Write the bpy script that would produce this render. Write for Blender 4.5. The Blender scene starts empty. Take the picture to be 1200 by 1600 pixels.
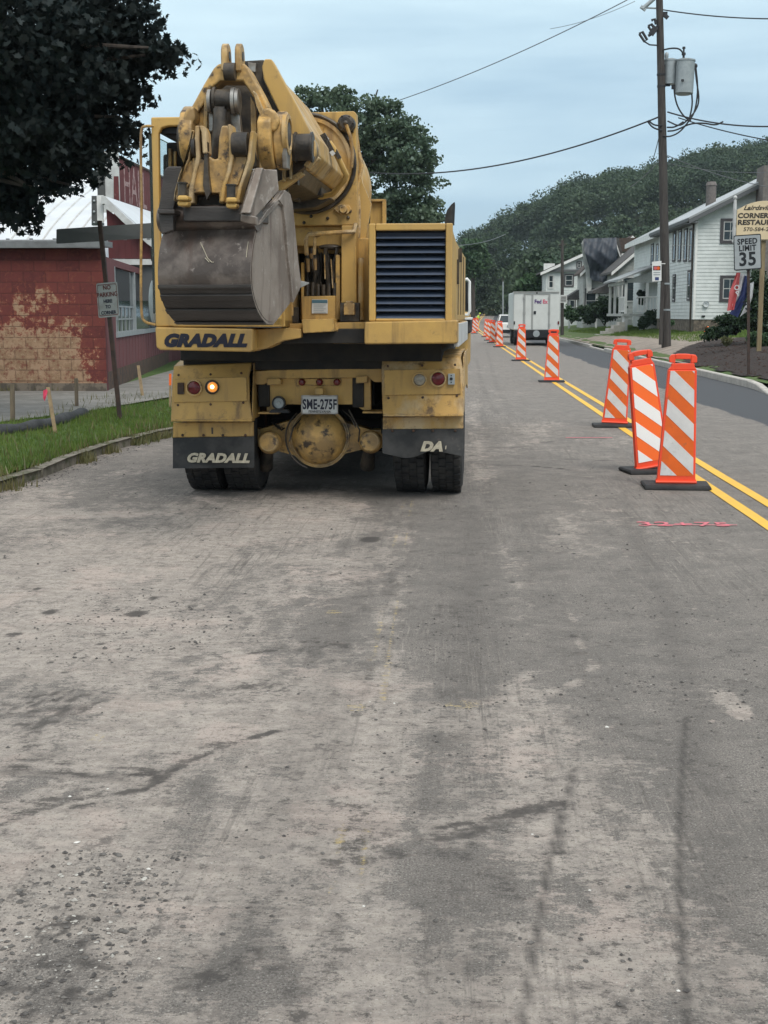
import bpy, math, random
import numpy as np
from mathutils import Vector, Matrix, Euler
R = math.radians
random.seed(7); rng = np.random.default_rng(7)
scene = bpy.context.scene
col = scene.collection

# ------------------------------------------------------------------ camera
CAM_H, F_PX = 1.6, 2050.0
PITCH, YAW = math.atan(310/2050), math.atan(105/2050*math.cos(math.atan(310/2050)))
cam_data = bpy.data.cameras.new('camera'); cam = bpy.data.objects.new('camera', cam_data)
col.objects.link(cam); scene.camera = cam
cam.location = (0, 0, CAM_H); cam.rotation_euler = (math.pi/2-PITCH, 0, YAW)
cam_data.sensor_fit = 'VERTICAL'; cam_data.sensor_height = 24; cam_data.lens = 24*F_PX/1600
cam_data.clip_start = 0.05; cam_data.clip_end = 4000

# ------------------------------------------------------------------ world, sun, exposure
SUN_EL, SUN_AZ = R(52), R(150)      # azimuth clockwise from +Y
world = bpy.data.worlds.new('World'); scene.world = world; world.use_nodes = True
nt = world.node_tree; nt.nodes.clear()
wo = nt.nodes.new('ShaderNodeOutputWorld'); bg = nt.nodes.new('ShaderNodeBackground'); bg2 = nt.nodes.new('ShaderNodeBackground')
sky = nt.nodes.new('ShaderNodeTexSky'); sky.sky_type = 'NISHITA'; sky.sun_disc = False
sky.sun_elevation = SUN_EL; sky.sun_rotation = SUN_AZ; sky.dust_density = 2.5; sky.air_density = 1.2
bg.inputs[1].default_value = 0.08
tc = nt.nodes.new('ShaderNodeTexCoord'); sep = nt.nodes.new('ShaderNodeSeparateXYZ')
nt.links.new(tc.outputs['Generated'], sep.inputs[0])
rmp = nt.nodes.new('ShaderNodeValToRGB')
rmp.color_ramp.elements[0].position = 0.0; rmp.color_ramp.elements[0].color = (.36, .50, .60, 1)
rmp.color_ramp.elements[1].position = 1.0; rmp.color_ramp.elements[1].color = (.86, .90, .92, 1)
e = rmp.color_ramp.elements.new(.10); e.color = (.36, .51, .63, 1)
e = rmp.color_ramp.elements.new(.21); e.color = (.56, .72, .80, 1)
e = rmp.color_ramp.elements.new(.40); e.color = (.74, .84, .88, 1)
mp = nt.nodes.new('ShaderNodeMapping'); mp.inputs['Scale'].default_value = (2.2, 2.2, 16)
nt.links.new(tc.outputs['Generated'], mp.inputs[0])
nz = nt.nodes.new('ShaderNodeTexNoise'); nz.inputs['Scale'].default_value = 1.1; nz.inputs['Detail'].default_value = 5; nz.inputs['Roughness'].default_value = .5
nt.links.new(mp.outputs[0], nz.inputs['Vector'])
ma = nt.nodes.new('ShaderNodeMath'); ma.operation = 'MULTIPLY_ADD'; ma.inputs[1].default_value = .42; ma.inputs[2].default_value = -.20
nt.links.new(nz.outputs['Fac'], ma.inputs[0])
# the cloud deck is thinner (brighter) to the left of the road
mx_ = nt.nodes.new('ShaderNodeMath'); mx_.operation = 'MULTIPLY_ADD'; mx_.inputs[1].default_value = -.22
nt.links.new(sep.outputs['X'], mx_.inputs[0]); nt.links.new(ma.outputs[0], mx_.inputs[2])
ad = nt.nodes.new('ShaderNodeMath'); ad.operation = 'ADD'
nt.links.new(mx_.outputs[0], ad.inputs[0]); nt.links.new(sep.outputs['Z'], ad.inputs[1]); nt.links.new(ad.outputs[0], rmp.inputs[0])
nt.links.new(rmp.outputs[0], bg2.inputs[0]); bg2.inputs[1].default_value = 0.98
nt.links.new(sky.outputs[0], bg.inputs[0])
mxs = nt.nodes.new('ShaderNodeMixShader'); mxs.inputs[0].default_value = 0.90
nt.links.new(bg.outputs[0], mxs.inputs[1]); nt.links.new(bg2.outputs[0], mxs.inputs[2]); nt.links.new(mxs.outputs[0], wo.inputs[0])
sd = bpy.data.lights.new('sun', 'SUN'); sd.energy = 1.6; sd.angle = R(28); sd.color = (1, .95, .88)
so = bpy.data.objects.new('sun', sd); col.objects.link(so)
sdir = Vector((math.sin(SUN_AZ)*math.cos(SUN_EL), math.cos(SUN_AZ)*math.cos(SUN_EL), math.sin(SUN_EL)))
so.rotation_euler = sdir.to_track_quat('Z', 'Y').to_euler(); so.location = sdir*60
vs = scene.view_settings; vs.view_transform = 'Standard'; vs.look = 'None'; vs.exposure = 0.47; vs.gamma = 1; vs.use_curve_mapping = False
scene.cycles.max_bounces = 6

# ------------------------------------------------------------------ pixel rays (photograph 1200 x 1600) to places
RM = Euler((math.pi/2-PITCH, 0, YAW)).to_matrix()
def ray(u, v): return RM @ Vector(((u-600)/F_PX, -(v-800)/F_PX, -1))
C0 = Vector((0, 0, CAM_H))
def G(u, v, z=0.0): d = ray(u, v); return C0 + d*((z-CAM_H)/d.z)
def AY(u, v, Y): d = ray(u, v); return C0 + d*(Y/d.y)
def AX(u, v, X): d = ray(u, v); return C0 + d*(X/d.x)

# ------------------------------------------------------------------ objects
MW = {}
def tag(o, label=None, cat=None, group=None, kind=None):
    if label: o['label'] = label
    if cat: o['category'] = cat
    if group: o['group'] = group
    if kind: o['kind'] = kind
    return o
def thing(name, loc, label, cat, rz=0.0, group=None):
    o = bpy.data.objects.new(name, None); col.objects.link(o)
    o.location = loc; o.rotation_euler = (0, 0, rz); o.empty_display_size = .3
    MW[o.name] = Matrix.Translation(Vector(loc)) @ Matrix.Rotation(rz, 4, 'Z')
    return tag(o, label, cat, group)
def copy_tree(o, parent=None):
    c = o.copy(); col.objects.link(c); MW[c.name] = MW.get(o.name)
    if parent is not None: c.parent = parent; c.matrix_parent_inverse = o.matrix_parent_inverse.copy()
    for ch in [x for x in list(col.objects) if x.parent == o]: copy_tree(ch, c)
    return c
def frame_of(o):
    while o is not None:
        if o.name in MW and MW[o.name] is not None: return MW[o.name]
        o = o.parent
    return Matrix.Identity(4)
class MB:
    def __init__(s): s.v = []; s.f = []; s.sm = []
    def add(s, vs, fs, smooth=False):
        n = len(s.v); s.v += [tuple(p) for p in vs]; s.f += [tuple(i+n for i in f) for f in fs]; s.sm += [smooth]*len(fs); return s
    def box(s, c, size, rz=0, rx=0, ry=0, taper=1.0):
        m = Euler((rx, ry, rz)).to_matrix(); hx, hy, hz = [a/2 for a in size]
        P = []
        for z, t in ((-hz, 1), (hz, taper)):
            for x, y in ((-hx, -hy), (hx, -hy), (hx, hy), (-hx, hy)): P.append(Vector(c)+m@Vector((x*t, y*t, z)))
        return s.add(P, [(3,2,1,0),(4,5,6,7),(0,1,5,4),(1,2,6,5),(2,3,7,6),(3,0,4,7)])
    def bb(s, a, b):
        return s.box([(a[i]+b[i])/2 for i in range(3)], [abs(b[i]-a[i]) for i in range(3)])
    def prism(s, pts, ext):
        P = [Vector(p) for p in pts]; n = len(P); ext = Vector(ext)
        nrm = Vector((0, 0, 0))
        for i in range(n): nrm += P[i].cross(P[(i+1) % n])
        if nrm.dot(ext) > 0: P = P[::-1]
        return s.add(P+[p+ext for p in P], [tuple(range(n)), tuple(range(2*n-1, n-1, -1))]+[(i, i+n, (i+1) % n+n, (i+1) % n) for i in range(n)])
    def loft(s, A, B, cap=True):
        n = len(A); fs = [(i, (i+1) % n, (i+1) % n+n, i+n) for i in range(n)]
        if cap: fs += [tuple(range(n-1, -1, -1)), tuple(range(n, 2*n))]
        return s.add(list(A)+list(B), fs)
    def quad(s, *p): return s.add(p, [tuple(range(len(p)))])
    def cyl(s, a, b, r, r2=None, n=16, cap=True):
        a, b = Vector(a), Vector(b); r2 = r if r2 is None else r2
        w = (b-a).normalized(); u = w.orthogonal().normalized(); t = w.cross(u)
        P = []
        for c, q in ((a, r), (b, r2)):
            for i in range(n):
                an = 2*math.pi*i/n; P.append(c+u*math.cos(an)*q+t*math.sin(an)*q)
        s.add(P, [(i, (i+1) % n, (i+1) % n+n, i+n) for i in range(n)], True)
        if cap:
            s.add(P[:n], [tuple(range(n-1, -1, -1))]); s.add(P[n:], [tuple(range(n))])
        return s
    def tube(s, pts, r, n=8, rad=None):
        pts = [Vector(p) for p in pts]; P = []; prev = None
        for k, p in enumerate(pts):
            w = (pts[min(k+1, len(pts)-1)]-pts[max(k-1, 0)]).normalized()
            u = w.orthogonal().normalized() if prev is None else (prev-w*prev.dot(w)).normalized()
            prev = u; t = w.cross(u); q = rad[k] if rad else r
            for i in range(n):
                an = 2*math.pi*i/n; P.append(p+u*math.cos(an)*q+t*math.sin(an)*q)
        fs = []
        for k in range(len(pts)-1):
            for i in range(n): fs.append((k*n+i, k*n+(i+1) % n, (k+1)*n+(i+1) % n, (k+1)*n+i))
        s.add(P, fs, True); m = len(pts)
        s.add(P[:n], [tuple(range(n-1, -1, -1))]); s.add(P[-n:], [tuple(range(n))])
        return s
    def lathe(s, a, axis, prof, n=24):      # prof: (dist along axis, radius)
        a = Vector(a); w = Vector(axis).normalized(); u = w.orthogonal().normalized(); t = w.cross(u); P = []
        for d, r in prof:
            for i in range(n):
                an = 2*math.pi*i/n; P.append(a+w*d+u*math.cos(an)*r+t*math.sin(an)*r)
        fs = [(k*n+i, k*n+(i+1) % n, (k+1)*n+(i+1) % n, (k+1)*n+i) for k in range(len(prof)-1) for i in range(n)]
        return s.add(P, fs, True)
    def ball(s, c, r, nu=16, nv=10, sc=(1, 1, 1)):
        P = []; c = Vector(c)
        for j in range(nv+1):
            th = math.pi*j/nv
            for i in range(nu):
                ph = 2*math.pi*i/nu
                P.append(c+Vector((r*sc[0]*math.sin(th)*math.cos(ph), r*sc[1]*math.sin(th)*math.sin(ph), r*sc[2]*math.cos(th))))
        return s.add(P, [(j*nu+i, (j+1)*nu+i, (j+1)*nu+(i+1) % nu, j*nu+(i+1) % nu) for j in range(nv) for i in range(nu)], True)
    def build(s, name, mat, parent=None, bevel=0, local=False, seg=2, sharp=38):
        me = bpy.data.meshes.new(name)
        V = [Vector(v) for v in s.v]
        if not local and parent is not None:
            inv = frame_of(parent).inverted(); V = [inv@v for v in V]
        me.from_pydata([tuple(v) for v in V], [], s.f); me.update()
        me.polygons.foreach_set('use_smooth', [True]*len(s.f) if bevel else s.sm)
        if bevel or any(s.sm): me.set_sharp_from_angle(angle=R(sharp))
        o = bpy.data.objects.new(name, me); col.objects.link(o)
        if mat: me.materials.append(mat)
        if parent is not None: o.parent = parent
        if bevel:
            b = o.modifiers.new('bevel', 'BEVEL'); b.width = bevel; b.segments = seg; b.limit_method = 'ANGLE'; b.angle_limit = R(40); b.harden_normals = True
        return o
def text_mesh(name, body, mat, parent, origin, xdir, ydir, size, bold=0.0, shear=0.0, depth=0.002, align='LEFT', sx=1.0, spacing=1.0, local=False):
    cu = bpy.data.curves.new(name, 'FONT'); cu.body = body; cu.size = size; cu.offset = bold; cu.shear = shear
    cu.extrude = depth; cu.align_x = align; cu.resolution_u = 3; cu.space_character = spacing
    ob = bpy.data.objects.new('tmp', cu); col.objects.link(ob)
    bpy.context.view_layer.update()
    me = bpy.data.meshes.new_from_object(ob.evaluated_get(bpy.context.evaluated_depsgraph_get()))
    bpy.data.objects.remove(ob)
    x = Vector(xdir).normalized(); y = Vector(ydir); y = (y-x*y.dot(x)).normalized(); z = x.cross(y)
    M = Matrix(((x.x*sx, y.x, z.x, origin[0]), (x.y*sx, y.y, z.y, origin[1]), (x.z*sx, y.z, z.z, origin[2]), (0, 0, 0, 1)))
    if not local and parent is not None: M = frame_of(parent).inverted() @ M
    me.transform(M); me.name = name; me.materials.clear(); me.materials.append(mat)
    o = bpy.data.objects.new(name, me); col.objects.link(o)
    if parent is not None: o.parent = parent
    return o

# ------------------------------------------------------------------ materials
def mat(name, c, rough=.7, metal=0.0, c2=None, vs=3.0, vc=(.4, .6), dirt=None, ds=1.2, dc=(.5, .7), bump=0.0, bs=60, stretch=None, spec=.4, coat=0, detail=6, streak=None, edge=None):
    m = bpy.data.materials.new(name); m.use_nodes = True; N = m.node_tree.nodes; L = m.node_tree.links
    p = N['Principled BSDF']; p.inputs['Roughness'].default_value = rough; p.inputs['Metallic'].default_value = metal
    p.inputs['Specular IOR Level'].default_value = spec; p.inputs['Coat Weight'].default_value = coat
    t = N.new('ShaderNodeTexCoord'); mpn = N.new('ShaderNodeMapping'); L.new(t.outputs['Object'], mpn.inputs[0])
    if stretch: mpn.inputs['Scale'].default_value = stretch
    def noise(scale, det=detail, rgh=.6, vec=mpn):
        n = N.new('ShaderNodeTexNoise'); n.inputs['Scale'].default_value = scale; n.inputs['Detail'].default_value = det; n.inputs['Roughness'].default_value = rgh
        L.new(vec.outputs[0], n.inputs['Vector']); return n.outputs['Fac']
    def ramp(fac, a, b):
        r = N.new('ShaderNodeMapRange'); r.inputs[1].default_value = a; r.inputs[2].default_value = b; L.new(fac, r.inputs[0]); return r.outputs[0]
    cur = None
    def mix(fac, A, B):
        x = N.new('ShaderNodeMix'); x.data_type = 'RGBA'; L.new(fac, x.inputs['Factor'])
        for s_, val in ((6, A), (7, B)):
            if isinstance(val, tuple): x.inputs[s_].default_value = (*val[:3], 1)
            else: L.new(val, x.inputs[s_])
        return x.outputs[2]
    cur = tuple(c)
    if c2: cur = mix(ramp(noise(vs), *vc), cur, tuple(c2))
    if dirt: cur = mix(ramp(noise(ds, 9, .68), *dc), cur, tuple(dirt))
    if streak:      # (colour, scale, lo, hi): runs stretched downwards
        m2 = N.new('ShaderNodeMapping'); m2.inputs['Scale'].default_value = (1, 1, .12); L.new(t.outputs['Object'], m2.inputs[0])
        cur = mix(ramp(noise(streak[1], 5, .6, m2), streak[2], streak[3]), cur, tuple(streak[0]))
    if edge:        # paint chipped off along the edges: (colour, radius, noise lo, noise hi)
        bv = N.new('ShaderNodeBevel'); bv.samples = 4; bv.inputs['Radius'].default_value = edge[1]
        gn = N.new('ShaderNodeNewGeometry'); dp = N.new('ShaderNodeVectorMath'); dp.operation = 'DOT_PRODUCT'; L.new(bv.outputs[0], dp.inputs[0]); L.new(gn.outputs['Normal'], dp.inputs[1])
        q1 = N.new('ShaderNodeMath'); q1.operation = 'MULTIPLY'; L.new(ramp(dp.outputs['Value'], .985, .90), q1.inputs[0]); L.new(ramp(noise(22, 6, .7), edge[2], edge[3]), q1.inputs[1])
        cur = mix(q1.outputs[0], cur, tuple(edge[0]))
    if isinstance(cur, tuple): p.inputs['Base Color'].default_value = (*cur[:3], 1)
    else: L.new(cur, p.inputs['Base Color'])
    if bump:
        b = N.new('ShaderNodeBump'); b.inputs['Strength'].default_value = bump; b.inputs['Distance'].default_value = .02
        L.new(noise(bs, 4, .6), b.inputs['Height']); L.new(b.outputs[0], p.inputs['Normal'])
    return m
def emis(name, c, s):
    m = bpy.data.materials.new(name); m.use_nodes = True; p = m.node_tree.nodes['Principled BSDF']
    p.inputs['Base Color'].default_value = (*c, 1); p.inputs['Emission Color'].default_value = (*c, 1); p.inputs['Emission Strength'].default_value = s; return m
def glassy(name, c=(.02, .03, .035), rough=.06):
    m = mat(name, c, rough, spec=.6); return m
def leafmat(name, c, c2, vs=.6, tr=.25, gloss=.035, rw=.55, nw=.5):
    m = bpy.data.materials.new(name); m.use_nodes = True; N = m.node_tree.nodes; L = m.node_tree.links; N.remove(N['Principled BSDF'])
    g = N.new('ShaderNodeNewGeometry'); oi = N.new('ShaderNodeTexCoord')
    n = N.new('ShaderNodeTexNoise'); n.inputs['Scale'].default_value = vs; n.inputs['Detail'].default_value = 3; L.new(oi.outputs['Object'], n.inputs['Vector'])
    a = N.new('ShaderNodeMath'); a.operation = 'MULTIPLY_ADD'; a.inputs[1].default_value = rw; L.new(g.outputs['Random Per Island'], a.inputs[0])
    sc_ = N.new('ShaderNodeMapRange'); sc_.inputs[1].default_value = .35; sc_.inputs[2].default_value = .65; sc_.inputs[3].default_value = 0; sc_.inputs[4].default_value = nw
    L.new(n.outputs['Fac'], sc_.inputs[0]); L.new(sc_.outputs[0], a.inputs[2])
    x = N.new('ShaderNodeMix'); x.data_type = 'RGBA'; x.inputs[6].default_value = (*c, 1); x.inputs[7].default_value = (*c2, 1); L.new(a.outputs[0], x.inputs['Factor'])
    d = N.new('ShaderNodeBsdfDiffuse'); t = N.new('ShaderNodeBsdfTranslucent'); L.new(x.outputs[2], d.inputs[0]); L.new(x.outputs[2], t.inputs[0])
    ms = N.new('ShaderNodeMixShader'); ms.inputs[0].default_value = tr; L.new(d.outputs[0], ms.inputs[1]); L.new(t.outputs[0], ms.inputs[2])
    gl = N.new('ShaderNodeBsdfGlossy'); gl.inputs['Roughness'].default_value = .45; gl.inputs['Color'].default_value = (.6, .7, .75, 1)
    m3 = N.new('ShaderNodeMixShader'); m3.inputs[0].default_value = gloss; L.new(ms.outputs[0], m3.inputs[1]); L.new(gl.outputs[0], m3.inputs[2])
    L.new(m3.outputs[0], N['Material Output'].inputs[0]); return m

M = {}
M['yellow'] = mat('machine_yellow', (.51, .315, .092), .48, c2=(.42, .26, .085), vs=2.6, vc=(.42, .58), dirt=(.17, .115, .06), ds=6, dc=(.59, .70), bump=.10, bs=25, streak=((.20, .125, .055), 9, .54, .72), edge=((.10, .065, .045), .016, .46, .56))
M['yellow_clean'] = mat('machine_yellow_cleaner', (.54, .335, .098), .42, c2=(.47, .30, .10), vs=2, dirt=(.22, .145, .07), ds=8, dc=(.62, .72), bump=.05, bs=20, streak=((.33, .215, .09), 7, .55, .75), edge=((.12, .08, .05), .012, .50, .58))
M['yellow_worn'] = mat('machine_yellow_worn', (.56, .34, .11), .42, c2=(.30, .19, .08), vs=7, vc=(.42, .58), dirt=(.055, .038, .028), ds=8, dc=(.54, .63), bump=.25, bs=30, edge=((.60, .47, .27), .016, .40, .55))
M['yellow_dusty'] = mat('machine_yellow_dusty', (.47, .285, .088), .65, c2=(.50, .37, .21), vs=4, vc=(.45, .62), dirt=(.12, .075, .04), ds=7, dc=(.56, .68), bump=.12, bs=30, streak=((.24, .15, .07), 9, .52, .7), edge=((.10, .065, .045), .016, .45, .55))
M['grease'] = mat('greasy_steel', (.022, .019, .017), .42, c2=(.07, .055, .04), vs=9, bump=.2, bs=40)
M['dark'] = mat('dark_chassis', (.012, .012, .013), .8, c2=(.03, .026, .022), vs=5)
M['louvre'] = mat('blue_black_louvre', (.055, .075, .115), .35, c2=(.070, .088, .125), vs=6)
M['rubber'] = mat('tyre_rubber', (.022, .022, .023), .85, c2=(.055, .05, .046), vs=7, vc=(.4, .7), bump=.3, bs=80)
M['flap'] = mat('mud_flap_rubber', (.018, .019, .020), .7, c2=(.045, .043, .042), vs=5, dirt=(.11, .09, .075), ds=7, dc=(.6, .75))
M['bucket'] = mat('bucket_steel', (.165, .135, .118), .38, metal=.35, c2=(.085, .068, .060), vs=5, vc=(.43, .57), dirt=(.33, .28, .25), ds=11, dc=(.60, .70), streak=((.10, .07, .058), 9, .53, .68), bump=.2, bs=24)
M['bucket_side'] = mat('bucket_side_dusty_steel', (.27, .225, .19), .6, metal=.1, c2=(.18, .145, .12), vs=4, dirt=(.38, .34, .30), ds=11, dc=(.58, .7), bump=.15, bs=24, edge=((.42, .39, .36), .014, .42, .56), streak=((.14, .10, .08), 10, .54, .70))
M['bucket_dark'] = mat('bucket_dark_steel', (.07, .062, .058), .45, metal=.3, c2=(.045, .04, .038), vs=2.5, stretch=(1, 1, 6), dirt=(.2, .18, .16), ds=10, dc=(.68, .78), bump=.2, bs=20)
M['steel'] = mat('bare_steel', (.36, .35, .33), .4, metal=.6, c2=(.22, .19, .16), vs=12)
M['rust'] = mat('rusty_steel', (.10, .055, .035), .8, c2=(.05, .035, .028), vs=6, bump=.2)
M['black'] = mat('black_paint', (.010, .011, .014), .5)
M['navy'] = mat('dark_navy_letter', (.012, .013, .028), .5)
M['cream'] = mat('worn_cream_letter', (.50, .45, .34), .7, c2=(.36, .32, .25), vs=30)
M['red_lens'] = mat('red_lens', (.14, .008, .012), .25, c2=(.10, .008, .012), vs=30, coat=.3)
M['clear_lens'] = mat('clear_lens', (.36, .32, .25), .25, c2=(.25, .22, .18), vs=40, coat=.4)
M['amber_lit'] = emis('lit_amber_lamp', (.85, .30, .05), .5)
M['amber_core'] = emis('lit_lamp_core', (1.0, .74, .32), 4.5)
M['white'] = mat('white_paint', (.72, .72, .70), .5, c2=(.64, .64, .62), vs=3, dirt=(.5, .48, .44), ds=3, dc=(.6, .8))
M['white_dirty'] = mat('dirty_white_paint', (.55, .56, .55), .6, c2=(.45, .45, .44), vs=4)
M['sign_grey'] = mat('sign_back_aluminium', (.085, .088, .085), .55, c2=(.07, .072, .07), vs=4)
M['sign_face'] = mat('faded_sign_face', (.30, .31, .30), .5, c2=(.25, .26, .25), vs=8, dirt=(.2, .18, .15), ds=5, dc=(.6, .8))
M['sign_red'] = mat('faded_sign_red', (.10, .025, .022), .6)
M['post_brown'] = mat('rusty_sign_post', (.035, .024, .020), .7, c2=(.06, .035, .026), vs=8)
M['orange'] = mat('orange_plastic', (.90, .085, .030), .45, c2=(.80, .075, .030), vs=3, dirt=(.45, .10, .05), ds=9, dc=(.60, .72))
M['refl_orange'] = mat('orange_sheeting', (.76, .135, .018), .35, c2=(.66, .12, .02), vs=5, dirt=(.42, .12, .05), ds=14, dc=(.60, .72))
M['refl_white'] = mat('white_sheeting', (.66, .645, .64), .35, c2=(.58, .57, .565), vs=6, dirt=(.40, .37, .34), ds=14, dc=(.60, .74))
M['refl_bright'] = mat('bright_white_sheeting', (.88, .87, .86), .4)
M['orange_bright'] = mat('bright_orange_sheeting', (.98, .17, .03), .45)
M['blackrubber'] = mat('recycled_rubber', (.020, .020, .022), .75, c2=(.035, .034, .034), vs=12, bump=.2)
M['wood_pole'] = mat('creosoted_wood', (.040, .034, .032), .85, c2=(.07, .062, .056), vs=3, stretch=(8, 8, .6), bump=.3, bs=20)
M['wood_light'] = mat('weathered_wood', (.20, .155, .105), .8, c2=(.12, .095, .07), vs=6, stretch=(5, 5, .6))
M['wood_stake'] = mat('stake_wood', (.36, .26, .15), .8, c2=(.26, .19, .12), vs=8)
M['galv'] = mat('galvanised_grey', (.34, .37, .38), .45, metal=.2, c2=(.28, .31, .32), vs=5)
M['wire'] = mat('wire', (.025, .026, .03), .6)
M['wire_light'] = mat('light_wire', (.12, .13, .14), .6)
M['concrete'] = mat('kerb_concrete', (.50, .47, .43), .85, c2=(.40, .375, .34), vs=4, dirt=(.26, .23, .2), ds=6, dc=(.6, .8), bump=.2, bs=60)
M['old_concrete'] = mat('old_kerb_concrete', (.24, .215, .18), .9, c2=(.14, .128, .10), vs=7, dirt=(.06, .075, .03), ds=4, dc=(.5, .65), bump=.4, bs=30)
M['glass'] = glassy('window_glass')
M['frame_dark'] = mat('window_trim_dark', (.06, .055, .06), .6)
M['roof_grey'] = mat('grey_metal_roof', (.30, .31, .31), .5, c2=(.24, .25, .25), vs=2)
M['roof_dark'] = mat('dark_shingles', (.085, .08, .078), .85, c2=(.06, .056, .055), vs=6, bump=.3, bs=20)
M['roof_brown'] = mat('brown_shingles', (.075, .05, .04), .85, c2=(.055, .04, .033), vs=6)
M['tarp'] = mat('blue_grey_tarp', (.036, .046, .062), .5, c2=(.022, .028, .040), vs=3, bump=.6, bs=3)
M['stone'] = mat('fieldstone', (.17, .14, .11), .9, c2=(.09, .075, .06), vs=5, vc=(.45, .55), bump=.5, bs=6)
M['brick_grey'] = mat('grey_brick', (.17, .155, .145), .9, c2=(.13, .115, .11), vs=9)
M['soffit'] = mat('grey_soffit', (.10, .105, .11), .7)
def brickmat(name, c, mortar, sx, sy, dirt=None, bump=.4, var=None):
    m = mat(name, c, .85, c2=var, vs=5, dirt=dirt, ds=1.5)
    return m

# ------------------------------------------------------------------ numpy noise
def vnoise(x, y, seed=0):
    xi = np.floor(x).astype(np.int64); yi = np.floor(y).astype(np.int64); fx = x-xi; fy = y-yi
    fx = fx*fx*(3-2*fx); fy = fy*fy*(3-2*fy)
    def h(a, b):
        n = (a*374761393+b*668265263+seed*982451653) & 0xffffffff
        n = ((n ^ (n >> 13))*1274126177) & 0xffffffff
        return ((n ^ (n >> 16)) & 0xffff)/65535.0
    return (h(xi, yi)*(1-fx)+h(xi+1, yi)*fx)*(1-fy)+(h(xi, yi+1)*(1-fx)+h(xi+1, yi+1)*fx)*fy
def fbm(x, y, oct=5, seed=0, g=.5):
    s = 0; a = 1; t = 0
    for i in range(oct): s = s+a*vnoise(x*2**i, y*2**i, seed+i); t += a; a *= g
    return s/t
def sstep(a, b, x): t = np.clip((x-a)/(b-a), 0, 1); return t*t*(3-2*t)
def grid(name, xs, ys, zf, m, attr=None, kind='structure', bend=None):
    X, Y = np.meshgrid(xs, ys); Z = zf(X, Y)
    XX = X if bend is None else X+bend(Y)
    n = len(xs); k = len(ys)
    me = bpy.data.meshes.new(name); me.vertices.add(n*k)
    me.vertices.foreach_set('co', np.stack([XX, Y, Z], -1).reshape(-1).astype(np.float32))
    ii = (np.arange(k-1)[:, None]*n+np.arange(n-1)[None]).reshape(-1)
    F = np.stack([ii, ii+1, ii+n+1, ii+n], -1).reshape(-1)
    me.loops.add(len(F)); me.loops.foreach_set('vertex_index', F.astype(np.int32))
    me.polygons.add(len(F)//4); me.polygons.foreach_set('loop_start', np.arange(0, len(F), 4).astype(np.int32))
    me.update(calc_edges=True); me.polygons.foreach_set('use_smooth', np.ones(len(F)//4, bool))
    if attr is not None:
        at = me.color_attributes.new('wear', 'FLOAT_COLOR', 'POINT'); A = attr(X, Y); at.data.foreach_set('color', A.reshape(-1).astype(np.float32))
        if 't' in SOFT: a2 = me.attributes.new('tracks', 'FLOAT', 'POINT'); a2.data.foreach_set('value', SOFT['t'].reshape(-1).astype(np.float32))
    me.materials.append(m); o = bpy.data.objects.new(name, me); col.objects.link(o)
    if kind: o['kind'] = kind
    return o
def bend(Y): return np.where(Y > 110, (np.maximum(Y, 110)-110)**2/4200.0, 0.0)
def road_z(X, Y): return np.where(Y > 150, (np.maximum(Y, 150)-150)*.020, 0.0)

# ------------------------------------------------------------------ the ground under everything
M['soil'] = mat('field_green', (.035, .06, .02), .95, c2=(.05, .055, .03), vs=.05)
def hill_z(X, Y):
    ridge = np.interp(X, [-400, -60, -15, 8, 30, 60, 95, 200, 500], [-8, -6, 0, 12, 24, 31.5, 38, 43, 38])
    cut = sstep(4.5, 16, np.abs(X-np.where(Y > 110, (np.maximum(Y, 110)-110)**2/4200.0, 0)-1.3)); cut = np.where(Y < 330, cut, 1)
    return ridge*sstep(120, 390, Y)*(1-.75*sstep(520, 1100, Y))*cut
xs = np.concatenate([np.linspace(-450, -60, 12), np.linspace(-50, 260, 125), np.linspace(280, 560, 8)])
ys = np.concatenate([np.linspace(-180, 110, 12), np.linspace(125, 600, 60), np.linspace(650, 1150, 8)])
grid('ground', xs, ys, lambda X, Y: hill_z(X, Y)-.16, M['soil'])

# ------------------------------------------------------------------ the road with its dust, smears and worn paint
def poly_mask(X, Y, pts, w, soft=.5):
    """1 inside a stroke of half width w round a polyline, fading out over w*soft"""
    d = np.full(X.shape, 1e9)
    for (a, b) in zip(pts[:-1], pts[1:]):
        ax, ay, bx, by = a[0], a[1], b[0], b[1]; L2 = (bx-ax)**2+(by-ay)**2+1e-9
        t = np.clip(((X-ax)*(bx-ax)+(Y-ay)*(by-ay))/L2, 0, 1)
        d = np.minimum(d, np.hypot(X-ax-t*(bx-ax), Y-ay-t*(by-ay)))
    return 1-sstep(w*(1-soft), w*(1+soft), d)
def gp(*uv): return [tuple(G(u, v)[:2]) for u, v in uv]
def blob(X, Y, u, v, ru, rv, seed=0, rag=.6):
    """a ragged patch centred where the photo shows it; ru, rv its half size there"""
    c = G(u, v); rx = abs(G(u+ru, v).x-c.x); ry = (G(u, v-rv).y-G(u, v+rv).y)/2
    q = np.hypot((X-c.x)/rx, (Y-c.y)/ry)
    return 1-sstep(.55, 1.15, q+(fbm(X*9, Y*9, 4, seed)-.5)*2*rag)
def smooth2(pts):
    for _ in range(2):
        q = [pts[0]]
        for a, b in zip(pts[:-1], pts[1:]): q += [(a[0]*.75+b[0]*.25, a[1]*.75+b[1]*.25), (a[0]*.25+b[0]*.75, a[1]*.25+b[1]*.75)]
        pts = q+[pts[-1]]
    return pts
SOFT = {}
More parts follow.
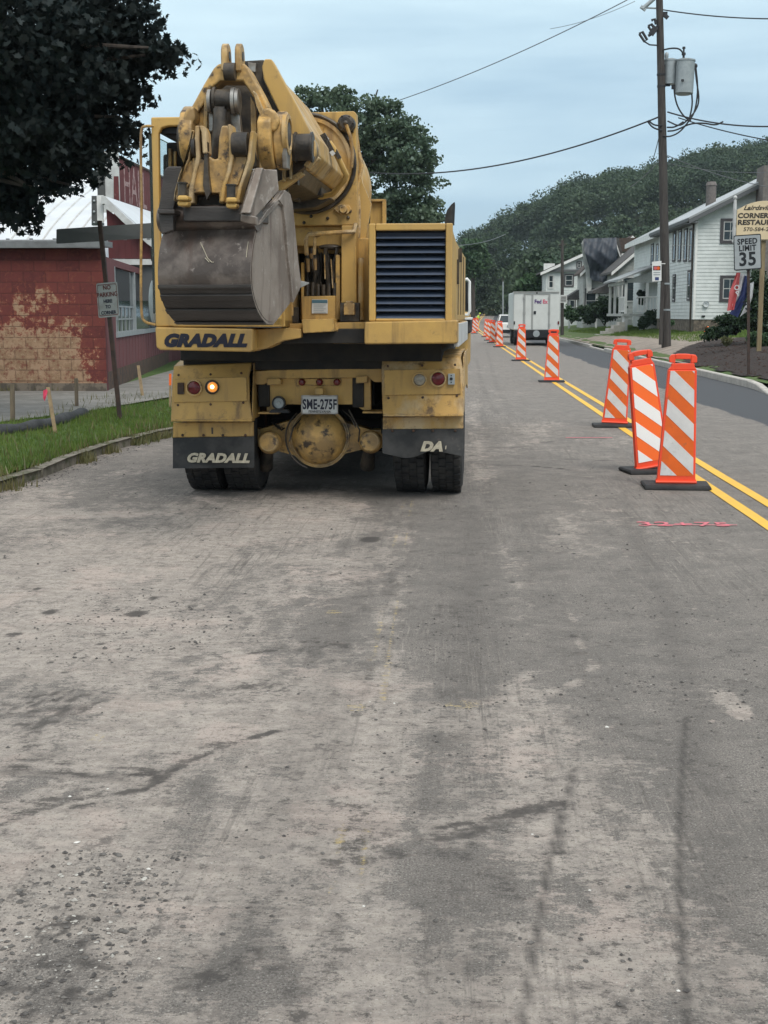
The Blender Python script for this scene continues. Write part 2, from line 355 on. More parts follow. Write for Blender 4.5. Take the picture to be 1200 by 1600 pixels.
def road_attr(X, Y):
    warpx = X+(fbm(X*.9, Y*.5, 3, 5)-.5)*.9; warpy = Y+(fbm(X*.7, Y*.6, 3, 9)-.5)*2.0
    big = fbm(warpx*.8, warpy*.30, 5, 1); mid = fbm(warpx*2.6, warpy*1.1, 5, 2); fine = fbm(X*11, Y*7, 4, 3)
    # mud and dust carried by the tyres: thick on the near left, thin to the right and far away
    base = .50-.115*np.clip(X-.2, -2.2, 4.5)-.062*np.clip(Y-4.5, 0, 8)+.05*np.clip(4-Y, 0, 2)
    dust = base+(big-.5)*1.9+(mid-.5)*1.1+(fine-.5)*.5
    dust = np.where(Y > 11, dust*.75, dust)
    rib = lambda u0, v0, u1, v1, w: poly_mask(X, Y, gp((u0, v0), (u1, v1)), w, .8)
    # pale wheel trails and pink-beige cakes of clay
    for (pts, w, k) in (([(560, 1600), (590, 1100), (640, 830), (668, 640)], .10, .30), ([(900, 1600), (880, 1250), (830, 1000), (770, 830), (735, 620)], .12, .32),
                        ([(60, 940), (170, 890), (240, 860)], .12, .5), ([(50, 806), (215, 802)], .14, .6), ([(240, 880), (420, 872), (560, 880)], .12, .35),
                        ([(890, 950), (905, 1010), (930, 1040), (895, 1070)], .035, .8), ([(1125, 1075), (1160, 1120)], .05, .7), ([(700, 1290), (900, 1230), (1010, 1280)], .05, .4),
                        ([(300, 775), (440, 820)], .03, .45), ([(905, 1500), (1050, 1470)], .03, .4), ([(0, 1290), (110, 1215), (200, 1165)], .05, .6)):
        dust = dust+k*poly_mask(X, Y, gp(*pts), w, .9)*(.5+fine)
    for a in ((470, 1290, 150, 90, 21), (330, 1120, 240, 110, 22), (720, 1120, 70, 35, 23), (1010, 1330, 70, 60, 24), (760, 1560, 120, 40, 25), (110, 1300, 80, 60, 26), (190, 1000, 190, 70, 27)):
        dust = dust+.34*blob(X, Y, *a)
    for a in ((380, 1540, 130, 40, 31), (60, 1520, 90, 60, 32), (700, 1380, 130, 60, 33), (880, 1420, 90, 60, 34), (930, 1020, 120, 100, 35), (1120, 1250, 60, 160, 36), (60, 1230, 80, 30, 37), (720, 930, 90, 110, 38), (310, 1060, 80, 40, 39)):
        dust = dust-.5*blob(X, Y, *a)
    dark = np.zeros(X.shape)
    soft_t = np.zeros(X.shape)
    def stroke(pts, w, k=1.0, rag=0, sd=0, soft=.6):
        nonlocal dark, soft_t
        if not rag:
            soft_t = np.maximum(soft_t, poly_mask(X, Y, gp(*smooth2(pts)), w*.75, .8)*k*1.25); return
        m = poly_mask(X, Y, gp(*pts), w, soft)*k
        m = m*1.0
        if rag: m = m*(.40+.70*np.clip((fbm(X*rag*.6, Y*rag*1.2, 4, 50+sd)-.42)*5, 0, 1))
        dark = np.maximum(dark, m)
    # tyre scrub and skid marks
    for j, (pts, w, k, rg) in enumerate((
        ([(0, 1195), (60, 1203), (150, 1212), (245, 1208)], .022, .9, 14), ([(0, 1187), (70, 1190), (170, 1200), (240, 1200)], .012, .7, 10),
        ([(0, 1290), (60, 1266), (120, 1248), (200, 1238), (268, 1205), (350, 1165), (440, 1140)], .020, .9, 16),
        ([(110, 1262), (200, 1246), (262, 1215)], .016, .8, 14), ([(0, 1278), (70, 1250), (140, 1240)], .05, .7, 20), ([(255, 1178), (300, 1180), (260, 1212)], .03, .5, 16),
        ([(345, 1028), (400, 1020), (450, 1013), (520, 1008)], .018, .8, 18), ([(352, 1020), (420, 1014)], .010, .6, 14), ([(180, 975), (270, 968)], .010, .4, 9),
        ([(665, 1312), (745, 1298), (800, 1272), (870, 1258)], .045, .85, 24), ([(668, 1298), (760, 1280), (880, 1255)], .02, .7, 18), ([(740, 1320), (820, 1340), (900, 1330)], .018, .4, 12),
        ([(895, 1200), (880, 1262), (862, 1330), (845, 1420), (832, 1500), (815, 1600)], .012, .75, 0), ([(903, 1200), (890, 1262), (872, 1330)], .010, .4, 0),
        ([(1072, 1120), (1066, 1200), (1062, 1280), (1062, 1400), (1066, 1500), (1075, 1600)], .016, .75, 0), ([(1085, 1130), (1078, 1220), (1074, 1320)], .02, .4, 8),
        ([(100, 1085), (150, 1098), (60, 1110), (0, 1120)], .05, .45, 20), ([(60, 1180), (150, 1190), (280, 1180), (380, 1150)], .035, .45, 14), ([(680, 1330), (760, 1350), (800, 1400)], .05, .42, 14), ([(420, 1290), (520, 1300), (600, 1290)], .06, .4, 16),
        ([(440, 1010), (560, 960), (620, 870), (640, 800)], .13, .26, 10), ([(640, 1250), (680, 1130), (705, 960), (712, 820), (716, 720)], .16, .30, 9), ([(980, 1600), (950, 1350), (905, 1120), (850, 900), (800, 740)], .14, .24, 9), ([(240, 1330), (420, 1080), (520, 940)], .10, .22, 9),
        ([(735, 700), (800, 700), (860, 690)], .06, .55, 5), ([(735, 725), (830, 728), (900, 735), (950, 736)], .035, .9, 7), ([(735, 712), (850, 716), (960, 720)], .03, .6, 6),
        ([(900, 742), (1000, 730)], .03, .5, 6), ([(757, 915), (800, 910)], .018, .9, 12), ([(745, 940), (795, 932)], .014, .8, 12), ([(750, 950), (790, 944)], .012, .6, 10),
        ([(890, 995), (918, 992)], .012, .9, 9), ([(850, 1010), (890, 1004)], .012, .6, 9), ([(745, 560), (752, 600), (770, 640), (800, 668)], .06, .35, 3), ([(760, 545), (775, 600), (800, 650)], .06, .3, 3),
        ([(470, 1005), (520, 1002), (540, 1010)], .03, .8, 22), ([(355, 1075), (430, 1070)], .05, .6, 26), ([(310, 1052), (360, 1056)], .02, .5, 20),
        ([(40, 1170), (60, 1130), (150, 1100), (160, 1090)], .05, .5, 30), ([(500, 905), (530, 895)], .02, .6, 18), ([(610, 905), (640, 925)], .03, .6, 22),
        ([(1000, 1130), (1080, 1125)], .02, .45, 12), ([(980, 1150), (1090, 1170)], .03, .35, 12), ([(960, 1185), (1090, 1190)], .02, .45, 14), ([(600, 1130), (700, 1150), (740, 1200)], .008, .4, 6))):
        stroke(pts, w, k, rg, j)
    # gravelly dark scabs
    for a, k, rg in (((100, 1450, 60, 55, 61), .9, 26), ((60, 1540, 110, 60, 62), .75, 26), ((570, 1330, 90, 40, 63), .65, 24), ((340, 1520, 110, 40, 64), .6, 26), ((80, 1105, 90, 40, 65), .8, 30),
                     ((500, 1010, 50, 16, 66), .6, 30), ((400, 1072, 60, 16, 67), .7, 34), ((830, 1240, 60, 12, 68), .4, 18), ((600, 820, 24, 60, 69), .3, 20), ((1090, 1180, 40, 90, 70), .35, 14)):
        m = blob(X, Y, *a)*k*np.clip((fbm(X*rg, Y*rg, 3, a[4])-.42)*5, 0, 1); dark = np.maximum(dark, m)
    for i_, (pts, w, k) in enumerate((([(345, 1600), (420, 1330), (500, 1080), (560, 900)], .09, .30), ([(700, 1600), (720, 1300), (735, 1000), (738, 800)], .10, .28), ([(760, 1600), (772, 1300), (775, 1000), (765, 800), (752, 620)], .05, .22),
        ([(1140, 1600), (1120, 1300), (1060, 1000), (980, 800)], .07, .30), ([(0, 1205), (90, 1212), (180, 1214), (270, 1205)], .03, .6), ([(560, 905), (600, 760)], .09, .3), ([(470, 1400), (520, 1200), (560, 1040)], .06, .25))):
        soft_t = np.maximum(soft_t, poly_mask(X, Y, gp(*smooth2(pts)), w, .9)*k*(.6+.8*(fbm(X*4, Y*2, 3, 90+i_)-.2)))
    # old tar blots
    for (u, v, ru, rv) in ((213, 959, 21, 5.5), (78, 957, 14, 5), (240, 935, 11, 3), (22, 991, 16, 4), (158, 1006, 9, 3), (184, 1014, 7, 2.2), (129, 1029, 8, 2.4), (79, 1035, 8, 2.4), (104, 1049, 9, 2.6), (58, 920, 7, 4), (578, 843, 20, 6), (252, 945, 5, 1.6), (270, 940, 6, 2)):
        dark = np.maximum(dark, blob(X, Y, u, v, ru*.95, rv*.95, int(u), .18))
    # oil dripped down the middle of the lane
    LN = gp((497, 1600), (505, 1520), (516, 1410), (545, 1230), (574, 1070), (604, 915), (622, 820), (634, 770))
    fade = .55+.45*np.clip((fbm(X*3, Y*1.3, 3, 79)-.5)*8, -1, 1)
    old = poly_mask(X, Y, LN, .022, .6)*np.clip(fbm(X*20, Y*3, 3, 80)-.12, 0, 1)*.78*fade
    old = np.maximum(old, poly_mask(X, Y, [(x+.075, y) for x, y in LN], .016, .6)*.42*fade)
    sub = poly_mask(X, Y, LN, .15, .6)*.45
    dark = np.maximum(dark, sub*np.clip((fbm(X*14, Y*4, 4, 83)-.45)*4, 0, 1))
    # fresh asphalt laid along the right kerb
    new = sstep(-.01, .01, X-(4.52+.05*np.sin(Y*.7)+.03*np.sin(Y*2.3)))*sstep(10, 10.2, Y)
    dust = dust*(1-.9*new)
    SOFT['t'] = np.clip(soft_t, 0, 1)
    spots = np.zeros(X.shape)
    for (u, v, ru, rv) in ((150, 1153, 16, 9), (725, 1102, 45, 10), (520, 957, 16, 5), (555, 1105, 20, 8)):
        spots = np.maximum(spots, blob(X, Y, u, v, ru, rv, int(v), .4)*.40)
    return np.stack([np.clip(dust, 0, 1), np.clip(dark, 0, 1), np.clip(np.maximum(old, spots), 0, 1), new], -1)
def road_material():
    m = bpy.data.materials.new('road_asphalt'); m.use_nodes = True; N = m.node_tree.nodes; L = m.node_tree.links; p = N['Principled BSDF']
    p.inputs['Roughness'].default_value = .86; p.inputs['Specular IOR Level'].default_value = .3
    t = N.new('ShaderNodeTexCoord')
    at = N.new('ShaderNodeAttribute'); at.attribute_name = 'wear'; sp = N.new('ShaderNodeSeparateColor'); L.new(at.outputs['Color'], sp.inputs[0])
    def noise(sc, det=5, rg=.65, stretch=None):
        n = N.new('ShaderNodeTexNoise'); n.inputs['Scale'].default_value = sc; n.inputs['Detail'].default_value = det; n.inputs['Roughness'].default_value = rg
        if stretch:
            q = N.new('ShaderNodeMapping'); q.inputs['Scale'].default_value = stretch; L.new(t.outputs['Object'], q.inputs[0]); L.new(q.outputs[0], n.inputs['Vector'])
        else: L.new(t.outputs['Object'], n.inputs['Vector'])
        return n.outputs['Fac']
    def mr(f, a, b, c=0, d=1):
        r = N.new('ShaderNodeMapRange'); r.inputs[1].default_value = a; r.inputs[2].default_value = b; r.inputs[3].default_value = c; r.inputs[4].default_value = d; L.new(f, r.inputs[0]); return r.outputs[0]
    def mth(op, a, b):
        x = N.new('ShaderNodeMath'); x.operation = op
        for i, q in enumerate((a, b)):
            if isinstance(q, (int, float)): x.inputs[i].default_value = q
            else: L.new(q, x.inputs[i])
        return x.outputs[0]
    def mix(f, A, B):
        x = N.new('ShaderNodeMix'); x.data_type = 'RGBA'
        if isinstance(f, float): x.inputs['Factor'].default_value = f
        else: L.new(f, x.inputs['Factor'])
        for s_, v_ in ((6, A), (7, B)):
            if isinstance(v_, tuple): x.inputs[s_].default_value = (*v_, 1)
            else: L.new(v_, x.inputs[s_])
        return x.outputs[2]
    n1, n2, n3 = noise(3.2, 8, .7), noise(38, 6, .75), noise(150, 3, .7)
    nm = noise(14, 8, .75); nf = noise(62, 6, .8); nx = noise(1, 8, .76, (10, 30, 10)); nx2 = noise(1, 7, .75, (3.5, 8, 4))
    n4 = noise(9, 7, .7, (1, .45, 1))
    asph = mix(mr(n3, .36, .64), (.120, .105, .094), (.345, .312, .282))
    asph = mix(mr(n1, .42, .58), asph, mix(.5, asph, (.150, .137, .125)))
    dustc = mix(mr(nm, .42, .58), (.480, .420, .368), (.345, .303, .270))
    dustc = mix(mr(noise(1.7, 7, .7), .53, .60), dustc, (.495, .415, .365))
    dustc = mix(mth('MULTIPLY', mr(nx2, .51, .57), .4), dustc, (.25, .214, .187))
    k = mth('ADD', sp.outputs[0], mth('ADD', mth('MULTIPLY', mth('SUBTRACT', nf, .5), 1.5), mth('ADD', mth('MULTIPLY', mth('SUBTRACT', nm, .5), 2.4), mth('ADD', mth('MULTIPLY', mth('SUBTRACT', nx, .5), 2.0), mth('MULTIPLY', mth('SUBTRACT', n4, .5), 1.6)))))
    cur = mix(mr(k, .34, .62), asph, dustc)
    # flakes and scabs where the clay skin has lifted, at three sizes
    nl = noise(1, 7, .74, (24, .8, 1)); nl2 = noise(1, 7, .78, (60, 2.2, 1)); lsel = mr(noise(.8, 4, .6, (1, .35, 1)), .44, .60)
    cur = mix(mth('MULTIPLY', mr(nl, .53, .62), mth('MULTIPLY', lsel, .68)), cur, (.12, .106, .096))
    cur = mix(mth('MULTIPLY', mr(nl2, .54, .62), mth('MULTIPLY', lsel, .40)), cur, (.50, .44, .385))
    f1 = mr(noise(7, 10, .82), .545, .575); f2 = mr(noise(1, 9, .84, (20, 24, 10)), .555, .585); f3 = mr(noise(48, 6, .85), .57, .60)
    sel = mr(noise(.9, 6, .75), .44, .56)
    cur = mix(mth('MULTIPLY', mth('MULTIPLY', f1, sel), .6), cur, (.105, .093, .085))
    cur = mix(mth('MULTIPLY', mth('MULTIPLY', f2, mr(noise(1.6, 5, .7), .36, .52)), .72), cur, (.068, .060, .055))
    cur = mix(mth('MULTIPLY', f3, .6), cur, (.075, .066, .060))
    l1 = mr(noise(1, 9, .82, (14, 24, 10)), .56, .60); cur = mix(mth('MULTIPLY', l1, .35), cur, (.46, .40, .35))
    cur = mix(mth('MULTIPLY', mr(noise(100, 3, .75), .61, .66), .6), cur, (.66, .62, .57))
    cur = mix(mth('MULTIPLY', mr(noise(85, 3, .75), .61, .66), .6), cur, (.07, .062, .057))
    far = None
    rg_ = mth('ADD', mth('MULTIPLY', mth('SUBTRACT', nf, .5), 2.0), mth('ADD', mth('MULTIPLY', mth('SUBTRACT', nx, .5), 2.6), mth('MULTIPLY', mth('SUBTRACT', nm, .5), 1.4)))
    dk = mth('ADD', mth('MULTIPLY', sp.outputs[1], .42), mth('MULTIPLY', mr(mth('ADD', sp.outputs[1], rg_), .38, .62), .66))
    dk = mth('MULTIPLY', dk, mr(sp.outputs[1], .01, .08))
    newc = mix(mr(nf, .38, .62), (.036, .038, .043), (.115, .118, .127))
    cur = mix(at.outputs['Alpha'], cur, newc)
    t2 = N.new('ShaderNodeAttribute'); t2.attribute_name = 'tracks'
    cur = mix(mth('MULTIPLY', t2.outputs['Fac'], mr(nf, .35, .6, .55, 1)), cur, (.075, .067, .062))
    cur = mix(mth('MULTIPLY', dk, .82), cur, (.065, .058, .054))
    cur = mix(mth('MULTIPLY', mr(mth('ADD', sp.outputs[2], mth('MULTIPLY', rg_, .7)), .40, .60), mth('MULTIPLY', mr(sp.outputs[2], .05, .3), .7)), cur, (.62, .47, .20))
    L.new(cur, p.inputs['Base Color'])
    h = mth('ADD', mth('ADD', mth('MULTIPLY', nm, .7), mth('MULTIPLY', nf, .7)), mth('ADD', mth('MULTIPLY', n3, .5), mth('MULTIPLY', sp.outputs[0], .5)))
    b = N.new('ShaderNodeBump'); b.inputs['Strength'].default_value = .9; b.inputs['Distance'].default_value = .016; L.new(h, b.inputs['Height']); L.new(b.outputs[0], p.inputs['Normal'])
    return m
ys = np.concatenate([np.array([-20, -5, 0, 1.2]), 1.6*np.exp(np.linspace(0, math.log(140/1.6), 620)), np.linspace(145, 420, 50)])
xs = np.concatenate([[-4.2, -4.0], np.arange(-3.9, 3.2, .021), np.linspace(3.25, 6.52, 75)])
def kerb_left_x(Y): return -4.35+.055*Y-.0012*Y*Y*0+0*Y
road = grid('road', np.concatenate([np.linspace(-5.4, -4.3, 30), xs]), ys, road_z, road_material(), road_attr, bend=bend)

def strip(name, cx, w, y0, y1, z, m, kind='structure', n=80, jag=0.0):
    ysx = np.geomspace(y0, y1, n) if y0 > 0 else np.linspace(y0, y1, n); mb = MB(); P = []
    for i, y in enumerate(ysx):
        x = cx+float(bend(np.array(y))); j = jag*(random.random()-.5); zz = z+float(road_z(0, np.array(y)))
        P += [(x-w/2+j, y, zz), (x+w/2+j*.7, y, zz)]
    mb.add(P, [(2*i, 2*i+1, 2*i+3, 2*i+2) for i in range(n-1)])
    o = mb.build(name, m); o['kind'] = kind; return o
M['linepaint'] = mat('yellow_line_paint', (.80, .46, .035), .6, c2=(.72, .42, .05), vs=6, dirt=(.42, .33, .15), ds=9, dc=(.60, .78), bump=.2, bs=120)
strip('yellow_centre_line', 2.42, .105, 1.0, 330, .006, M['linepaint'], jag=.006)
strip('yellow_centre_line', 2.70, .105, 1.0, 330, .006, M['linepaint'], jag=.006)
# pink survey marks sprayed on the asphalt: 32+75
M['pink'] = mat('pink_survey_paint', (.80, .17, .22), .8, c2=(.36, .16, .17), vs=26, vc=(.35, .7))
o_ = thing('survey_paint_mark', G(1078, 820), 'pink sprayed survey number on the asphalt in front of the nearest barricade panel', 'road marking')
p0, p1 = G(996, 821, .007), G(1150, 822, .007)
text_mesh('painted_number', '32+75', M['pink'], o_, p0, p1-p0, (0, 1, 0), .27, bold=.002, depth=.0004, sx=1.0, spacing=1.05).data.transform(Matrix.Identity(4))
mb = MB(); a, b = G(1018, 820, .008), G(1152, 820.5, .008); mb.prism([a, b, b+Vector((0, .02, 0)), a+Vector((0, .02, 0))], (0, 0, .0006)); mb.build('painted_stroke', M['pink'], o_)
o2 = thing('survey_paint_dash', G(922, 684), 'short pink sprayed dash on the asphalt before the third barricade panel', 'road marking')
mb = MB(); a, b = G(884, 684, .007), G(957, 684, .007); mb.prism([a, b, b+Vector((0, .05, 0)), a+Vector((0, .05, 0))], (0, 0, .0006)); mb.build('painted_stroke', M['pink'], o2)

# ------------------------------------------------------------------ right side: kerb, bed, drive, lawn
def hR(X, Y):
    k = .15+.02*(X-6.6)
    m = .15+.28*sstep(6.7, 8.1, X)+.09*(np.maximum(X, 8.0)-8.0)
    w = sstep(27, 33, Y)
    return np.minimum((k*(1-w)+m*w)*sstep(20, 24, Y)+(-.02)*(1-sstep(20, 24, Y)), 1.6)
KX = 6.50
M['lawn'] = mat('mown_grass_green', (.060, .105, .024), .95, c2=(.085, .115, .035), vs=.8, dirt=(.13, .105, .06), ds=.6, dc=(.62, .75), bump=.6, bs=30)
M['mulch'] = mat('dark_mulch_soil', (.036, .022, .017), .95, c2=(.018, .012, .010), vs=9, dirt=(.08, .05, .04), ds=14, dc=(.6, .72), bump=.9, bs=22)
M['gravel_pink'] = mat('pinkish_gravel', (.30, .25, .21), .95, c2=(.22, .185, .155), vs=2, dirt=(.10, .11, .06), ds=2.4, dc=(.58, .7), bump=.6, bs=60)
grid('lawn_bank', np.linspace(KX+.14, 60, 60), np.linspace(21, 118, 80), hR, M['lawn'])
mby = lambda o: o
def patch(name, outline, m, dz, n=46, kind='structure'):
    """sheet following the bank, cut to a ragged outline given as (x, y) points"""
    xs_ = [p[0] for p in outline]; ys_ = [p[1] for p in outline]
    gx = np.linspace(min(xs_), max(xs_), n); gy = np.linspace(min(ys_), max(ys_), n)
    def inside(x, y):
        c = False
        for i in range(len(outline)):
            x1, y1 = outline[i]; x2, y2 = outline[i-1]
            if (y1 > y) != (y2 > y) and x < (x2-x1)*(y-y1)/(y2-y1)+x1: c = not c
        return c
    P = []; idx = {}; F = []
    for j in range(n-1):
        for i in range(n-1):
            cx, cy = (gx[i]+gx[i+1])/2, (gy[j]+gy[j+1])/2
            q = float(fbm(np.array(cx*1.6), np.array(cy*.9), 3, 12))-.5
            if inside(cx+q*.8, cy+q*2):
                f = []
                for a, b in ((i, j), (i+1, j), (i+1, j+1), (i, j+1)):
                    if (a, b) not in idx:
                        idx[(a, b)] = len(P); P.append((gx[a], gy[b], float(hR(np.array(gx[a]), np.array(gy[b])))+dz+.03*float(fbm(np.array(gx[a]*2), np.array(gy[b]*2), 3, 4))))
                    f.append(idx[(a, b)])
                F.append(tuple(f))
    mb = MB(); mb.add(P, F, True); o = mb.build(name, m); o['kind'] = kind; return o
patch('gravel_drive', [(6.66, 36), (7.6, 44), (10.6, 47), (10.9, 58), (8.6, 66), (7.2, 74), (6.9, 96), (6.66, 96)], M['gravel_pink'], .02, 60)
patch('mulch_bed', [(6.66, 26), (16, 26), (18, 50), (11.4, 50), (9.2, 49), (7.4, 44), (6.66, 37)], M['mulch'], .03, 70)
# the new concrete kerb, dropping to a flush lip at the near end
def kerb(name, pts, m, w=.16, base=-.05, n_=None):
    mb = MB(); A = []
    for i, (x, y, z) in enumerate(pts):
        q = Vector(pts[min(i+1, len(pts)-1)])-Vector(pts[max(i-1, 0)]); nrm = Vector((q.y, -q.x, 0)).normalized()
        c = Vector((x, y, 0)); A.append([c+Vector((0, 0, base)), c+Vector((0, 0, z-.02)), c+nrm*.02+Vector((0, 0, z)), c+nrm*(w-.02)+Vector((0, 0, z)), c+nrm*w+Vector((0, 0, z-.02)), c+nrm*w+Vector((0, 0, base))])
    P = [p for a in A for p in a]; k = 6
    F = [(i*k+j, (i+1)*k+j, (i+1)*k+(j+1) % k, i*k+(j+1) % k) for i in range(len(A)-1) for j in range(k)]
    F += [tuple(range(k)), tuple(range((len(A)-1)*k+k-1, (len(A)-1)*k-1, -1))]
    mb.add(P, F); o = mb.build(name, m); o['kind'] = 'structure'; return o
for i, y in enumerate(np.arange(29.2, 96, 3.05)):
    x = KX+.06*math.sin(y*.11)
    x2 = KX+.06*math.sin((y+3.03)*.11)
    zz = .15 if not 55 < y < 61 else .07
    kerb('right_kerb', [(x, y, zz+.01*random.random()), (x2, y+3.02, zz+.008)], M['concrete'])
kerb('right_kerb', [(6.02, 20.5, .025), (6.12, 25.0, .03), (6.34, 26.9, .045), (6.46, 28.3, .13), (6.50, 29.18, .15)], M['concrete'])
kerb('walk_edging', [(6.70, 27.6, .17), (9.5, 27.9, .19)], M['concrete'], w=.25)
M['apron'] = mat('old_drive_asphalt', (.075, .078, .082), .9, c2=(.11, .11, .11), vs=3, bump=.4)
mb = MB(); mb.add([(6.15, 5, .004), (30, 5, .004), (30, 27.4, .03), (6.5, 27.4, .03), (6.2, 22, .012)], [(0, 1, 2, 3, 4)]); o = mb.build('side_apron', M['apron']); o['kind'] = 'structure'

# ------------------------------------------------------------------ left side: old kerb, grass verge, path
KL = [G(-160, 812), G(0, 767), G(70, 745), G(140, 716), G(200, 697), G(257, 683), G(300, 676)]
KL = [(p.x, p.y) for p in KL]; KL = [(-5.2, 6.0)]+KL+[(-3.75, 24), (-3.9, 40), (-4.1, 90)]
def klx(y): return float(np.interp(y, [p[1] for p in KL], [p[0] for p in KL]))
M['verge'] = mat('verge_green', (.050, .095, .018), .95, c2=(.065, .11, .025), vs=3, bump=.5, bs=40)
M['path'] = mat('gravelly_path', (.21, .20, .185), .95, c2=(.15, .145, .13), vs=1.5, dirt=(.28, .26, .24), ds=5, dc=(.55, .7), bump=.5, bs=60)
def left_z(x, y): return .10+.10*max(0, min(1, (klx(y)-x)/1.5))
mb = MB(); P = []; F = []; ny = 90; nx = 14
for j in range(ny):
    y = 5+j*(110-5)/(ny-1)
    for i in range(nx):
        x = klx(y)-.13-(i/(nx-1))**2*45; P.append((x, y, left_z(x, y)+(.03*float(fbm(np.array(x*3), np.array(y*3), 3, 6)) if i else 0)))
for j in range(ny-1):
    for i in range(nx-1): F.append((j*nx+i+1, j*nx+i, (j+1)*nx+i, (j+1)*nx+i+1))
mb.add(P, F, True); o = mb.build('verge_ground', M['verge']); o['kind'] = 'structure'
for i in range(14):
    y0 = 6.2+i*1.62; y1 = y0+1.58
    kerb('left_kerb', [(klx(y0)-.0, y0, .085+.02*random.random()), (klx((y0+y1)/2), (y0+y1)/2, .09+.02*random.random()), (klx(y1), y1, .085+.02*random.random())], M['old_concrete'], w=-.11)
# path between the verge and the red buildings
pa, pb, pc, pd = G(0, 662, .2), G(130, 646, .2), G(268, 622, .2), G(300, 600, .2)
qa, qb = G(0, 626, .2), G(150, 616, .2)
mb = MB(); mb.add([Vector((-14, 17.2, .225)), Vector((pa.x, pa.y, .225)), Vector((pb.x, pb.y, .225)), Vector((pc.x, pc.y, .225)), Vector((-4.2, 26.5, .225)), Vector((-4.2, 60, .225)), Vector((-8.4, 60, .225)), Vector((-6.35, 23.35, .225)), Vector((-14, 23.3, .225))], [(0, 1, 2, 3, 4, 5, 6, 7, 8)])
o = mb.build('gravel_path', M['path']); o['kind'] = 'structure'

# blades of grass on the verge, thicker and longer at its edges
def blades(name, spots, hmin, hmax, m, w=.006):
    n = len(spots); P = np.zeros((n, 3, 3)); a = rng.uniform(0, 2*np.pi, n); h = rng.uniform(hmin, hmax, n)
    lean = rng.uniform(0, .55, n)*h; b = rng.uniform(0, 2*np.pi, n); S = np.array(spots)
    ww = w*rng.uniform(.7, 1.5, n)
    P[:, 0] = S+np.stack([np.cos(a)*ww, np.sin(a)*ww, 0*a], -1); P[:, 1] = S-np.stack([np.cos(a)*ww, np.sin(a)*ww, 0*a], -1)
    P[:, 2] = S+np.stack([np.cos(b)*lean, np.sin(b)*lean, h], -1)
    me = bpy.data.meshes.new(name); me.vertices.add(3*n); me.vertices.foreach_set('co', P.reshape(-1).astype(np.float32))
    me.loops.add(3*n); me.loops.foreach_set('vertex_index', np.arange(3*n, dtype=np.int32)); me.polygons.add(n); me.polygons.foreach_set('loop_start', np.arange(0, 3*n, 3, dtype=np.int32)); me.update(calc_edges=True)
    me.materials.append(m); o = bpy.data.objects.new(name, me); col.objects.link(o); o['kind'] = 'stuff'; return o
M['blade'] = leafmat('grass_blade', (.065, .12, .018), (.17, .23, .050), 1.5, .3)
M['blade_dry'] = leafmat('dry_weed_blade', (.07, .095, .03), (.20, .17, .08), 2, .2)
sp_ = []
PE = [(-14, 17.2), (pa.x, pa.y), (pb.x, pb.y), (pc.x, pc.y), (-3.6, 30)]
while len(sp_) < 90000:
    y = 8.5+(rng.random()**1.3)*18; kx = klx(y); x = kx-.10-rng.random()**1.2*5.5
    py = float(np.interp(x, [p[0] for p in PE], [p[1] for p in PE]))
    if y < py-.05 or (y > 26.6 and x > -4.1) : sp_.append((x, y, left_z(x, y)-.005))
blades('verge_grass', sp_, .030, .085, M['blade'])
sp_ = []
for _ in range(7000):       # weeds along the kerb foot and the wall foot
    if rng.random() < .6: y = rng.uniform(7, 19); x = klx(y)+rng.normal(.02, .07); z = .0
    else: x = rng.uniform(-14, -7.0); y = 23.3+rng.normal(0, .2); z = .22
    if fbm(np.array(x*2.), np.array(y*2.), 2, 3) > .46: sp_.append((x, y, z))
for _ in range(2200):
    y = 8.5+rng.random()*14; x = klx(y)-.08-rng.random()**2*2.2; sp_.append((x, y, left_z(x, y)-.005))
blades('kerb_weeds', sp_, .03, .16, M['blade_dry'], .008)
sp_ = []
while len(sp_) < 42000:
    x = rng.uniform(6.8, 15); y = rng.uniform(46, 92)
    if x < 11 and y < 50: continue
    if fbm(np.array(x*.8), np.array(y*.3), 3, 12) < .42 and x < 9: continue
    if x < 8.5-.03*(y-50)+.5: continue
    sp_.append((x, y, float(hR(np.array(x), np.array(y)))))
blades('lawn_grass', sp_, .04, .13, M['blade'], .018)

# loose stones and crumbs on the near road
def pebbles(name, n, area, rmin, rmax, m, dens=None, zf=None):
    P = []; F = []; k = 0
    base = np.array([(0, 0, 1), (1, 0, .1), (.3, .95, 0), (-.8, .6, .15), (-.8, -.6, 0), (.3, -.95, .1), (0, 0, -.6)], float)
    fs = [(0, 1, 2), (0, 2, 3), (0, 3, 4), (0, 4, 5), (0, 5, 1), (6, 2, 1), (6, 3, 2), (6, 4, 3), (6, 5, 4), (6, 1, 5)]
    cnt = 0
    while cnt < n:
        x, y = rng.uniform(area[0], area[1]), rng.uniform(area[2], area[3])
        if dens is not None and rng.random() > dens(x, y): continue
        r = rmin+(rmax-rmin)*rng.random()**4; an = rng.uniform(0, 6.28); q = base*(1+rng.uniform(-.3, .3, base.shape))*r*np.array([1, rng.uniform(.6, 1), rng.uniform(.35, .7)])
        c, s_ = math.cos(an), math.sin(an); q = np.stack([q[:, 0]*c-q[:, 1]*s_+x, q[:, 0]*s_+q[:, 1]*c+y, q[:, 2]+r*.15+(float(zf(np.array(x), np.array(y))) if zf else 0)], -1)
        P += q.tolist(); F += [tuple(i+k for i in f) for f in fs]; k += 7; cnt += 1
    me = bpy.data.meshes.new(name); me.from_pydata(P, [], F); me.materials.append(m); o = bpy.data.objects.new(name, me); col.objects.link(o); o['kind'] = 'stuff'; return o
M['peb_dark'] = mat('tar_crumbs', (.055, .05, .048), .85, c2=(.14, .13, .12), vs=30)
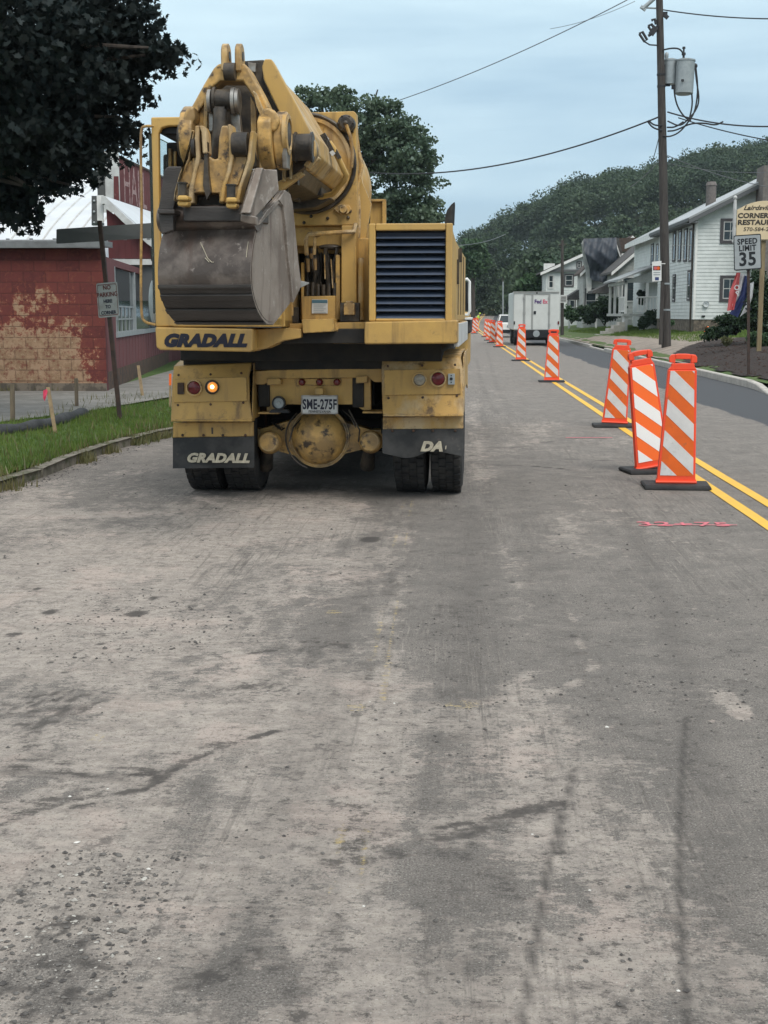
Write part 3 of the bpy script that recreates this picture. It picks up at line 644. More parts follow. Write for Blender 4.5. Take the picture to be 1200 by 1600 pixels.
M['peb_light'] = mat('pale_limestone_chips', (.46, .44, .40), .85, c2=(.24, .22, .20), vs=25)
def dd(x, y):
    t = fbm(np.array(x*1.7), np.array(y*1.1), 3, 44); return max(.05, min(1, (float(t)-.42)*5))
pebbles('asphalt_crumbs', 3800, (-2.2, 2.0, 2.6, 7.5), .002, .011, M['peb_dark'], dd)
pebbles('asphalt_crumbs', 700, (-3.5, 4.0, 6, 14), .004, .016, M['peb_dark'], dd)
pebbles('pale_chips', 500, (-2.2, 2.0, 2.6, 6.0), .0015, .006, M['peb_light'], dd)
sp3 = []
pebbles('asphalt_crumbs', 700, (-4.2, -3.4, 8.5, 18), .004, .018, M['peb_dark'], lambda x, y: max(0, 1-abs(x-klx(y)-.12)*4))
c1 = G(110, 1450); c2_ = G(50, 1560)
pebbles('pale_chips', 200, (c1.x-.16, c1.x+.16, c1.y-.3, c1.y+.4), .002, .010, M['peb_light'])
pebbles('asphalt_crumbs', 900, (c2_.x-.25, c1.x+.22, c2_.y-.3, c1.y+.5), .003, .012, M['peb_dark'])
M['chip'] = mat('bark_mulch_chip', (.060, .034, .024), .9, c2=(.025, .016, .013), vs=40)
pebbles('mulch_chips', 3500, (6.75, 12.5, 26.3, 47), .015, .06, M['chip'], lambda x, y: 1.0 if x > 6.75+max(0, y-38)*.22 else 0.0, lambda x, y: hR(x, y)+.04)
M['litter'] = mat('pale_flake', (.62, .60, .56), .8)
pebbles('pale_chips', 16, (-1.5, 1.6, 2.9, 5.5), .005, .013, M['litter'])

# ================================================================== the wheeled excavator
TY = R(-2.0)
T0 = AY(503, 770, 11.9); T0.z = 0
ex = thing('wheeled_excavator', T0, 'yellow truck-mounted telescoping-boom excavator seen from behind, its bucket raised and curled', 'excavator', rz=TY)
TM = MW[ex.name]; TI = TM.inverted()
tn = TM.to_3x3() @ Vector((0, 1, 0))
def T(u, v, d):         # the point at depth d along the machine (0 at the rear axle, negative nearer) seen at (u, v); machine frame
    r_ = ray(u, v); t = (T0+tn*d-C0).dot(tn)/r_.dot(tn); return TI @ (C0+r_*t)
def E(mb, pts, d, th): return mb.prism([T(u, v, d) for u, v in pts], (0, th, 0))
def RB(mb, u0, v0, u1, v1, d, th): return E(mb, [(u0, v0), (u1, v0), (u1, v1), (u0, v1)], d, th)
def PB(name, m, fn, bevel=.008, parent=ex):
    mb = MB(); fn(mb)
    if name in SPLIT: return split_build(mb, name, m, parent, bevel)
    return mb.build(name, m, parent, bevel, local=True)
SPLIT = {'bolt', 'link_plate', 'axle_beam', 'arm_shoulder', 'brake_hose', 'oily_bracket', 'corner_plate', 'lift_cylinder', 'clevis', 'hose', 'hose_fitting', 'tower_shade_panel', 'nose_rib', 'boom_rail', 'head_cheek', 'tower_column', 'drain_hole', 'hose_clamp', 'bracket_web', 'wear_strip', 'bright_scratch', 'control_bracket', 'bolt_boss', 'bracket_pin', 'centre_frame', 'boom_nose_shade_plate', 'boom_dark_filler', 'boom_underside', 'hydraulic_hose', 'boom_foot', 'valve_housing'}
def split_build(mb, name, m, parent, bevel):
    # every loose piece becomes a part of its own
    root = list(range(len(mb.v)))
    def find(a):
        while root[a] != a: root[a] = root[root[a]]; a = root[a]
        return a
    key = {}
    for i, v in enumerate(mb.v):
        k = tuple(round(c, 5) for c in v)
        if k in key: root[find(i)] = find(key[k])
        else: key[k] = i
    for f in mb.f:
        for a in f[1:]: root[find(a)] = find(f[0])
    gr = {}
    for f, sm in zip(mb.f, mb.sm): gr.setdefault(find(f[0]), []).append((f, sm))
    last = None
    for g in gr.values():
        q = MB(); idx = {}
        for f, sm in g:
            for a in f:
                if a not in idx: idx[a] = len(q.v); q.v.append(mb.v[a])
            q.f.append(tuple(idx[a] for a in f)); q.sm.append(sm)
        last = q.build(name, m, parent, bevel, local=True)
    return last
Y_, YC, YW, YD = M['yellow'], M['yellow_clean'], M['yellow_worn'], M['yellow_dusty']
Yd = Vector((0, 1, 0)); X = Vector((1, 0, 0)); Z = Vector((0, 0, 1))

# ---- wheels
def tyre(x, y, r=.515, w=.29, parent=ex):
    c = Vector((x, y, r)); prof = [(-w/2+.015, r*.60), (-w/2, r*.72), (-w/2+.005, r*.88), (-w/2+.03, r*.955), (-w/2+.05, r*.975), (w/2-.05, r*.975), (w/2-.03, r*.955), (w/2-.005, r*.88), (w/2, r*.72), (w/2-.015, r*.60)]
    t = MB(); t.lathe(c, X, prof, 44)
    n = 40
    for k in range(n):          # tread lugs in staggered rows, grooves between
        for row, off in ((-1.5, 0), (-.5, .5), (.5, 0), (1.5, .5)):
            a = 2*math.pi*(k+off)/n; cx = row*w*.225
            m_ = Matrix.Rotation(a, 3, 'X'); p = c+Vector((cx, 0, 0))+m_@Vector((0, 0, r*.982))
            t.box(p, (w*.195, 2*math.pi*r/n*.74, r*.036), rx=a)
    o = t.build('wheel', M['rubber'], parent, local=True)
    h = MB(); h.lathe(c-X*(w/2-.03), X, [(0, r*.60), (w-.06, r*.60)], 30); h.lathe(c, X, [(-.02, r*.6), (-.02, .12), (.03, .11), (.03, .0)], 30)
    h.build('rim', M['rust'], o, local=True); return o
for (ua, ub) in ((285, 340), (346, 401), (613, 665), (671, 722)):
    xa, xb = T(ua, 750, -.45).x, T(ub, 750, -.45).x
    w_ = xb-xa; tyre((xa+xb)/2, 0, w=w_)
xl, xr = T(312, 750, 0).x, T(696, 750, 0).x
for yy in (5.1,):
    for x_ in (xl+.22, xr-.30): tyre(x_, yy, w=.34)

# ---- axle, differential, brake chambers
def f(mb):
    c = T(494, 686, -.50); c0 = c+Vector((0, .55, 0))
    mb.lathe(c+Vector((0, -.02, 0)), Yd, [(0, 0), (.004, .05), (.02, .11), (.05, .165), (.10, .215), (.16, .240), (.20, .245)], 36)
    mb.lathe(c+Vector((0, .17, 0)), Yd, [(0, .245), (.0, .272), (.035, .275), (.035, .25)], 36)
    mb.lathe(c+Vector((0, .2, 0)), Yd, [(0, .25), (.3, .25), (.45, .14), (.45, 0)], 30)
PB('differential_housing', YW, f, 0)
def f(mb):
    c = T(494, 682, -.22)
    for s in (-1, 1):
        A = [c+Vector((s*.16, y, z)) for y, z in ((-.10, .17), (.12, .17), (.12, -.17), (-.10, -.17))]
        B = [c+Vector((s*.50, y, z)) for y, z in ((-.07, .07), (.09, .07), (.09, -.09), (-.07, -.09))]
        if s < 0: A.reverse(); B.reverse()
        mb.loft(A, B)
        C = [c+Vector((s*1.05, y, z)) for y, z in ((-.07, .07), (.09, .07), (.09, -.09), (-.07, -.09))]
        if s < 0: C.reverse()
        mb.loft(B, C)
PB('axle_beam', YW, f, .01)
for u, v in ((419, 691), (578, 690)):
    def f(mb):
        c = T(u, v, -.52)
        mb.lathe(c, Vector((0, 1, -.12)), [(0, 0), (.0, .075), (.012, .088), (.06, .095), (.075, .102), (.10, .102), (.105, .088), (.17, .08), (.19, .03)], 26)
    o = PB('brake_chamber', YW, f, 0)
    PB('brake_bracket', M['grease'], lambda mb: mb.cyl(T(u, v+8, -.36), T(u-4, v+38, -.2), .05, .07, 12), 0, parent=o)
def f(mb):
    c = T(494, 686, -.5); r_ = .285
    mb.tube([c+Vector((math.cos(a)*r_, .1, math.sin(a)*r_)) for a in np.linspace(R(130), R(250), 14)], .008)
    mb.tube([T(545, 640, -.5), T(553, 655, -.52), T(562, 672, -.52), T(560, 690, -.45)], .007); mb.tube([T(535, 640, -.45), T(548, 652, -.5), T(556, 668, -.5)], .006)
    mb.tube([T(470, 655, -.4), T(458, 668, -.5), T(452, 690, -.5)], .007)
    mb.tube([T(425, 660, -.3), T(440, 672, -.35), T(455, 662, -.2)], .009)
PB('brake_hose', M['grease'], f, 0)

# ---- carrier frame
def f(mb):
    RB(mb, 398, 600, 600, 655, .35, 7.6); RB(mb, 405, 560, 590, 600, .0, 8.0)
    for x_ in (-.42, .40): mb.box((x_, 3.2, .93), (.10, 7.6, .26))
    mb.box((-.62, .2, .62), (.09, 1.1, .14)); mb.box((.62, .2, .62), (.09, 1.1, .14))
    mb.box((0, 4, 1.02), (2.0, 7.6, .10)); mb.bb((-1.12, .85, .27), (1.0, 4.5, 1.2)); mb.bb((-.9, 4.6, .30), (.8, 5.6, 1.0)); mb.bb((-1.1, 6.0, .25), (1.0, 7.3, .9)); mb.bb((-.55, -.35, .80), (.52, 1.2, 1.25)); mb.bb((-1.12, -.62, 1.12), (1.08, 2.5, 1.30))  # low wide boxes added to shut light out from under the machine
PB('chassis', M['dark'], f, .01)
def f(mb):
    E(mb, [(398, 580), (430, 578), (576, 575), (597, 575), (597, 597), (585, 597), (576, 590), (430, 592), (412, 601), (398, 601)], -.62, .10)
    E(mb, [(433, 578), (442, 578), (442, 573), (433, 573)], -.60, .05); E(mb, [(566, 576), (574, 576), (574, 570), (566, 570)], -.60, .05)
PB('rear_crossmember', Y_, f, .006)
def f(mb):
    E(mb, [(416, 590), (579, 588), (580, 641), (568, 641), (552, 632), (545, 632), (447, 632), (440, 642), (417, 643)], -.58, .05)
    RB(mb, 403, 644, 436, 647, -.66, .25); RB(mb, 566, 643, 597, 646, -.66, .25)
    E(mb, [(417, 592), (436, 591), (439, 594), (439, 601), (417, 602)], -.66, .08); E(mb, [(556, 588), (574, 587), (574, 598), (556, 599)], -.66, .08)
    RB(mb, 464, 592, 532, 602, -.605, .03)
PB('rear_panel', Y_, f, .004)
for u in (471, 498.5, 526):
    o = PB('marker_lamp', M['red_lens'], lambda mb: mb.lathe(T(u, 597.5, -.645), Yd, [(0, 0), (.002, .018), (.012, .028), (.03, .031), (.04, .031)], 18), 0); tag(o, 'small round red marker lamp')
PB('plate_lamp', YC, lambda mb: RB(mb, 492, 606, 505, 617, -.66, .06), .008)
pl = PB('licence_plate', M['white_dirty'], lambda mb: RB(mb, 471.5, 618.5, 527, 646, -.665, .006), .002)
def f(mb):
    for a in ((470.5, 617.5, 528, 619.5), (470.5, 645, 528, 647), (470.5, 617.5, 472.6, 647), (526, 617.5, 528, 647)): RB(mb, *a, -.672, .012)
PB('plate_frame', M['steel'], f, 0, parent=pl)
o_ = T(499.5, 639, -.667); text_mesh('plate_number', 'SME-275F', M['navy'], pl, o_, X, Z, .118, bold=.0035, depth=.001, align='CENTER', sx=.60, spacing=1.04, local=True)
o_ = T(499.5, 644.5, -.667); text_mesh('plate_caption', 'PENNSYLVANIA', M['grease'], pl, o_, X, Z, .026, bold=.0006, depth=.0008, align='CENTER', sx=1.05, local=True)
def f(mb):
    mb.lathe(T(435, 630, -.70), Yd, [(.0, .045), (.0, .058), (.03, .062), (.10, .05)], 22); E(mb, [(424, 640), (448, 640), (452, 645), (420, 645)], -.68, .08)
o = PB('backup_alarm', M['black'], f, .0)
PB('alarm_cone', M['galv'], lambda mb: mb.lathe(T(435, 630, -.69), Yd, [(.01, 0), (.0, .018), (.012, .020), (.012, .045)], 20), 0, parent=o)

# ---- fenders, lamps and flaps (left, right)
for side in (0, 1):
    if side == 0:
        up = [(272, 572), (393, 567), (394, 656), (267, 656)]; lo = [(270, 660), (396, 659), (396, 682), (270, 684)]; fl = [(270, 684), (397, 682), (397, 731), (272, 733)]
        slope = [(272, 572), (393, 567)]; plt = [(273, 592), (385, 589), (386, 627), (272, 629)]; tilt = [(272, 630), (386, 628), (394, 656), (267, 657)]
    else:
        up = [(597, 562), (720, 558), (724, 648), (598, 648)]; lo = [(598, 652), (724, 650), (724, 670), (598, 671)]; fl = [(597, 671), (724, 670), (725, 714), (700, 713), (670, 710), (655, 714), (632, 717), (598, 711)]
        slope = None; plt = [(600, 578), (719, 576), (720, 616), (601, 618)]; tilt = [(598, 619), (723, 617), (724, 648), (598, 649)]
    def f(mb):
        a, b = up[0], up[1]; k = .9 if side == 0 else .75
        z0 = T(*a, -.74); z1 = T(*b, -.74)
        # rear face leans forward at its top and kicks out at its lip
        P = [T(up[3][0], up[3][1], -.80), T(up[2][0], up[2][1], -.80), T(plt[2][0]+4, plt[2][1], -.745), T(plt[1][0]+4, plt[1][1], -.735), T(b[0], b[1], -.66), T(a[0], a[1], -.66), T(plt[0][0]-4, plt[0][1], -.735), T(plt[3][0]-4, plt[3][1], -.745)]
        top = [P[5], P[4]]; n0 = len(mb.v)
        V = []
        for L_, R_ in ((P[0], P[1]), (P[7], P[2]), (P[6], P[3]), (P[5], P[4])): V += [L_, R_]
        zt = max(P[4].z, P[5].z)+.035
        V += [Vector((P[5].x, -.30, zt)), Vector((P[4].x, -.30, zt)), Vector((P[5].x, .75, zt)), Vector((P[4].x, .75, zt)), Vector((P[5].x, .82, zt-.4)), Vector((P[4].x, .82, zt-.4))]
        m_ = len(V); V += [v_+(Vector((0, .02, -.02)) if i > 5 else Vector((0, .03, 0))) for i, v_ in enumerate(V)]
        F = [(2*i, 2*i+1, 2*i+3, 2*i+2) for i in range(m_//2-1)]; F += [tuple(m_+q for q in reversed(t_)) for t_ in F]
        F += [(2*i+2, m_+2*i+2, m_+2*i, 2*i) for i in range(m_//2-1)]+[(2*i+1, m_+2*i+1, m_+2*i+3, 2*i+3) for i in range(m_//2-1)]
        F += [(0, m_, m_+1, 1), (m_-2, m_-1, 2*m_-1, 2*m_-2)]
        mb.add(V, F)
        # side skirts close the box
        for x_, q0, q1 in ((P[0].x, P[0], P[5]), (P[1].x, P[1], P[4])):
            mb.prism([Vector((x_, -.77, q0.z)), Vector((x_, -.66, q1.z)), Vector((x_, -.30, zt)), Vector((x_, .75, zt)), Vector((x_, .80, zt-.38)), Vector((x_, .45, zt-.32)), Vector((x_, -.35, zt-.32)), Vector((x_, -.45, q0.z))], (.012 if x_ == P[0].x else -.012, 0, 0))
    fd = PB('fender', YD if side else Y_, f, .006); tag(fd, ('left', 'right')[side]+' rear fender box')
    PB('lamp_panel', YC if side == 0 else Y_, lambda mb: E(mb, plt, -.757, .012), .004, parent=fd)
    def f(mb):
        E(mb, lo, -.70, .03)
        a, b = up[3], up[2]; RB(mb, a[0], a[1]-1, b[0], a[1]+3, -.815, .12)
    PB('lower_panel', YD if side else Y_, f, .006, parent=fd)
    def f(mb):
        for u_, v_ in ((plt[0][0]+6, plt[0][1]-6), ((plt[0][0]+plt[1][0])/2, plt[0][1]-7), (plt[1][0]-8, plt[1][1]-6), (plt[3][0]+6, plt[3][1]+4), ((plt[3][0]+plt[2][0])/2, plt[3][1]+3), (plt[2][0]-6, plt[2][1]+2)):
            mb.ball(T(u_, v_, -.755), .011, 8, 6)
        for q in (.12, .38, .62, .9): mb.ball(T(lo[3][0]+(lo[2][0]-lo[3][0])*q, lo[3][1]-4 if side == 0 else lo[3][1]+2, -.715 if side == 0 else -.72), .012, 8, 6)
    PB('bolt', M['rust'], f, 0, parent=fd)
    # flap: a thin sheet, wavy and curled at the hem
    mb = MB(); nx_, nz_ = 24, 10; A = []
    for j in range(nz_+1):
        for i in range(nx_+1):
            s_ = i/nx_; t_ = j/nz_
            if side == 0: ub = 270+127*s_; vt = 684-2*s_; vb = 732-1.5*s_
            else: ub = 597.5+127*s_; vt = 671-1*s_; vb = np.interp(s_, [0, .28, .40, .55, .72, 1], [708, 716, 714, 706, 706, 713])
            A.append(T(ub, vt+(vb-vt)*t_, -.71-.03*t_*math.sin(s_*7+side*2)-(.05*t_ if side else .02*t_)))
    for off in (0, 1):
        mb.add([p+Vector((0, .012*off, 0)) for p in A], [((j*(nx_+1)+i), (j*(nx_+1)+i+1), ((j+1)*(nx_+1)+i+1), ((j+1)*(nx_+1)+i)) if off else ((j+1)*(nx_+1)+i, (j+1)*(nx_+1)+i+1, j*(nx_+1)+i+1, j*(nx_+1)+i) for j in range(nz_) for i in range(nx_)], True)
    mf = mb.build('mud_flap', M['flap'], ex, local=True)
    tag(mf, 'flat black mud flap lettered in cream' if side == 0 else 'curled black mud flap with half its letters gone')
    if side == 0: text_mesh('flap_lettering', 'GRADALL', M['cream'], mf, T(291, 721.5, -.765), X, Z, .105, bold=.006, shear=.3, depth=.002, sx=1.14, spacing=1.05, local=True)
    else:
        text_mesh('flap_lettering', 'DA', M['cream'], mf, T(657, 704, -.80), X, Z, .108, bold=.007, shear=.3, depth=.002, sx=1.15, spacing=1.05, local=True)
        PB('letter_scrap', M['cream'], lambda mb: E(mb, [(696, 697), (697.6, 696), (697, 702), (695.5, 702)], -.80, .003), 0, parent=mf)
    # lamps
    def lamp(name, u_, v_, r_, m_, lab):
        ring = PB(name, m_, lambda mb: mb.lathe(T(u_, v_, -.785), Yd, [(0, 0), (.003, r_*.5), (.012, r_*.92), (.02, r_), (.04, r_)], 28), 0, parent=ex)
        PB('lamp_ring', YW if name != 'turn_lamp' else M['grease'], lambda mb: mb.lathe(T(u_, v_, -.772), Yd, [(0, r_*1.0), (-.006, r_*1.05), (-.004, r_*1.22), (.02, r_*1.24)], 28), 0, parent=ring)
        tag(ring, lab); return ring
    if side == 0:
        lamp('tail_lamp', 303, 606, .057, M['red_lens'], 'round red tail lamp on the left fender')
        r_ = lamp('turn_lamp', 331, 605, .050, M['clear_lens'], 'glowing amber round lamp on the left fender')
        PB('glowing_lens', M['amber_lit'], lambda mb: mb.lathe(T(331.5, 605, -.797), Yd, [(0, 0), (.002, .028), (.010, .040), (.014, .043)], 24), 0, parent=r_)
        PB('bulb_glow', M['amber_core'], lambda mb: mb.ball(T(331.5, 604.5, -.800), .017, 12, 8, (1, .3, 1)), 0, parent=r_)
        PB('side_reflector', M['rust'], lambda mb: RB(mb, 277, 598, 287, 616, -.775, .02), .003)
        PB('paint_chip', M['grease'], lambda mb: E(mb, [(330, 668), (333, 668), (333, 678), (330.5, 678)], -.703, .004), 0, parent=fd)
    else:
        lamp('reversing_lamp', 655.5, 593.5, .050, M['clear_lens'], 'round clear reversing lamp on the right fender')
        lamp('tail_lamp', 684.5, 592, .056, M['red_lens'], 'round red tail lamp on the right fender')
        o = PB('trailer_socket', M['galv'], lambda mb: RB(mb, 700, 584, 710.5, 601, -.785, .03), .003)
        PB('socket_hole', M['black'], lambda mb: (mb.cyl(T(705, 592, -.79), T(705, 592, -.77), .013, n=12), mb.cyl(T(705, 587, -.788), T(705, 587, -.77), .006, n=8), mb.cyl(T(705, 597.5, -.788), T(705, 597.5, -.77), .006, n=8)), 0, parent=o)

# ---- upper structure: beams, platform, centre tower
PB('turntable_deck', M['dark'], lambda mb: (mb.box((0, 1.1, 1.33), (2.25, 3.6, .26)), mb.box((0, -.75, 1.42), (2.0, .9, .12)), mb.cyl((0, 1.0, 1.05), (0, 1.0, 1.3), .70, n=40)), .01)  # near-black deck boxes carry the shadow between carrier and upper
def f(mb):
    E(mb, [(242, 511), (395, 514), (395, 548), (391, 550), (250, 547), (244, 543)], -1.50, .45)
cb = PB('cab_beam', YC, f, .014)
text_mesh('beam_lettering', 'GRADALL', M['navy'], cb, T(255, 540.5, -1.503), X, Z, .130, bold=.0095, shear=.30, depth=.0015, sx=1.12, spacing=1.05, local=True)
def f(mb):
    E(mb, [(394, 515), (440, 512), (470, 514), (470, 528), (442, 533), (415, 545), (394, 549)], -1.30, .30)
    E(mb, [(440, 506), (571, 503), (571, 537), (520, 537), (512, 524), (470, 524), (440, 531)], -1.15, .3)
PB('centre_frame', Y_, f, .008)
PB('counterweight_beam', Y_, lambda mb: (E(mb, [(569, 503), (715, 500), (714, 537), (569, 538)], -1.42, .30), mb.box(((T(569, 520, -1.1).x+T(716, 520, -1.1).x)/2, .55, (T(600, 503, -1.1).z+T(600, 537, -1.1).z)/2), (T(716, 520, -1.1).x-T(569, 520, -1.1).x, 3.3, T(600, 503, -1.1).z-T(600, 534, -1.1).z))), .014)
# engine hood
def f(mb):
    d = -1.36
    E(mb, [(575, 350), (714, 347), (716, 359), (587, 361), (585, 502), (577, 503)], d, .05)
    E(mb, [(703, 358), (716, 358), (716, 500), (702, 500)], d, .05)
hx0, hx1 = T(577, 400, -1.3).x, T(707.5, 400, -1.3).x
hz0, hz1 = T(600, 502, -1.33).z, T(600, 349.5, -1.33).z
def f(mb):
    d = -1.36; q = lambda u, v: T(u, v, d)
    for x0, x1, z0, z1 in ((hx0, hx0+.055, hz0, hz1), (hx1-.055, hx1, hz0, hz1), (hx0+.055, hx1-.055, hz1-.055, hz1), (hx0+.055, hx1-.055, hz0, hz0+.022)): mb.bb((x0, d, z0), (x1, d+.05, z1))
hd = None
def hood(mb):
    # closed body with a sloped shoulder on its outer side
    prof = [(hx0+.01, hz0), (hx1-.012, hz0), (hx1-.012, hz1-.01), (hx0+.01, hz1-.01)]
    A = [Vector((x, -1.30, z)) for x, z in prof]; 
    B = [Vector((hx0+.01, -1.05, hz0)), Vector((hx1+.02, -1.05, hz0)), Vector((hx1+.02, -1.05, hz1-.11)), Vector((hx0+.01, -1.05, hz1-.01))]
    C_ = [Vector((hx0+.01, 2.0, hz0)), Vector((hx1+.02, 2.0, hz0)), Vector((hx1+.02, 2.0, hz1-.13)), Vector((hx1-.10, 2.0, hz1-.01)), Vector((hx0+.01, 2.0, hz1-.01))]
    B5 = [B[0], B[1], Vector((hx1+.02, -1.05, hz1-.13)), Vector((hx1-.10, -1.05, hz1-.01)), B[3]]
    A5 = [A[0], A[1], A[2], Vector((hx1-.05, -1.30, hz1-.01)), A[3]]
    for s0, s1 in ((A5, B5), (B5, C_)): mb.loft(s0[::-1], s1[::-1], cap=False)
    mb.add(C_, [(4, 3, 2, 1, 0)])
hd = PB('engine_hood', YC, hood, .01)
PB('louvre_frame', YC, f, .010, parent=hd)
PB('louvre_backing', M['black'], lambda mb: mb.bb((hx0+.05, -1.24, hz0+.02), (hx1-.05, -1.22, hz1-.05)), 0, parent=hd)
nl = 12; zt, zb = hz1-.058, hz0+.022; ph = (zt-zb)/nl
for k in range(nl):
    def f(mb):
        z0 = zt-k*ph; xa, xb = hx0+.058, hx1-.058
        sec = [(-1.335, z0-ph*.99), (-1.325, z0-ph*.80), (-1.285, z0-ph*.45), (-1.235, z0-ph*.05), (-1.232, z0-ph*.10), (-1.28, z0-ph*.52), (-1.32, z0-ph*.84), (-1.331, z0-ph*1.03)]
        P = [Vector((xa, y, z)) for y, z in sec]; mb.prism(P, (xb-xa, 0, 0))
    PB('louvre_slat', M['louvre'], f, 0, parent=hd)
# seams and hinges on the side of the hood
def f(mb):
    for y in (-.55, .25, 1.1): mb.bb((hx1+.019, y, hz0+.05), (hx1+.026, y+.012, hz1-.16))
    mb.bb((hx1+.02, -.9, hz0+.3), (hx1+.04, -.86, hz0+.5)); mb.bb((hx1+.02, -.3, hz0+.5), (hx1+.045, -.26, hz0+.62))
PB('hood_seam', M['grease'], f, 0, parent=hd)
def f(mb):
    mb.bb((hx1+.005, -1.0, hz0-.21), (hx1+.045, 2.2, hz0-.02))
PB('side_sill', M['white_dirty'], f, .006)
# exhaust stack: curved, tapering blade-shaped tip
def f(mb):
    P = [T(695, 352, .4), T(696, 338, .4), T(699, 328, .4), T(705, 320, .4), T(709.5, 316.5, .4)]
    Q = [T(709.5, 352, .4), T(710, 338, .4), T(710.5, 328, .4), T(710.8, 320, .4), T(710.3, 316.5, .4)]
    n = 12; V = []; 
    for a, b in zip(P, Q):
        c = (a+b)/2; r_ = (b.x-a.x)/2+.003
        for i in range(n): an = 2*math.pi*i/n; V.append(c+Vector((math.cos(an)*r_, math.sin(an)*.045, 0)))
    mb.add(V, [(k*n+i, k*n+(i+1) % n, (k+1)*n+(i+1) % n, (k+1)*n+i) for k in range(4) for i in range(n)], True)
    mb.add(V[-n:], [tuple(range(n))])
PB('exhaust_stack', M['flap'], f, 0)

# ---- the cradle plate that carries the boom, and the ring round the boom
ring_c = T(480, 256, -1.02); ring_r = 72/F_PX*(ring_c-TI@C0).length
def f(mb):
    E(mb, [(440, 180), (466, 176), (553, 173.5), (556, 176), (559, 352), (455, 353), (430, 353), (425, 200)], -1.0, .16)
cp = PB('cradle_plate', Y_, f, .012)
def f(mb):
    n = 60; rt = .016
    P = [ring_c+Vector((math.cos(a)*ring_r, 0, math.sin(a)*ring_r)) for a in np.linspace(0, 2*math.pi, n+1)]
    mb.tube(P, rt, 8)
PB('ring_gear', M['grease'], f, 0, parent=cp)
def f(mb):
    mb.lathe(ring_c+Vector((0, -.03, 0)), Yd, [(0.0, ring_r-.05), (0, ring_r-.02), (.03, ring_r-.02)], 50)
    mb.lathe(ring_c+Vector((0, -.012, 0)), Yd, [(0, 0), (0.0, ring_r-.04)], 50)
PB('ring_plate', YD, f, 0, parent=cp)
def f(mb):
    mb.lathe(T(540, 192, -1.10), Yd, [(0, 0), (0, .045), (.02, .068), (.10, .072)], 22)
    mb.ball(T(540, 192, -1.12), .02, 10, 8)
    for a in range(6): mb.ball(T(540, 192, -1.09)+Vector((math.cos(a*1.05)*.058, 0, math.sin(a*1.05)*.058)), .009, 6, 5)
    E(mb, [(524, 196), (530, 186), (540, 182), (552, 188), (552, 206), (540, 208), (528, 204)], -1.04, .05)
PB('swing_motor', M['grease'], f, .004)
def f(mb):
    E(mb, [(521, 326), (530, 319), (545, 320), (549, 327), (543, 334), (530, 334)], -1.03, .03)
    mb.lathe(T(536, 327, -1.08), Yd, [(0, 0), (0, .028), (.05, .035)], 16)
PB('port_cover', YW, f, .004)
PB('cradle_bolt', M['grease'], lambda mb: [mb.ball(T(u, v, -1.005), .014, 8, 6) for u, v in ((486, 338), (512, 341), (547, 330), (475, 348), (544, 340))], 0, parent=cp)
PB('hose', YD, lambda mb: mb.tube([T(541, 195, -1.14), T(548, 215, -1.12), T(551, 240, -1.1), T(549, 262, -1.08)], .014), 0)
# boom carried on behind the plate: round barrel and its guard
def f(mb):
    c = T(484, 291, -.5); r_ = 88/F_PX*(c-TI@C0).length
    mb.lathe(c+Vector((0, -.25, 0)), Yd, [(0, r_*.80), (.10, r_*.90), (.3, r_*.98), (.55, r_), (.72, r_*.98), (.80, 0)], 44)
PB('boom_barrel', YD, f, 0)
def f(mb):
    E(mb, [(556, 225), (560, 232), (566, 285), (580, 318), (572, 370), (564, 402), (557, 380)], -.80, .05)
PB('barrel_guard', YC, f, .004)
PB('hose', YD, lambda mb: (mb.tube([T(556, 205, -.86), T(560, 235, -.86), T(566, 258, -.9), T(559, 290, -.9), T(561, 335, -.9), T(560, 372, -.9)], .016), mb.tube([T(556, 350, -1.0), T(553, 362, -1.05), T(530, 363, -1.1), T(482, 366, -1.15), T(478, 375, -1.15), T(479, 398, -1.1)], .018), mb.tube([T(500, 366, -1.1), T(492, 372, -1.12), T(491, 398, -1.1)], .014)), 0)
def f(mb):
    RB(mb, 578, 313, 603, 352, .5, .05); RB(mb, 597, 312, 603, 352, .45, .05); RB(mb, 577, 311, 603, 315, .45, .05)
PB('rear_screen', Y_, f, .004)

# ---- tower below the cradle: columns, valve bank, hoses
def f(mb):
    RB(mb, 432, 352, 576, 506, -.55, .06)
PB('tower_back', M['yellow_dusty'], f, .01)
PB('tower_shade_panel', M['dark'], lambda mb: (RB(mb, 445, 395, 535, 470, -.60, .05), RB(mb, 430, 380, 447, 506, -.62, .05), RB(mb, 556, 372, 577, 470, -.62, .05)), 0)  # flat dark panels stand for the shade inside the tower
def f(mb):
    RB(mb, 533, 352, 557, 474, -1.02, .22); RB(mb, 440, 353, 558, 385, -.93, .12); RB(mb, 558, 372, 577, 505, -.85, .2)
    RB(mb, 440, 376, 535, 396, -.86, .1)
tw = PB('tower_column', Y_, f, .01)
def f(mb):
    E(mb, [(470, 463), (524, 462), (524, 500), (472, 500)], -1.06, .2); RB(mb, 470, 410, 475, 500, -1.0, .06); RB(mb, 524, 398, 531, 500, -1.0, .08)
    E(mb, [(471, 499), (521, 498), (523, 518), (473, 521)], -1.28, .25); E(mb, [(521, 498), (530, 516), (530, 520), (522, 519)], -1.2, .1)
PB('valve_housing', Y_, f, .008)
PB('lift_cylinder', YD, lambda mb: (mb.cyl(T(564, 403, -.98), T(564, 500, -.98), .026, n=14), mb.cyl(T(459, 440, -.9), T(457, 500, -.9), .04, n=14), mb.cyl(T(436, 420, -.9), T(438, 500, -.9), .045, n=14)), 0)
def f(mb):
    RB(mb, 531, 473, 562, 503, -1.08, .05); RB(mb, 436, 480, 467, 505, -1.02, .05)
PB('oily_bracket', M['grease'], f, .006)
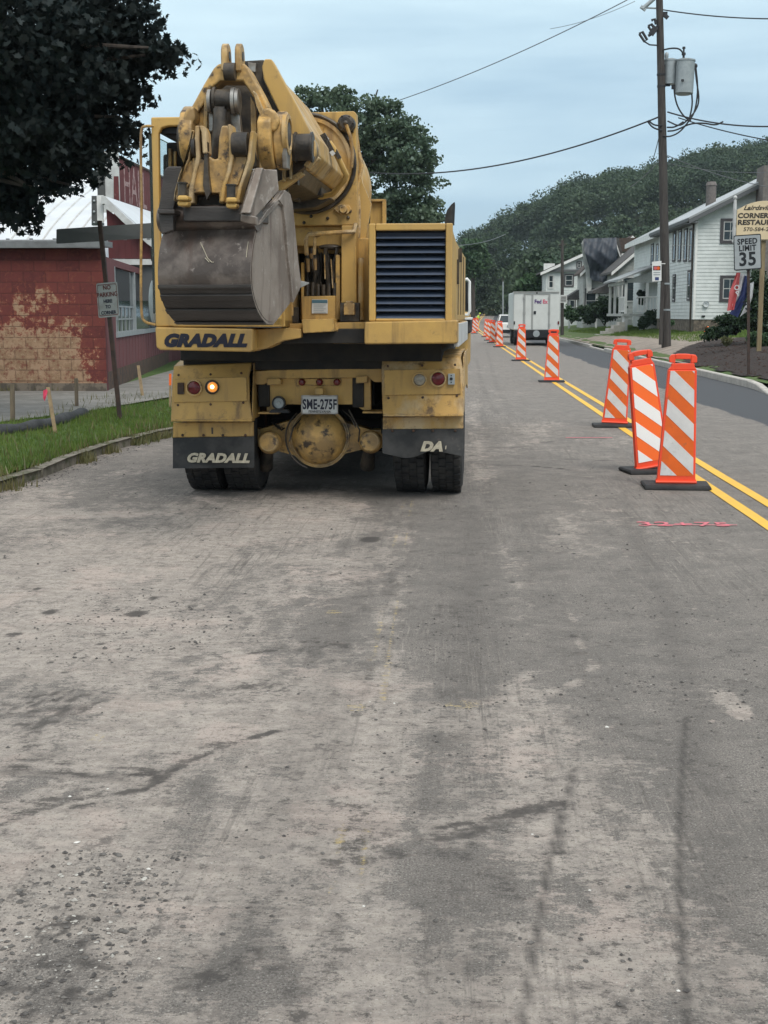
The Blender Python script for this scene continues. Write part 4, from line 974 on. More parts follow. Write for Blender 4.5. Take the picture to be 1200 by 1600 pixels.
PB('clevis', YW, lambda mb: (RB(mb, 537, 474, 554, 492, -1.13, .06), RB(mb, 540, 470, 551, 478, -1.13, .05), RB(mb, 446, 472, 458, 494, -1.06, .04)), .008)
def f(mb):
    rr = random.Random(3)
    for k in range(16):
        u0 = 476+k*3.3; dd_ = -.98+rr.random()*.25; P = []
        for j in range(7):
            v_ = 388+j*13; P.append(T(u0+rr.uniform(-2.5, 2.5)+2*math.sin(j+k), v_, dd_+rr.uniform(-.02, .02)))
        mb.tube(P, rr.choice((.010, .013, .016)), 7)
    for k in range(6): mb.cyl(T(480+k*8.5, 462, -1.0), T(480+k*8.5, 445-rr.random()*8, -1.0), .016, n=8)
    mb.ball(T(516, 386, -.92), .07, 14, 8, (1.4, .6, .35))
    for k in range(5): mb.tube([T(446+k*4, 388, -.8), T(448+k*3.5, 430, -.84), T(444+k*5, 470, -.8)], .011, 6)
PB('hydraulic_hose', M['grease'], f, 0)
PB('hose_fitting', YD, lambda mb: [mb.cyl(T(u, v0, -1.03), T(u+1, v1, -1.03), .017, .012, 10) for u, v0, v1 in ((481, 404, 425), (492, 404, 422), (486, 396, 404))]+[mb.cyl(T(507, 398, -1.02), T(508, 436, -1.02), .005, n=6), mb.cyl(T(517, 405, -1.02), T(520, 450, -1.02), .005, n=6)], 0)
dc = PB('data_plate', M['white_dirty'], lambda mb: RB(mb, 487, 468, 512, 490, -1.07, .006), .002)
PB('data_plate_header', mat('teal_decal', (.06, .13, .17), .5), lambda mb: RB(mb, 487.4, 468.6, 511.5, 473.5, -1.073, .002), 0, parent=dc)
PB('data_plate_lines', M['galv'], lambda mb: [RB(mb, 490, 476+k*3, 509-(k % 2)*3, 477+k*3, -1.072, .001) for k in range(5)], 0, parent=dc)

# ---- the telescoping boom
bn, bf = -2.62, -1.02        # near and far ends
nearp = [(376, 108), (430, 112), (463, 166), (493, 213), (495, 240), (478, 262), (430, 270), (392, 262), (370, 240)]
k_ = (T0+tn*bn-C0).dot(tn)
def f(mb):
    A = [T(u, v, bn) for u, v in nearp]
    cA = sum(A, Vector())/len(A)
    B = [p+Vector((0, bf-bn, 0)) for p in A]
    mb.loft(A, B)
mb = MB(); f(mb); boom = mb.build('boom_outer', YD, ex, .012, local=True, sharp=14)
def und(mb):
    A = [T(u, v, bn+.04) for u, v in ((476, 264), (430, 272), (392, 264), (392, 284), (430, 296), (466, 286))]; mb.loft(A[::-1], [p+Vector((0, bf-bn-.06, 0)) for p in A][::-1])
PB('boom_belly', M['grease'], und, .008)  # grease-black belly slab; shade seen from below is put into its colour
PB('boom_underside', M['grease'], lambda mb: (mb.bb(T(405, 278, -2.5), T(452, 300, -1.1)), mb.cyl(T(440, 296, -2.5), T(455, 302, -1.1), .045, n=12), mb.cyl(T(415, 300, -2.5), T(440, 306, -1.1), .03, n=12), mb.bb(T(425, 262, -2.68), T(468, 290, -2.60))), 0)  # greasy slabs and tubes, with the underside's shade put into the colour
PB('boom_decal', M['white_dirty'], lambda mb: E(mb, [(505, 210), (514, 216), (512, 224), (524, 240), (519, 244), (507, 228)], -1.9, .01), 0, parent=boom)
# hose guard handle on the outer boom
def f(mb):
    mb.tube([T(514, 222, -1.85), T(521, 232, -1.85), T(530, 250, -1.8), T(541, 273, -1.75), T(538, 282, -1.7), T(520, 303, -1.5), T(498, 309, -1.4), T(470, 311, -1.3)], .021, 10)
PB('boom_hose', YC, f, 0)
PB('hose_clamp', M['grease'], lambda mb: (mb.box(T(511, 224, -1.86), (.05, .08, .14), ry=-.5), mb.box(T(527, 241, -1.83), (.03, .05, .07), ry=-.5), mb.box(T(490, 208, -2.2), (.02, .05, .12), ry=-.5)), 0)
# side flange of the inner boom, seen on its slant
def f(mb):
    E(mb, [(413, 92), (424, 92), (429, 100), (465, 166), (489, 213), (458, 215), (450, 205), (412, 124), (409, 104)], -2.80, .09)
PB('boom_flange', YC, f, .010)
def f(mb):
    E(mb, [(380, 95), (413, 93), (411, 122), (424, 152), (459, 216), (456, 224), (438, 205), (400, 140)], -2.72, .12)
PB('boom_inner', M['grease'], f, .01)
PB('boom_rail', M['steel'], lambda mb: (E(mb, [(387, 97), (400, 99), (399, 113), (389, 110)], -2.75, .03), E(mb, [(424, 170), (430, 178), (458, 213), (454, 217), (432, 188)], -2.76, .03)), .003)
def f(mb):
    mb.cyl(T(455, 230, -2.86), T(490, 230, -2.86), .088, n=22); mb.cyl(T(461, 230, -2.86), T(464, 230, -2.86), .100, n=22); mb.cyl(T(486, 230, -2.86), T(489, 230, -2.86), .100, n=22)
    mb.cyl(T(430, 226, -2.9), T(462, 232, -2.86), .055, n=16)
PB('pivot_pin', M['grease'], f, .006)
def f(mb):
    E(mb, [(487, 212), (493, 222), (493, 240), (480, 262), (474, 258), (486, 240), (484, 222)], -2.84, .16)
    E(mb, [(478, 262), (493, 241), (500, 247), (483, 266)], -2.7, .1)
PB('pivot_bracket', YW, f, .008)
PB('boom_nose_shade_plate', M['grease'], lambda mb: (E(mb, [(432, 248), (486, 246), (474, 262), (440, 286), (425, 280)], -2.74, .12), E(mb, [(330, 125), (395, 125), (402, 160), (402, 262), (330, 262), (322, 160)], -2.75, .1)), .01)  # dark plates stand for the shade inside the boom nose and head
PB('boom_dark_filler', M['grease'], lambda mb: (E(mb, [(430, 292), (500, 300), (519, 310), (492, 324), (452, 328), (430, 322)], -1.42, .25), mb.cyl(T(440, 300, -1.7), T(470, 306, -1.7), .05, n=14), RB(mb, 488, 285, 502, 306, -1.6, .3), RB(mb, 440, 262, 447, 300, -2.0, .2)), .008)  # greasy black blocks added to darken the area below the boom
PB('nose_rib', YW, lambda mb: (RB(mb, 441, 240, 446, 284, -2.80, .05), RB(mb, 452, 244, 456, 280, -2.80, .05), E(mb, [(428, 286), (470, 268), (476, 272), (440, 298), (428, 296)], -2.78, .06)), .006)

# ---- the A-shaped head with its two ears
hd_ = -3.18
def f(mb):
    E(mb, [(333, 107), (341, 99), (382, 99), (388, 106), (398, 125), (408, 143), (420, 168), (412, 176), (399, 158), (393, 148), (379, 126), (344, 126), (327, 140), (318, 162), (303, 184), (293, 176), (301, 163), (318, 132)], hd_, .20)
head = PB('boom_head', YW, f, .014, )
def ear(u0, u1):
    # flat lug standing fore-and-aft, rounded at the top
    a, b = T(u0, 99, hd_), T(u1, 99, hd_); x0, x1 = a.x, b.x; z0 = T(u0, 112, hd_).z; z1 = T(u0, 66, hd_).z; y0 = hd_-.03
    P = [Vector((x0, y0, z0))]; n = 8; rr = .075
    for i in range(n+1):
        an = math.pi-math.pi*i/n; P.append(Vector((x0, y0+rr+math.cos(an)*rr, z1-rr+math.sin(an)*rr)))
    P.append(Vector((x0, y0+.16, z0)))
    return P, x1-x0
for u0, u1 in ((346.5, 356.5), (368, 377.5)):
    P, w_ = ear(u0, u1)
    o = PB('lifting_ear', YD, lambda mb: mb.prism(P, (w_, 0, 0)), .008)
    c = Vector((P[0].x-.004, hd_-.03+.075, T(u0, 66, hd_).z-.08)); PB('ear_hole', M['grease'], lambda mb: mb.cyl(c, c+Vector((w_+.008, 0, 0)), .030, n=16), 0, parent=o)
PB('head_pin', M['grease'], lambda mb: (mb.cyl(T(351, 112, hd_-.04), T(368, 112, hd_-.04), .055, n=18), mb.bb(T(353, 100, hd_-.03), T(366, 124, hd_+.1))), .006)
# head cheeks: inner walls running back
def f(mb):
    mb.prism([T(326, 140, hd_), T(323, 205, hd_), T(324, 206, hd_+.5), T(328, 142, hd_+.5)], (-.025, 0, 0))
    E(mb, [(303, 184), (321, 142), (324, 150), (325, 204), (306, 196)], hd_+.05, .03)
    E(mb, [(391, 150), (397, 160), (400, 172), (402, 250), (392, 206)], hd_+.05, .03)
    E(mb, [(395, 141), (401, 146), (412, 172), (408, 184), (400, 165)], hd_-.05, .06)
PB('head_cheek', YW, f, .005)
# left and right arms with their round pin bosses
def lug(mb, pts, x0f, wd):  # outline in (y, z), extruded along x
    mb.prism([Vector((x0f, y, z)) for y, z in pts], (wd, 0, 0))
def arm(u0, u1, vt, vc, rpx, d, yaw):
    """a thick fore-and-aft lug whose rounded end (boss) faces us: profile in y-z"""
    xa = T(u0, vc, d).x; xb = T(u1, vc, d).x; zc = T(u0, vc, d).z; r_ = rpx/F_PX*(8.7); zt_ = T(u0, vt, d).z
    pts = []
    for i in range(17):
        an = math.pi*1.0+math.pi*i/16*1.12 - .06; pts.append((d+r_+math.cos(an)*r_, zc+math.sin(an)*r_))
    pts += [(d+2*r_-.02, zc+r_*.4), (d+r_*1.9, zt_+.02), (d+r_*1.0, zt_+.03), (d+r_*.35, zt_-.02), (d, zc+r_*.5)]
    return pts, xa, xb
for nm, u0, u1, vt, vc, rp, d in (('left', 278, 300, 168, 215, 36, -3.30), ('right', 401, 423, 172, 212, 44, -3.34)):
    pts, xa, xb = arm(u0, u1, vt, vc, rp, d, 0)
    o = PB('pin_arm', YW, lambda mb: lug(mb, pts, xa, xb-xa), .016); tag(o, nm+' pin arm of the boom head')
    cy = d+rp/F_PX*8.7; cz = T(u0, vc, d).z
    if nm == 'right':
        PB('arm_cheek', YW, lambda mb: mb.prism([Vector((xb, y*.98+.02*d*0, z)) for y, z in pts], (.07, .02, 0)), .014, parent=o)
        PB('pin_boss', YD, lambda mb: (mb.lathe((xb+.06, cy, cz+.03), X, [(0, .13), (.03, .13), (.035, .10), (.02, .095), (.0, .0)], 26)), 0, parent=o)
        PB('pin_bore', M['grease'], lambda mb: mb.cyl((xb+.07, cy, cz+.03), (xb+.092, cy, cz+.03), .075, n=22), 0, parent=o)
        PB('boss_tail', M['steel'], lambda mb: mb.prism([(xb+.05, cy-.10, cz-.02), (xb+.05, cy+.10, cz-.02), (xb+.05, cy+.05, cz-.19), (xb+.05, cy-.05, cz-.19)], (.035, 0, 0)), .006, parent=o)
    else:
        PB('pin_boss', M['grease'], lambda mb: mb.cyl((xa-.02, cy, cz), (xa, cy, cz), .11, n=24), 0, parent=o)
# shoulders joining the arms to the A frame
PB('arm_shoulder', YW, lambda mb: (E(mb, [(283, 190), (289, 171), (302, 164), (305, 182), (299, 196), (286, 205)], -3.28, .24), E(mb, [(405, 182), (411, 168), (420, 168), (431, 174), (437, 190), (430, 205), (408, 205)], -3.30, .24)), .02)
# dipper rod with its eye and twin links inside the A
def f(mb):
    mb.cyl(T(335, 157, -3.22), T(362, 157, -3.22), .070, n=22)
    mb.cyl(T(334, 157, -3.22), T(338, 157, -3.22), .085, n=22)
    mb.tube([T(344, 172, -3.28), T(343, 200, -3.30), T(340, 230, -3.30), T(338, 250, -3.28)], .045, 14)
    mb.cyl(T(335, 173, -3.25), T(352, 173, -3.25), .035, n=14)
PB('bucket_cylinder', M['grease'], f, .0)
def f(mb):
    for u, r_ in ((363, .085), (369, .078)):
        a = T(u, 158, -3.20); mb.cyl(a, a+Vector((.022, 0, 0)), r_, n=24)
    E(mb, [(358, 165), (372, 160), (377, 205), (379, 210), (368, 207), (360, 190)], -3.18, .06)
    mb.cyl(T(326, 158, -3.2), T(331, 158, -3.2), .075, n=22); E(mb, [(325, 158), (332, 158), (334, 205), (326, 205)], -3.18, .05)
PB('link_plate', M['steel'], f, .006)
# the tilting bracket: U-shaped casting with four ribbed lugs
bd = -3.52
def f(mb):
    E(mb, [(322, 250), (326, 243), (333, 249), (340, 248), (342, 214), (346, 196), (356, 196), (361, 206), (364, 214), (380, 213), (384, 236), (384, 262), (372, 300), (366, 318), (342, 318), (342, 302), (300, 302), (300, 318), (282, 318), (280, 300), (292, 268), (302, 246), (310, 226)], bd, .16)
PB('tilt_bracket', YW, f, .014)
def rib(mb, pts, w=5.0, d=bd-.06, th=.14):
    # a rib following a line of points, w pixels wide
    L_ = [(u-w/2, v) for u, v in pts]; R__ = [(u+w/2, v) for u, v in pts[::-1]]; E(mb, L_+R__, d, th)
for pts, w in (([(301, 203), (297, 224), (292, 250), (282, 272), (275, 298), (273, 314)], 5), ([(308, 196), (307, 218), (309, 245), (304, 268), (298, 296), (297, 318)], 7),
               ([(314, 196), (318, 206), (320, 240)], 8), ([(358, 194), (360, 210), (361, 246), (357, 268), (349, 292), (346, 316)], 7), ([(394, 204), (391, 224), (389, 248), (383, 268), (375, 292), (370, 316)], 6)):
    PB('bracket_rib', YD, lambda mb: rib(mb, pts, w), .010)
PB('bracket_web', YW, lambda mb: (E(mb, [(293, 250), (306, 250), (301, 285), (285, 300), (278, 296)], bd-.02, .1), E(mb, [(362, 222), (388, 216), (386, 250), (372, 290), (352, 290), (360, 258)], bd-.02, .1), E(mb, [(300, 246), (322, 250), (322, 300), (300, 302)], bd-.03, .1)), .01)
PB('bracket_pin', M['grease'], lambda mb: (mb.cyl(T(364, 226, bd-.02), T(388, 226, bd-.02), .075, n=22), mb.cyl(T(301, 230, bd-.02), T(306, 230, bd-.02), .06, n=20), E(mb, [(319, 215), (324, 222), (325, 268), (329, 300), (323, 312), (317, 290), (319, 250)], bd-.05, .05)), .0)
for u, v in ((285, 296), (361, 299)):
    o = PB('bracket_bolt', M['grease'], lambda mb: (mb.cyl(T(u, v-10, bd-.16), T(u, v+10, bd-.16), .028, n=16), mb.cyl(T(u, v-11, bd-.16), T(u, v-9, bd-.16), .034, n=16)), .0)
    PB('bolt_boss', YC, lambda mb: (E(mb, [(u-8, v+9), (u+8, v+9), (u+9, v+17), (u-9, v+17)], bd-.20, .12), E(mb, [(u-9, v+18), (u+9, v+18), (u+8, v+26), (u-8, v+26)], bd-.18, .1)), .012, parent=o)

# ---- the bucket: a curved trough between two side plates, mouth towards the machine
b0 = -3.62
sidep = [(432, 311), (441, 297), (448, 303), (452, 318), (457, 370), (461, 410), (466, 441), (464, 452), (453, 475), (440, 492), (427, 508), (417, 507), (409, 498), (401, 484), (394, 460), (391, 435), (392, 405), (395, 379), (399, 360), (403, 345), (415, 328)]
def dep(u): return b0+(u-391)/83.0
SP = [T(u, v, dep(u)) for u, v in sidep]
dirv = (T(466, 430, dep(466))-T(391, 430, dep(391))); dirv.z = 0; dirv.normalize(); wv = Vector((-dirv.y, dirv.x, 0))   # across the bucket, to the left
Wb = .60
bs = PB('bucket_side_plate', M['bucket_side'], lambda mb: mb.prism(SP, wv*.030), .006); tag(bs, 'dusty right side plate of the bucket')
PB('bucket_side_plate', M['bucket_side'], lambda mb: mb.prism([p+wv*Wb for p in SP], wv*.030), .006)
# thickened edge strip along the mouth
edge = [(441, 297), (449, 303), (453, 318), (458, 370), (462, 410), (466, 441), (464, 452), (454, 473), (451, 440), (446, 400), (442, 350), (438, 322), (431, 312)]
PB('edge_strip', M['bucket_side'], lambda mb: mb.prism([T(u, v, dep(u))-wv*.0 for u, v in edge], -wv*.022), .005, parent=bs)
PB('edge_strip', M['bucket_side'], lambda mb: mb.prism([T(u, v, dep(u)) for u, v in ((441, 297), (431, 312), (415, 328), (403, 345), (402, 352), (418, 334), (433, 318), (438, 322))], -wv*.014), .004, parent=bs)
# shell: back curve sampled from the side outline, swept across
back = [(427, 508), (417, 507), (409, 498), (401, 484), (394, 460), (391, 435), (392, 405), (395, 379), (399, 362), (400, 352)]
def smooth(pts, it=2):
    for _ in range(it):
        q = [pts[0]]
        for a, b in zip(pts[:-1], pts[1:]): q += [a.lerp(b, .25), a.lerp(b, .75)]
        pts = q+[pts[-1]]
    return pts
BP = smooth([T(u, v, dep(u)-.01) for u, v in back])
def shell(mb, BP, bulge=0):
    n = len(BP); m_ = 12; V = []
    for off in (0, .022):
        for i, p in enumerate(BP):
            q = (BP[min(i+1, n-1)]-BP[max(i-1, 0)]).normalized(); nr = wv.cross(q).normalized()
            if nr.dot(dirv) < 0: nr = -nr
            for j in range(m_+1): V.append(p+wv*((Wb+.03)*j/m_)+nr*off)
    F = []; K = n*(m_+1)
    for i in range(n-1):
        for j in range(m_):
            a = i*(m_+1)+j; f1 = (a, a+1, a+m_+2, a+m_+1); F.append(f1[::-1]); F.append(tuple(q+K for q in f1))
    mb.add(V, F, True)
nb = len(BP); cut = int(nb*.52)
PB('bucket_shell', M['bucket'], lambda mb: shell(mb, BP[cut:]), 0)
PB('bucket_lower_shell', M['bucket_dark'], lambda mb: (shell(mb, BP[:cut+1])), 0)  # lower part of the shell, in darker steel than the back above
def f(mb):
    for k in (.17, .30, .42):
        i = int(nb*k); p = BP[i]; q = (BP[i+1]-BP[i-1]).normalized(); nr = wv.cross(q).normalized(); nr = nr if nr.dot(dirv) < 0 else -nr
        mb.prism([p+nr*.002, p+nr*.010, p+nr*.010+q*.045, p+nr*.002+q*.05], wv*(Wb+.03))
    i = cut; p = BP[i]; mb.prism([p, p-dirv*.016, p-dirv*.014-Z*.02, p-Z*.03], wv*(Wb+.03))
PB('wear_strip', M['bucket_dark'], f, .003)
tp = T(400, 352, dep(400)-.01)
def f(mb):      # rolled torque tube across the top of the shell
    c = tp+Vector((0, .03, .05)); mb.cyl(c-wv*.01, c+wv*(Wb+.05), .085, n=28)
    z1 = T(400, 330, b0).z
    a = tp+Vector((0, -.03, .02)); mb.prism([a, a+dirv*.25, a+dirv*.25+Z*(z1-a.z), a+Z*(z1-a.z)+dirv*.03], wv*(Wb+.03))
PB('torque_tube', M['bucket'], f, .008)
PB('drain_hole', M['black'], lambda mb: [mb.ball(tp-dirv*.005+wv*(.11+.18*k)-Z*.005, .022, 12, 8, (1, .5, .6)) for k in range(3)], 0)
PB('hanger_bar', M['bucket_dark'], lambda mb: RB(mb, 286, 322, 380, 346, b0+.03, .12), .01)
PB('gap_dark_plate', M['grease'], lambda mb: RB(mb, 284, 268, 392, 340, b0+.24, .05), .01)  # dark plate added to black out the bright gap behind the bracket
# right and left top corner plates
def f(mb):
    A = [T(397, 263, b0+.02), T(433, 265, b0+.28), T(436, 297, b0+.34), T(397, 342, b0-.02), T(376, 334, b0-.06)]
    mb.prism(A, wv*.02+Vector((0, .05, 0)))
    B = [T(376, 334, b0-.08), T(400, 338, b0-.05), T(401, 352, b0-.03), T(375, 346, b0-.06)]; mb.prism(B, (0, .08, 0))
    C_ = [T(399, 262, b0), T(411, 262, b0+.02), T(391, 333, b0-.10), T(376, 333, b0-.10)]; mb.prism(C_, (0, .06, 0))
PB('corner_plate', M['bucket_side'], f, .008)
def f(mb):
    E(mb, [(256, 266), (262, 260), (284, 260), (283, 276), (271, 328), (247, 328), (252, 300)], b0+.12, .10)
    RB(mb, 246, 327, 273, 334, b0-.02, .22)
    E(mb, [(247, 334), (271, 333), (271, 360), (252, 366), (249, 352)], b0+.02, .08)
PB('corner_plate', M['bucket_dark'], f, .008)
tt = PB('bucket_tooth', M['steel'], lambda mb: mb.loft([T(463, 437, dep(466)), T(463, 437, dep(466)+.06), T(463, 453, dep(466)+.06), T(463, 453, dep(466))], [T(483, 441.5, dep(470)), T(483, 441.5, dep(470)+.02), T(483, 443.5, dep(470)+.02), T(483, 443.5, dep(470))]), .003)
for k in range(1, 4):
    PB('bucket_tooth', M['steel'], lambda mb: mb.loft([T(463, 437, dep(466))+wv*.17*k, T(463, 437, dep(466)+.06)+wv*.17*k, T(463, 453, dep(466)+.06)+wv*.17*k, T(463, 453, dep(466))+wv*.17*k], [T(483, 441.5, dep(470))+wv*.17*k, T(483, 441.5, dep(470)+.02)+wv*.17*k, T(483, 443.5, dep(470)+.02)+wv*.17*k, T(483, 443.5, dep(470))+wv*.17*k]), .003)
# bright scratches in the steel
def f(mb):
    def on(u, v):
        # onto the shell: nearest height in the back curve, moved across
        best = None
        for q in BP:
            s_ = None
            a = q; 
            # the point of this row with the wanted u
            for t_ in np.linspace(0, Wb, 40):
                p = a+wv*t_; w_ = TM@p; c_ = RM.transposed()@(w_-C0); uu = 600-F_PX*c_.x/c_.z; vv = 800+F_PX*c_.y/c_.z
                e_ = (uu-u)**2+(vv-v)**2
                if best is None or e_ < best[0]: best = (e_, p)
        return best[1]-dirv*.006
    for pts, w in (([(312, 381), (318, 388), (324, 402), (330, 409), (336, 413)], .0028), ([(390, 380), (388, 392), (386, 402)], .0022), ([(322, 406), (328, 411)], .003)):
        mb.tube([on(*p) for p in pts], w, 5)
PB('bright_scratch', M['cream'], f, 0)

# ---- the operator's cab on the left of the turntable
cd = -1.46
def f(mb):
    E(mb, [(235.5, 183), (440, 180), (440, 192), (300, 196), (262, 197), (252, 200), (248, 208), (249, 330), (250, 365), (254, 420), (260, 455), (266, 482), (273, 504), (276, 510), (243, 511), (236, 200)], cd, .06)
    RB(mb, 425, 190, 440, 510, cd, .06); RB(mb, 270, 496, 440, 511, cd, .06)
cab = PB('cab_frame', YC, f, .012)
def f(mb):
    a = T(236, 184, cd); b = T(440, 184, cd); z0 = T(243, 511, cd).z
    for x_ in (a.x+.03, b.x-.03): mb.box((x_, cd+1.25, (a.z+z0)/2), (.06, .07, a.z-z0))
    mb.box(((a.x+b.x)/2, cd+.68, a.z-.03), (b.x-a.x, 1.24, .05)); mb.box(((a.x+b.x)/2, cd+.68, z0+.03), (b.x-a.x, 1.24, .06))
    mb.box((b.x-.02, cd+.65, z0+.35), (.04, 1.2, .7)); mb.box(((a.x+b.x)/2, cd+1.27, z0+.3), (b.x-a.x, .04, .55))
PB('cab_shell', YC, f, .01, parent=cab)
PB('cab_headliner', M['black'], lambda mb: mb.bb(T(249, 200, cd+.07), T(434, 196, cd+.07)+Vector((0, 1.1, -.05))), 0, parent=cab)
PB('roof_visor', M['dark'], lambda mb: E(mb, [(250, 201), (262, 198), (300, 197), (300, 216), (275, 218), (262, 214)], cd+.10, .04), 0, parent=cab)
def f(mb):
    s = T(300, 300, cd+.75); mb.box((s.x-.03, s.y, T(300, 300, cd+.75).z), (.44, .10, .62), rx=-.1); mb.box((s.x-.03, s.y-.2, T(300, 400, cd+.6).z), (.46, .46, .12))
    RB(mb, 259, 222, 300, 262, cd+.55, .06)
PB('operator_seat', M['dark'], f, .02, parent=cab)
PB('control_bracket', YD, lambda mb: (RB(mb, 263, 232, 268, 262, cd+.50, .03), RB(mb, 271, 236, 275, 262, cd+.50, .03)), .004, parent=cab)
m = M['cab_glass'] = bpy.data.materials.new('cab_glass'); m.use_nodes = True
p = m.node_tree.nodes['Principled BSDF']; p.inputs['Base Color'].default_value = (.75, .85, .85, 1); p.inputs['Roughness'].default_value = .03; p.inputs['Transmission Weight'].default_value = .96; p.inputs['IOR'].default_value = 1.05
PB('door_glass', M['cab_glass'], lambda mb: mb.bb(T(238, 210, cd+.1), (T(238, 490, cd+.1)+Vector((.008, 1.1, 0)))), 0, parent=cab)
def f(mb):
    mb.tube(smooth([T(240, 197, cd-.03), T(224, 197, cd-.05), T(220, 203, cd-.05), T(220, 250, cd-.05), T(221.5, 330, cd-.05), T(220, 420, cd-.05), T(220.5, 488, cd-.05), T(224, 503, cd-.05), T(243, 507.5, cd-.03)], 2), .011, 8)
PB('grab_rail', YD, f, 0)
PB('cab_mirror_lens', M['galv'], lambda mb: mb.ball(T(240, 472, cd+.3), .12, 14, 10, (.35, .3, 1.5)), 0)
PB('boom_foot', M['grease'], lambda mb: (E(mb, [(398, 500), (440, 498), (440, 510), (396, 511)], -1.2, .2), RB(mb, 440, 500, 470, 510, -.95, .2)), .008)

# ---- carrier cab ahead, with its tall mirror on the right
def f(mb):
    mb.box((0.1, 6.6, 1.25), (2.2, 1.7, .75)); mb.box((-.45, 6.5, 1.75), (1.1, 1.5, .6), taper=.9)
cc = PB('carrier_cab', Y_, f, .05)
PB('cab_windscreen', M['glass'], lambda mb: (mb.box((-.45, 5.735, 1.78), (.8, .02, .34)), mb.box((-.45, 7.26, 1.78), (.8, .02, .34))), 0, parent=cc)
for s in (-1, 1):
    def f(mb):
        x0 = 1.15*s+.02
        if s > 0:
            P = [T(722, 438, 5.2), T(730, 436, 5.2), T(733.5, 440, 5.2), T(733.5, 462, 5.2), T(734, 486, 5.2), T(731, 492, 5.2), T(724, 492, 5.2)]
        else:
            P = [Vector((-1.15, 5.2, 2.05)), Vector((-1.24, 5.2, 2.07)), Vector((-1.27, 5.2, 2.0)), Vector((-1.27, 5.2, 1.6)), Vector((-1.15, 5.2, 1.58))]
        mb.tube(P, .020, 8)
    o = PB('mirror_bracket', M['white'], f, 0, parent=ex)
    q = T(728, 463, 5.25) if s > 0 else Vector((-1.2, 5.25, 1.8))
    PB('mirror_head', M['black'], lambda mb: mb.box(q, (.07, .05, .36)), .01, parent=o)
PB('step_tank', M['flap'], lambda mb: RB(mb, 724, 500, 736, 521, 5.3, .8), .03)
PB('tank_cover', M['white'], lambda mb: RB(mb, 723, 496, 737, 500, 5.2, .9), .01)

# ================================================================== barricade panels along the centre line
def stripes(x0f, x1f, z0, z1, slope, pitch, wfrac, phase):
    """white bands as polygons (x, z) clipped between the slanted sides; a band falls to the right"""
    out = []
    k = -6
    while k < 12:
        lo = phase+k*pitch; hi = lo+pitch*wfrac; k += 1
        # band: lo <= z + slope*x <= hi, clipped to the trapezoid
        poly = [(x0f(z0), z0), (x1f(z0), z0), (x1f(z1), z1), (x0f(z1), z1)]
        for s, lim in ((1, lo), (-1, -hi)):
            new = []
            for i in range(len(poly)):
                a, b = poly[i], poly[(i+1) % len(poly)]
                fa = s*(a[1]+slope*a[0])-lim; fb = s*(b[1]+slope*b[0])-lim
                if fa >= 0: new.append(a)
                if (fa >= 0) != (fb >= 0): t = fa/(fa-fb); new.append((a[0]+(b[0]-a[0])*t, a[1]+(b[1]-a[1])*t))
            poly = new
            if not poly: break
        if len(poly) > 2: out.append(poly)
    return out
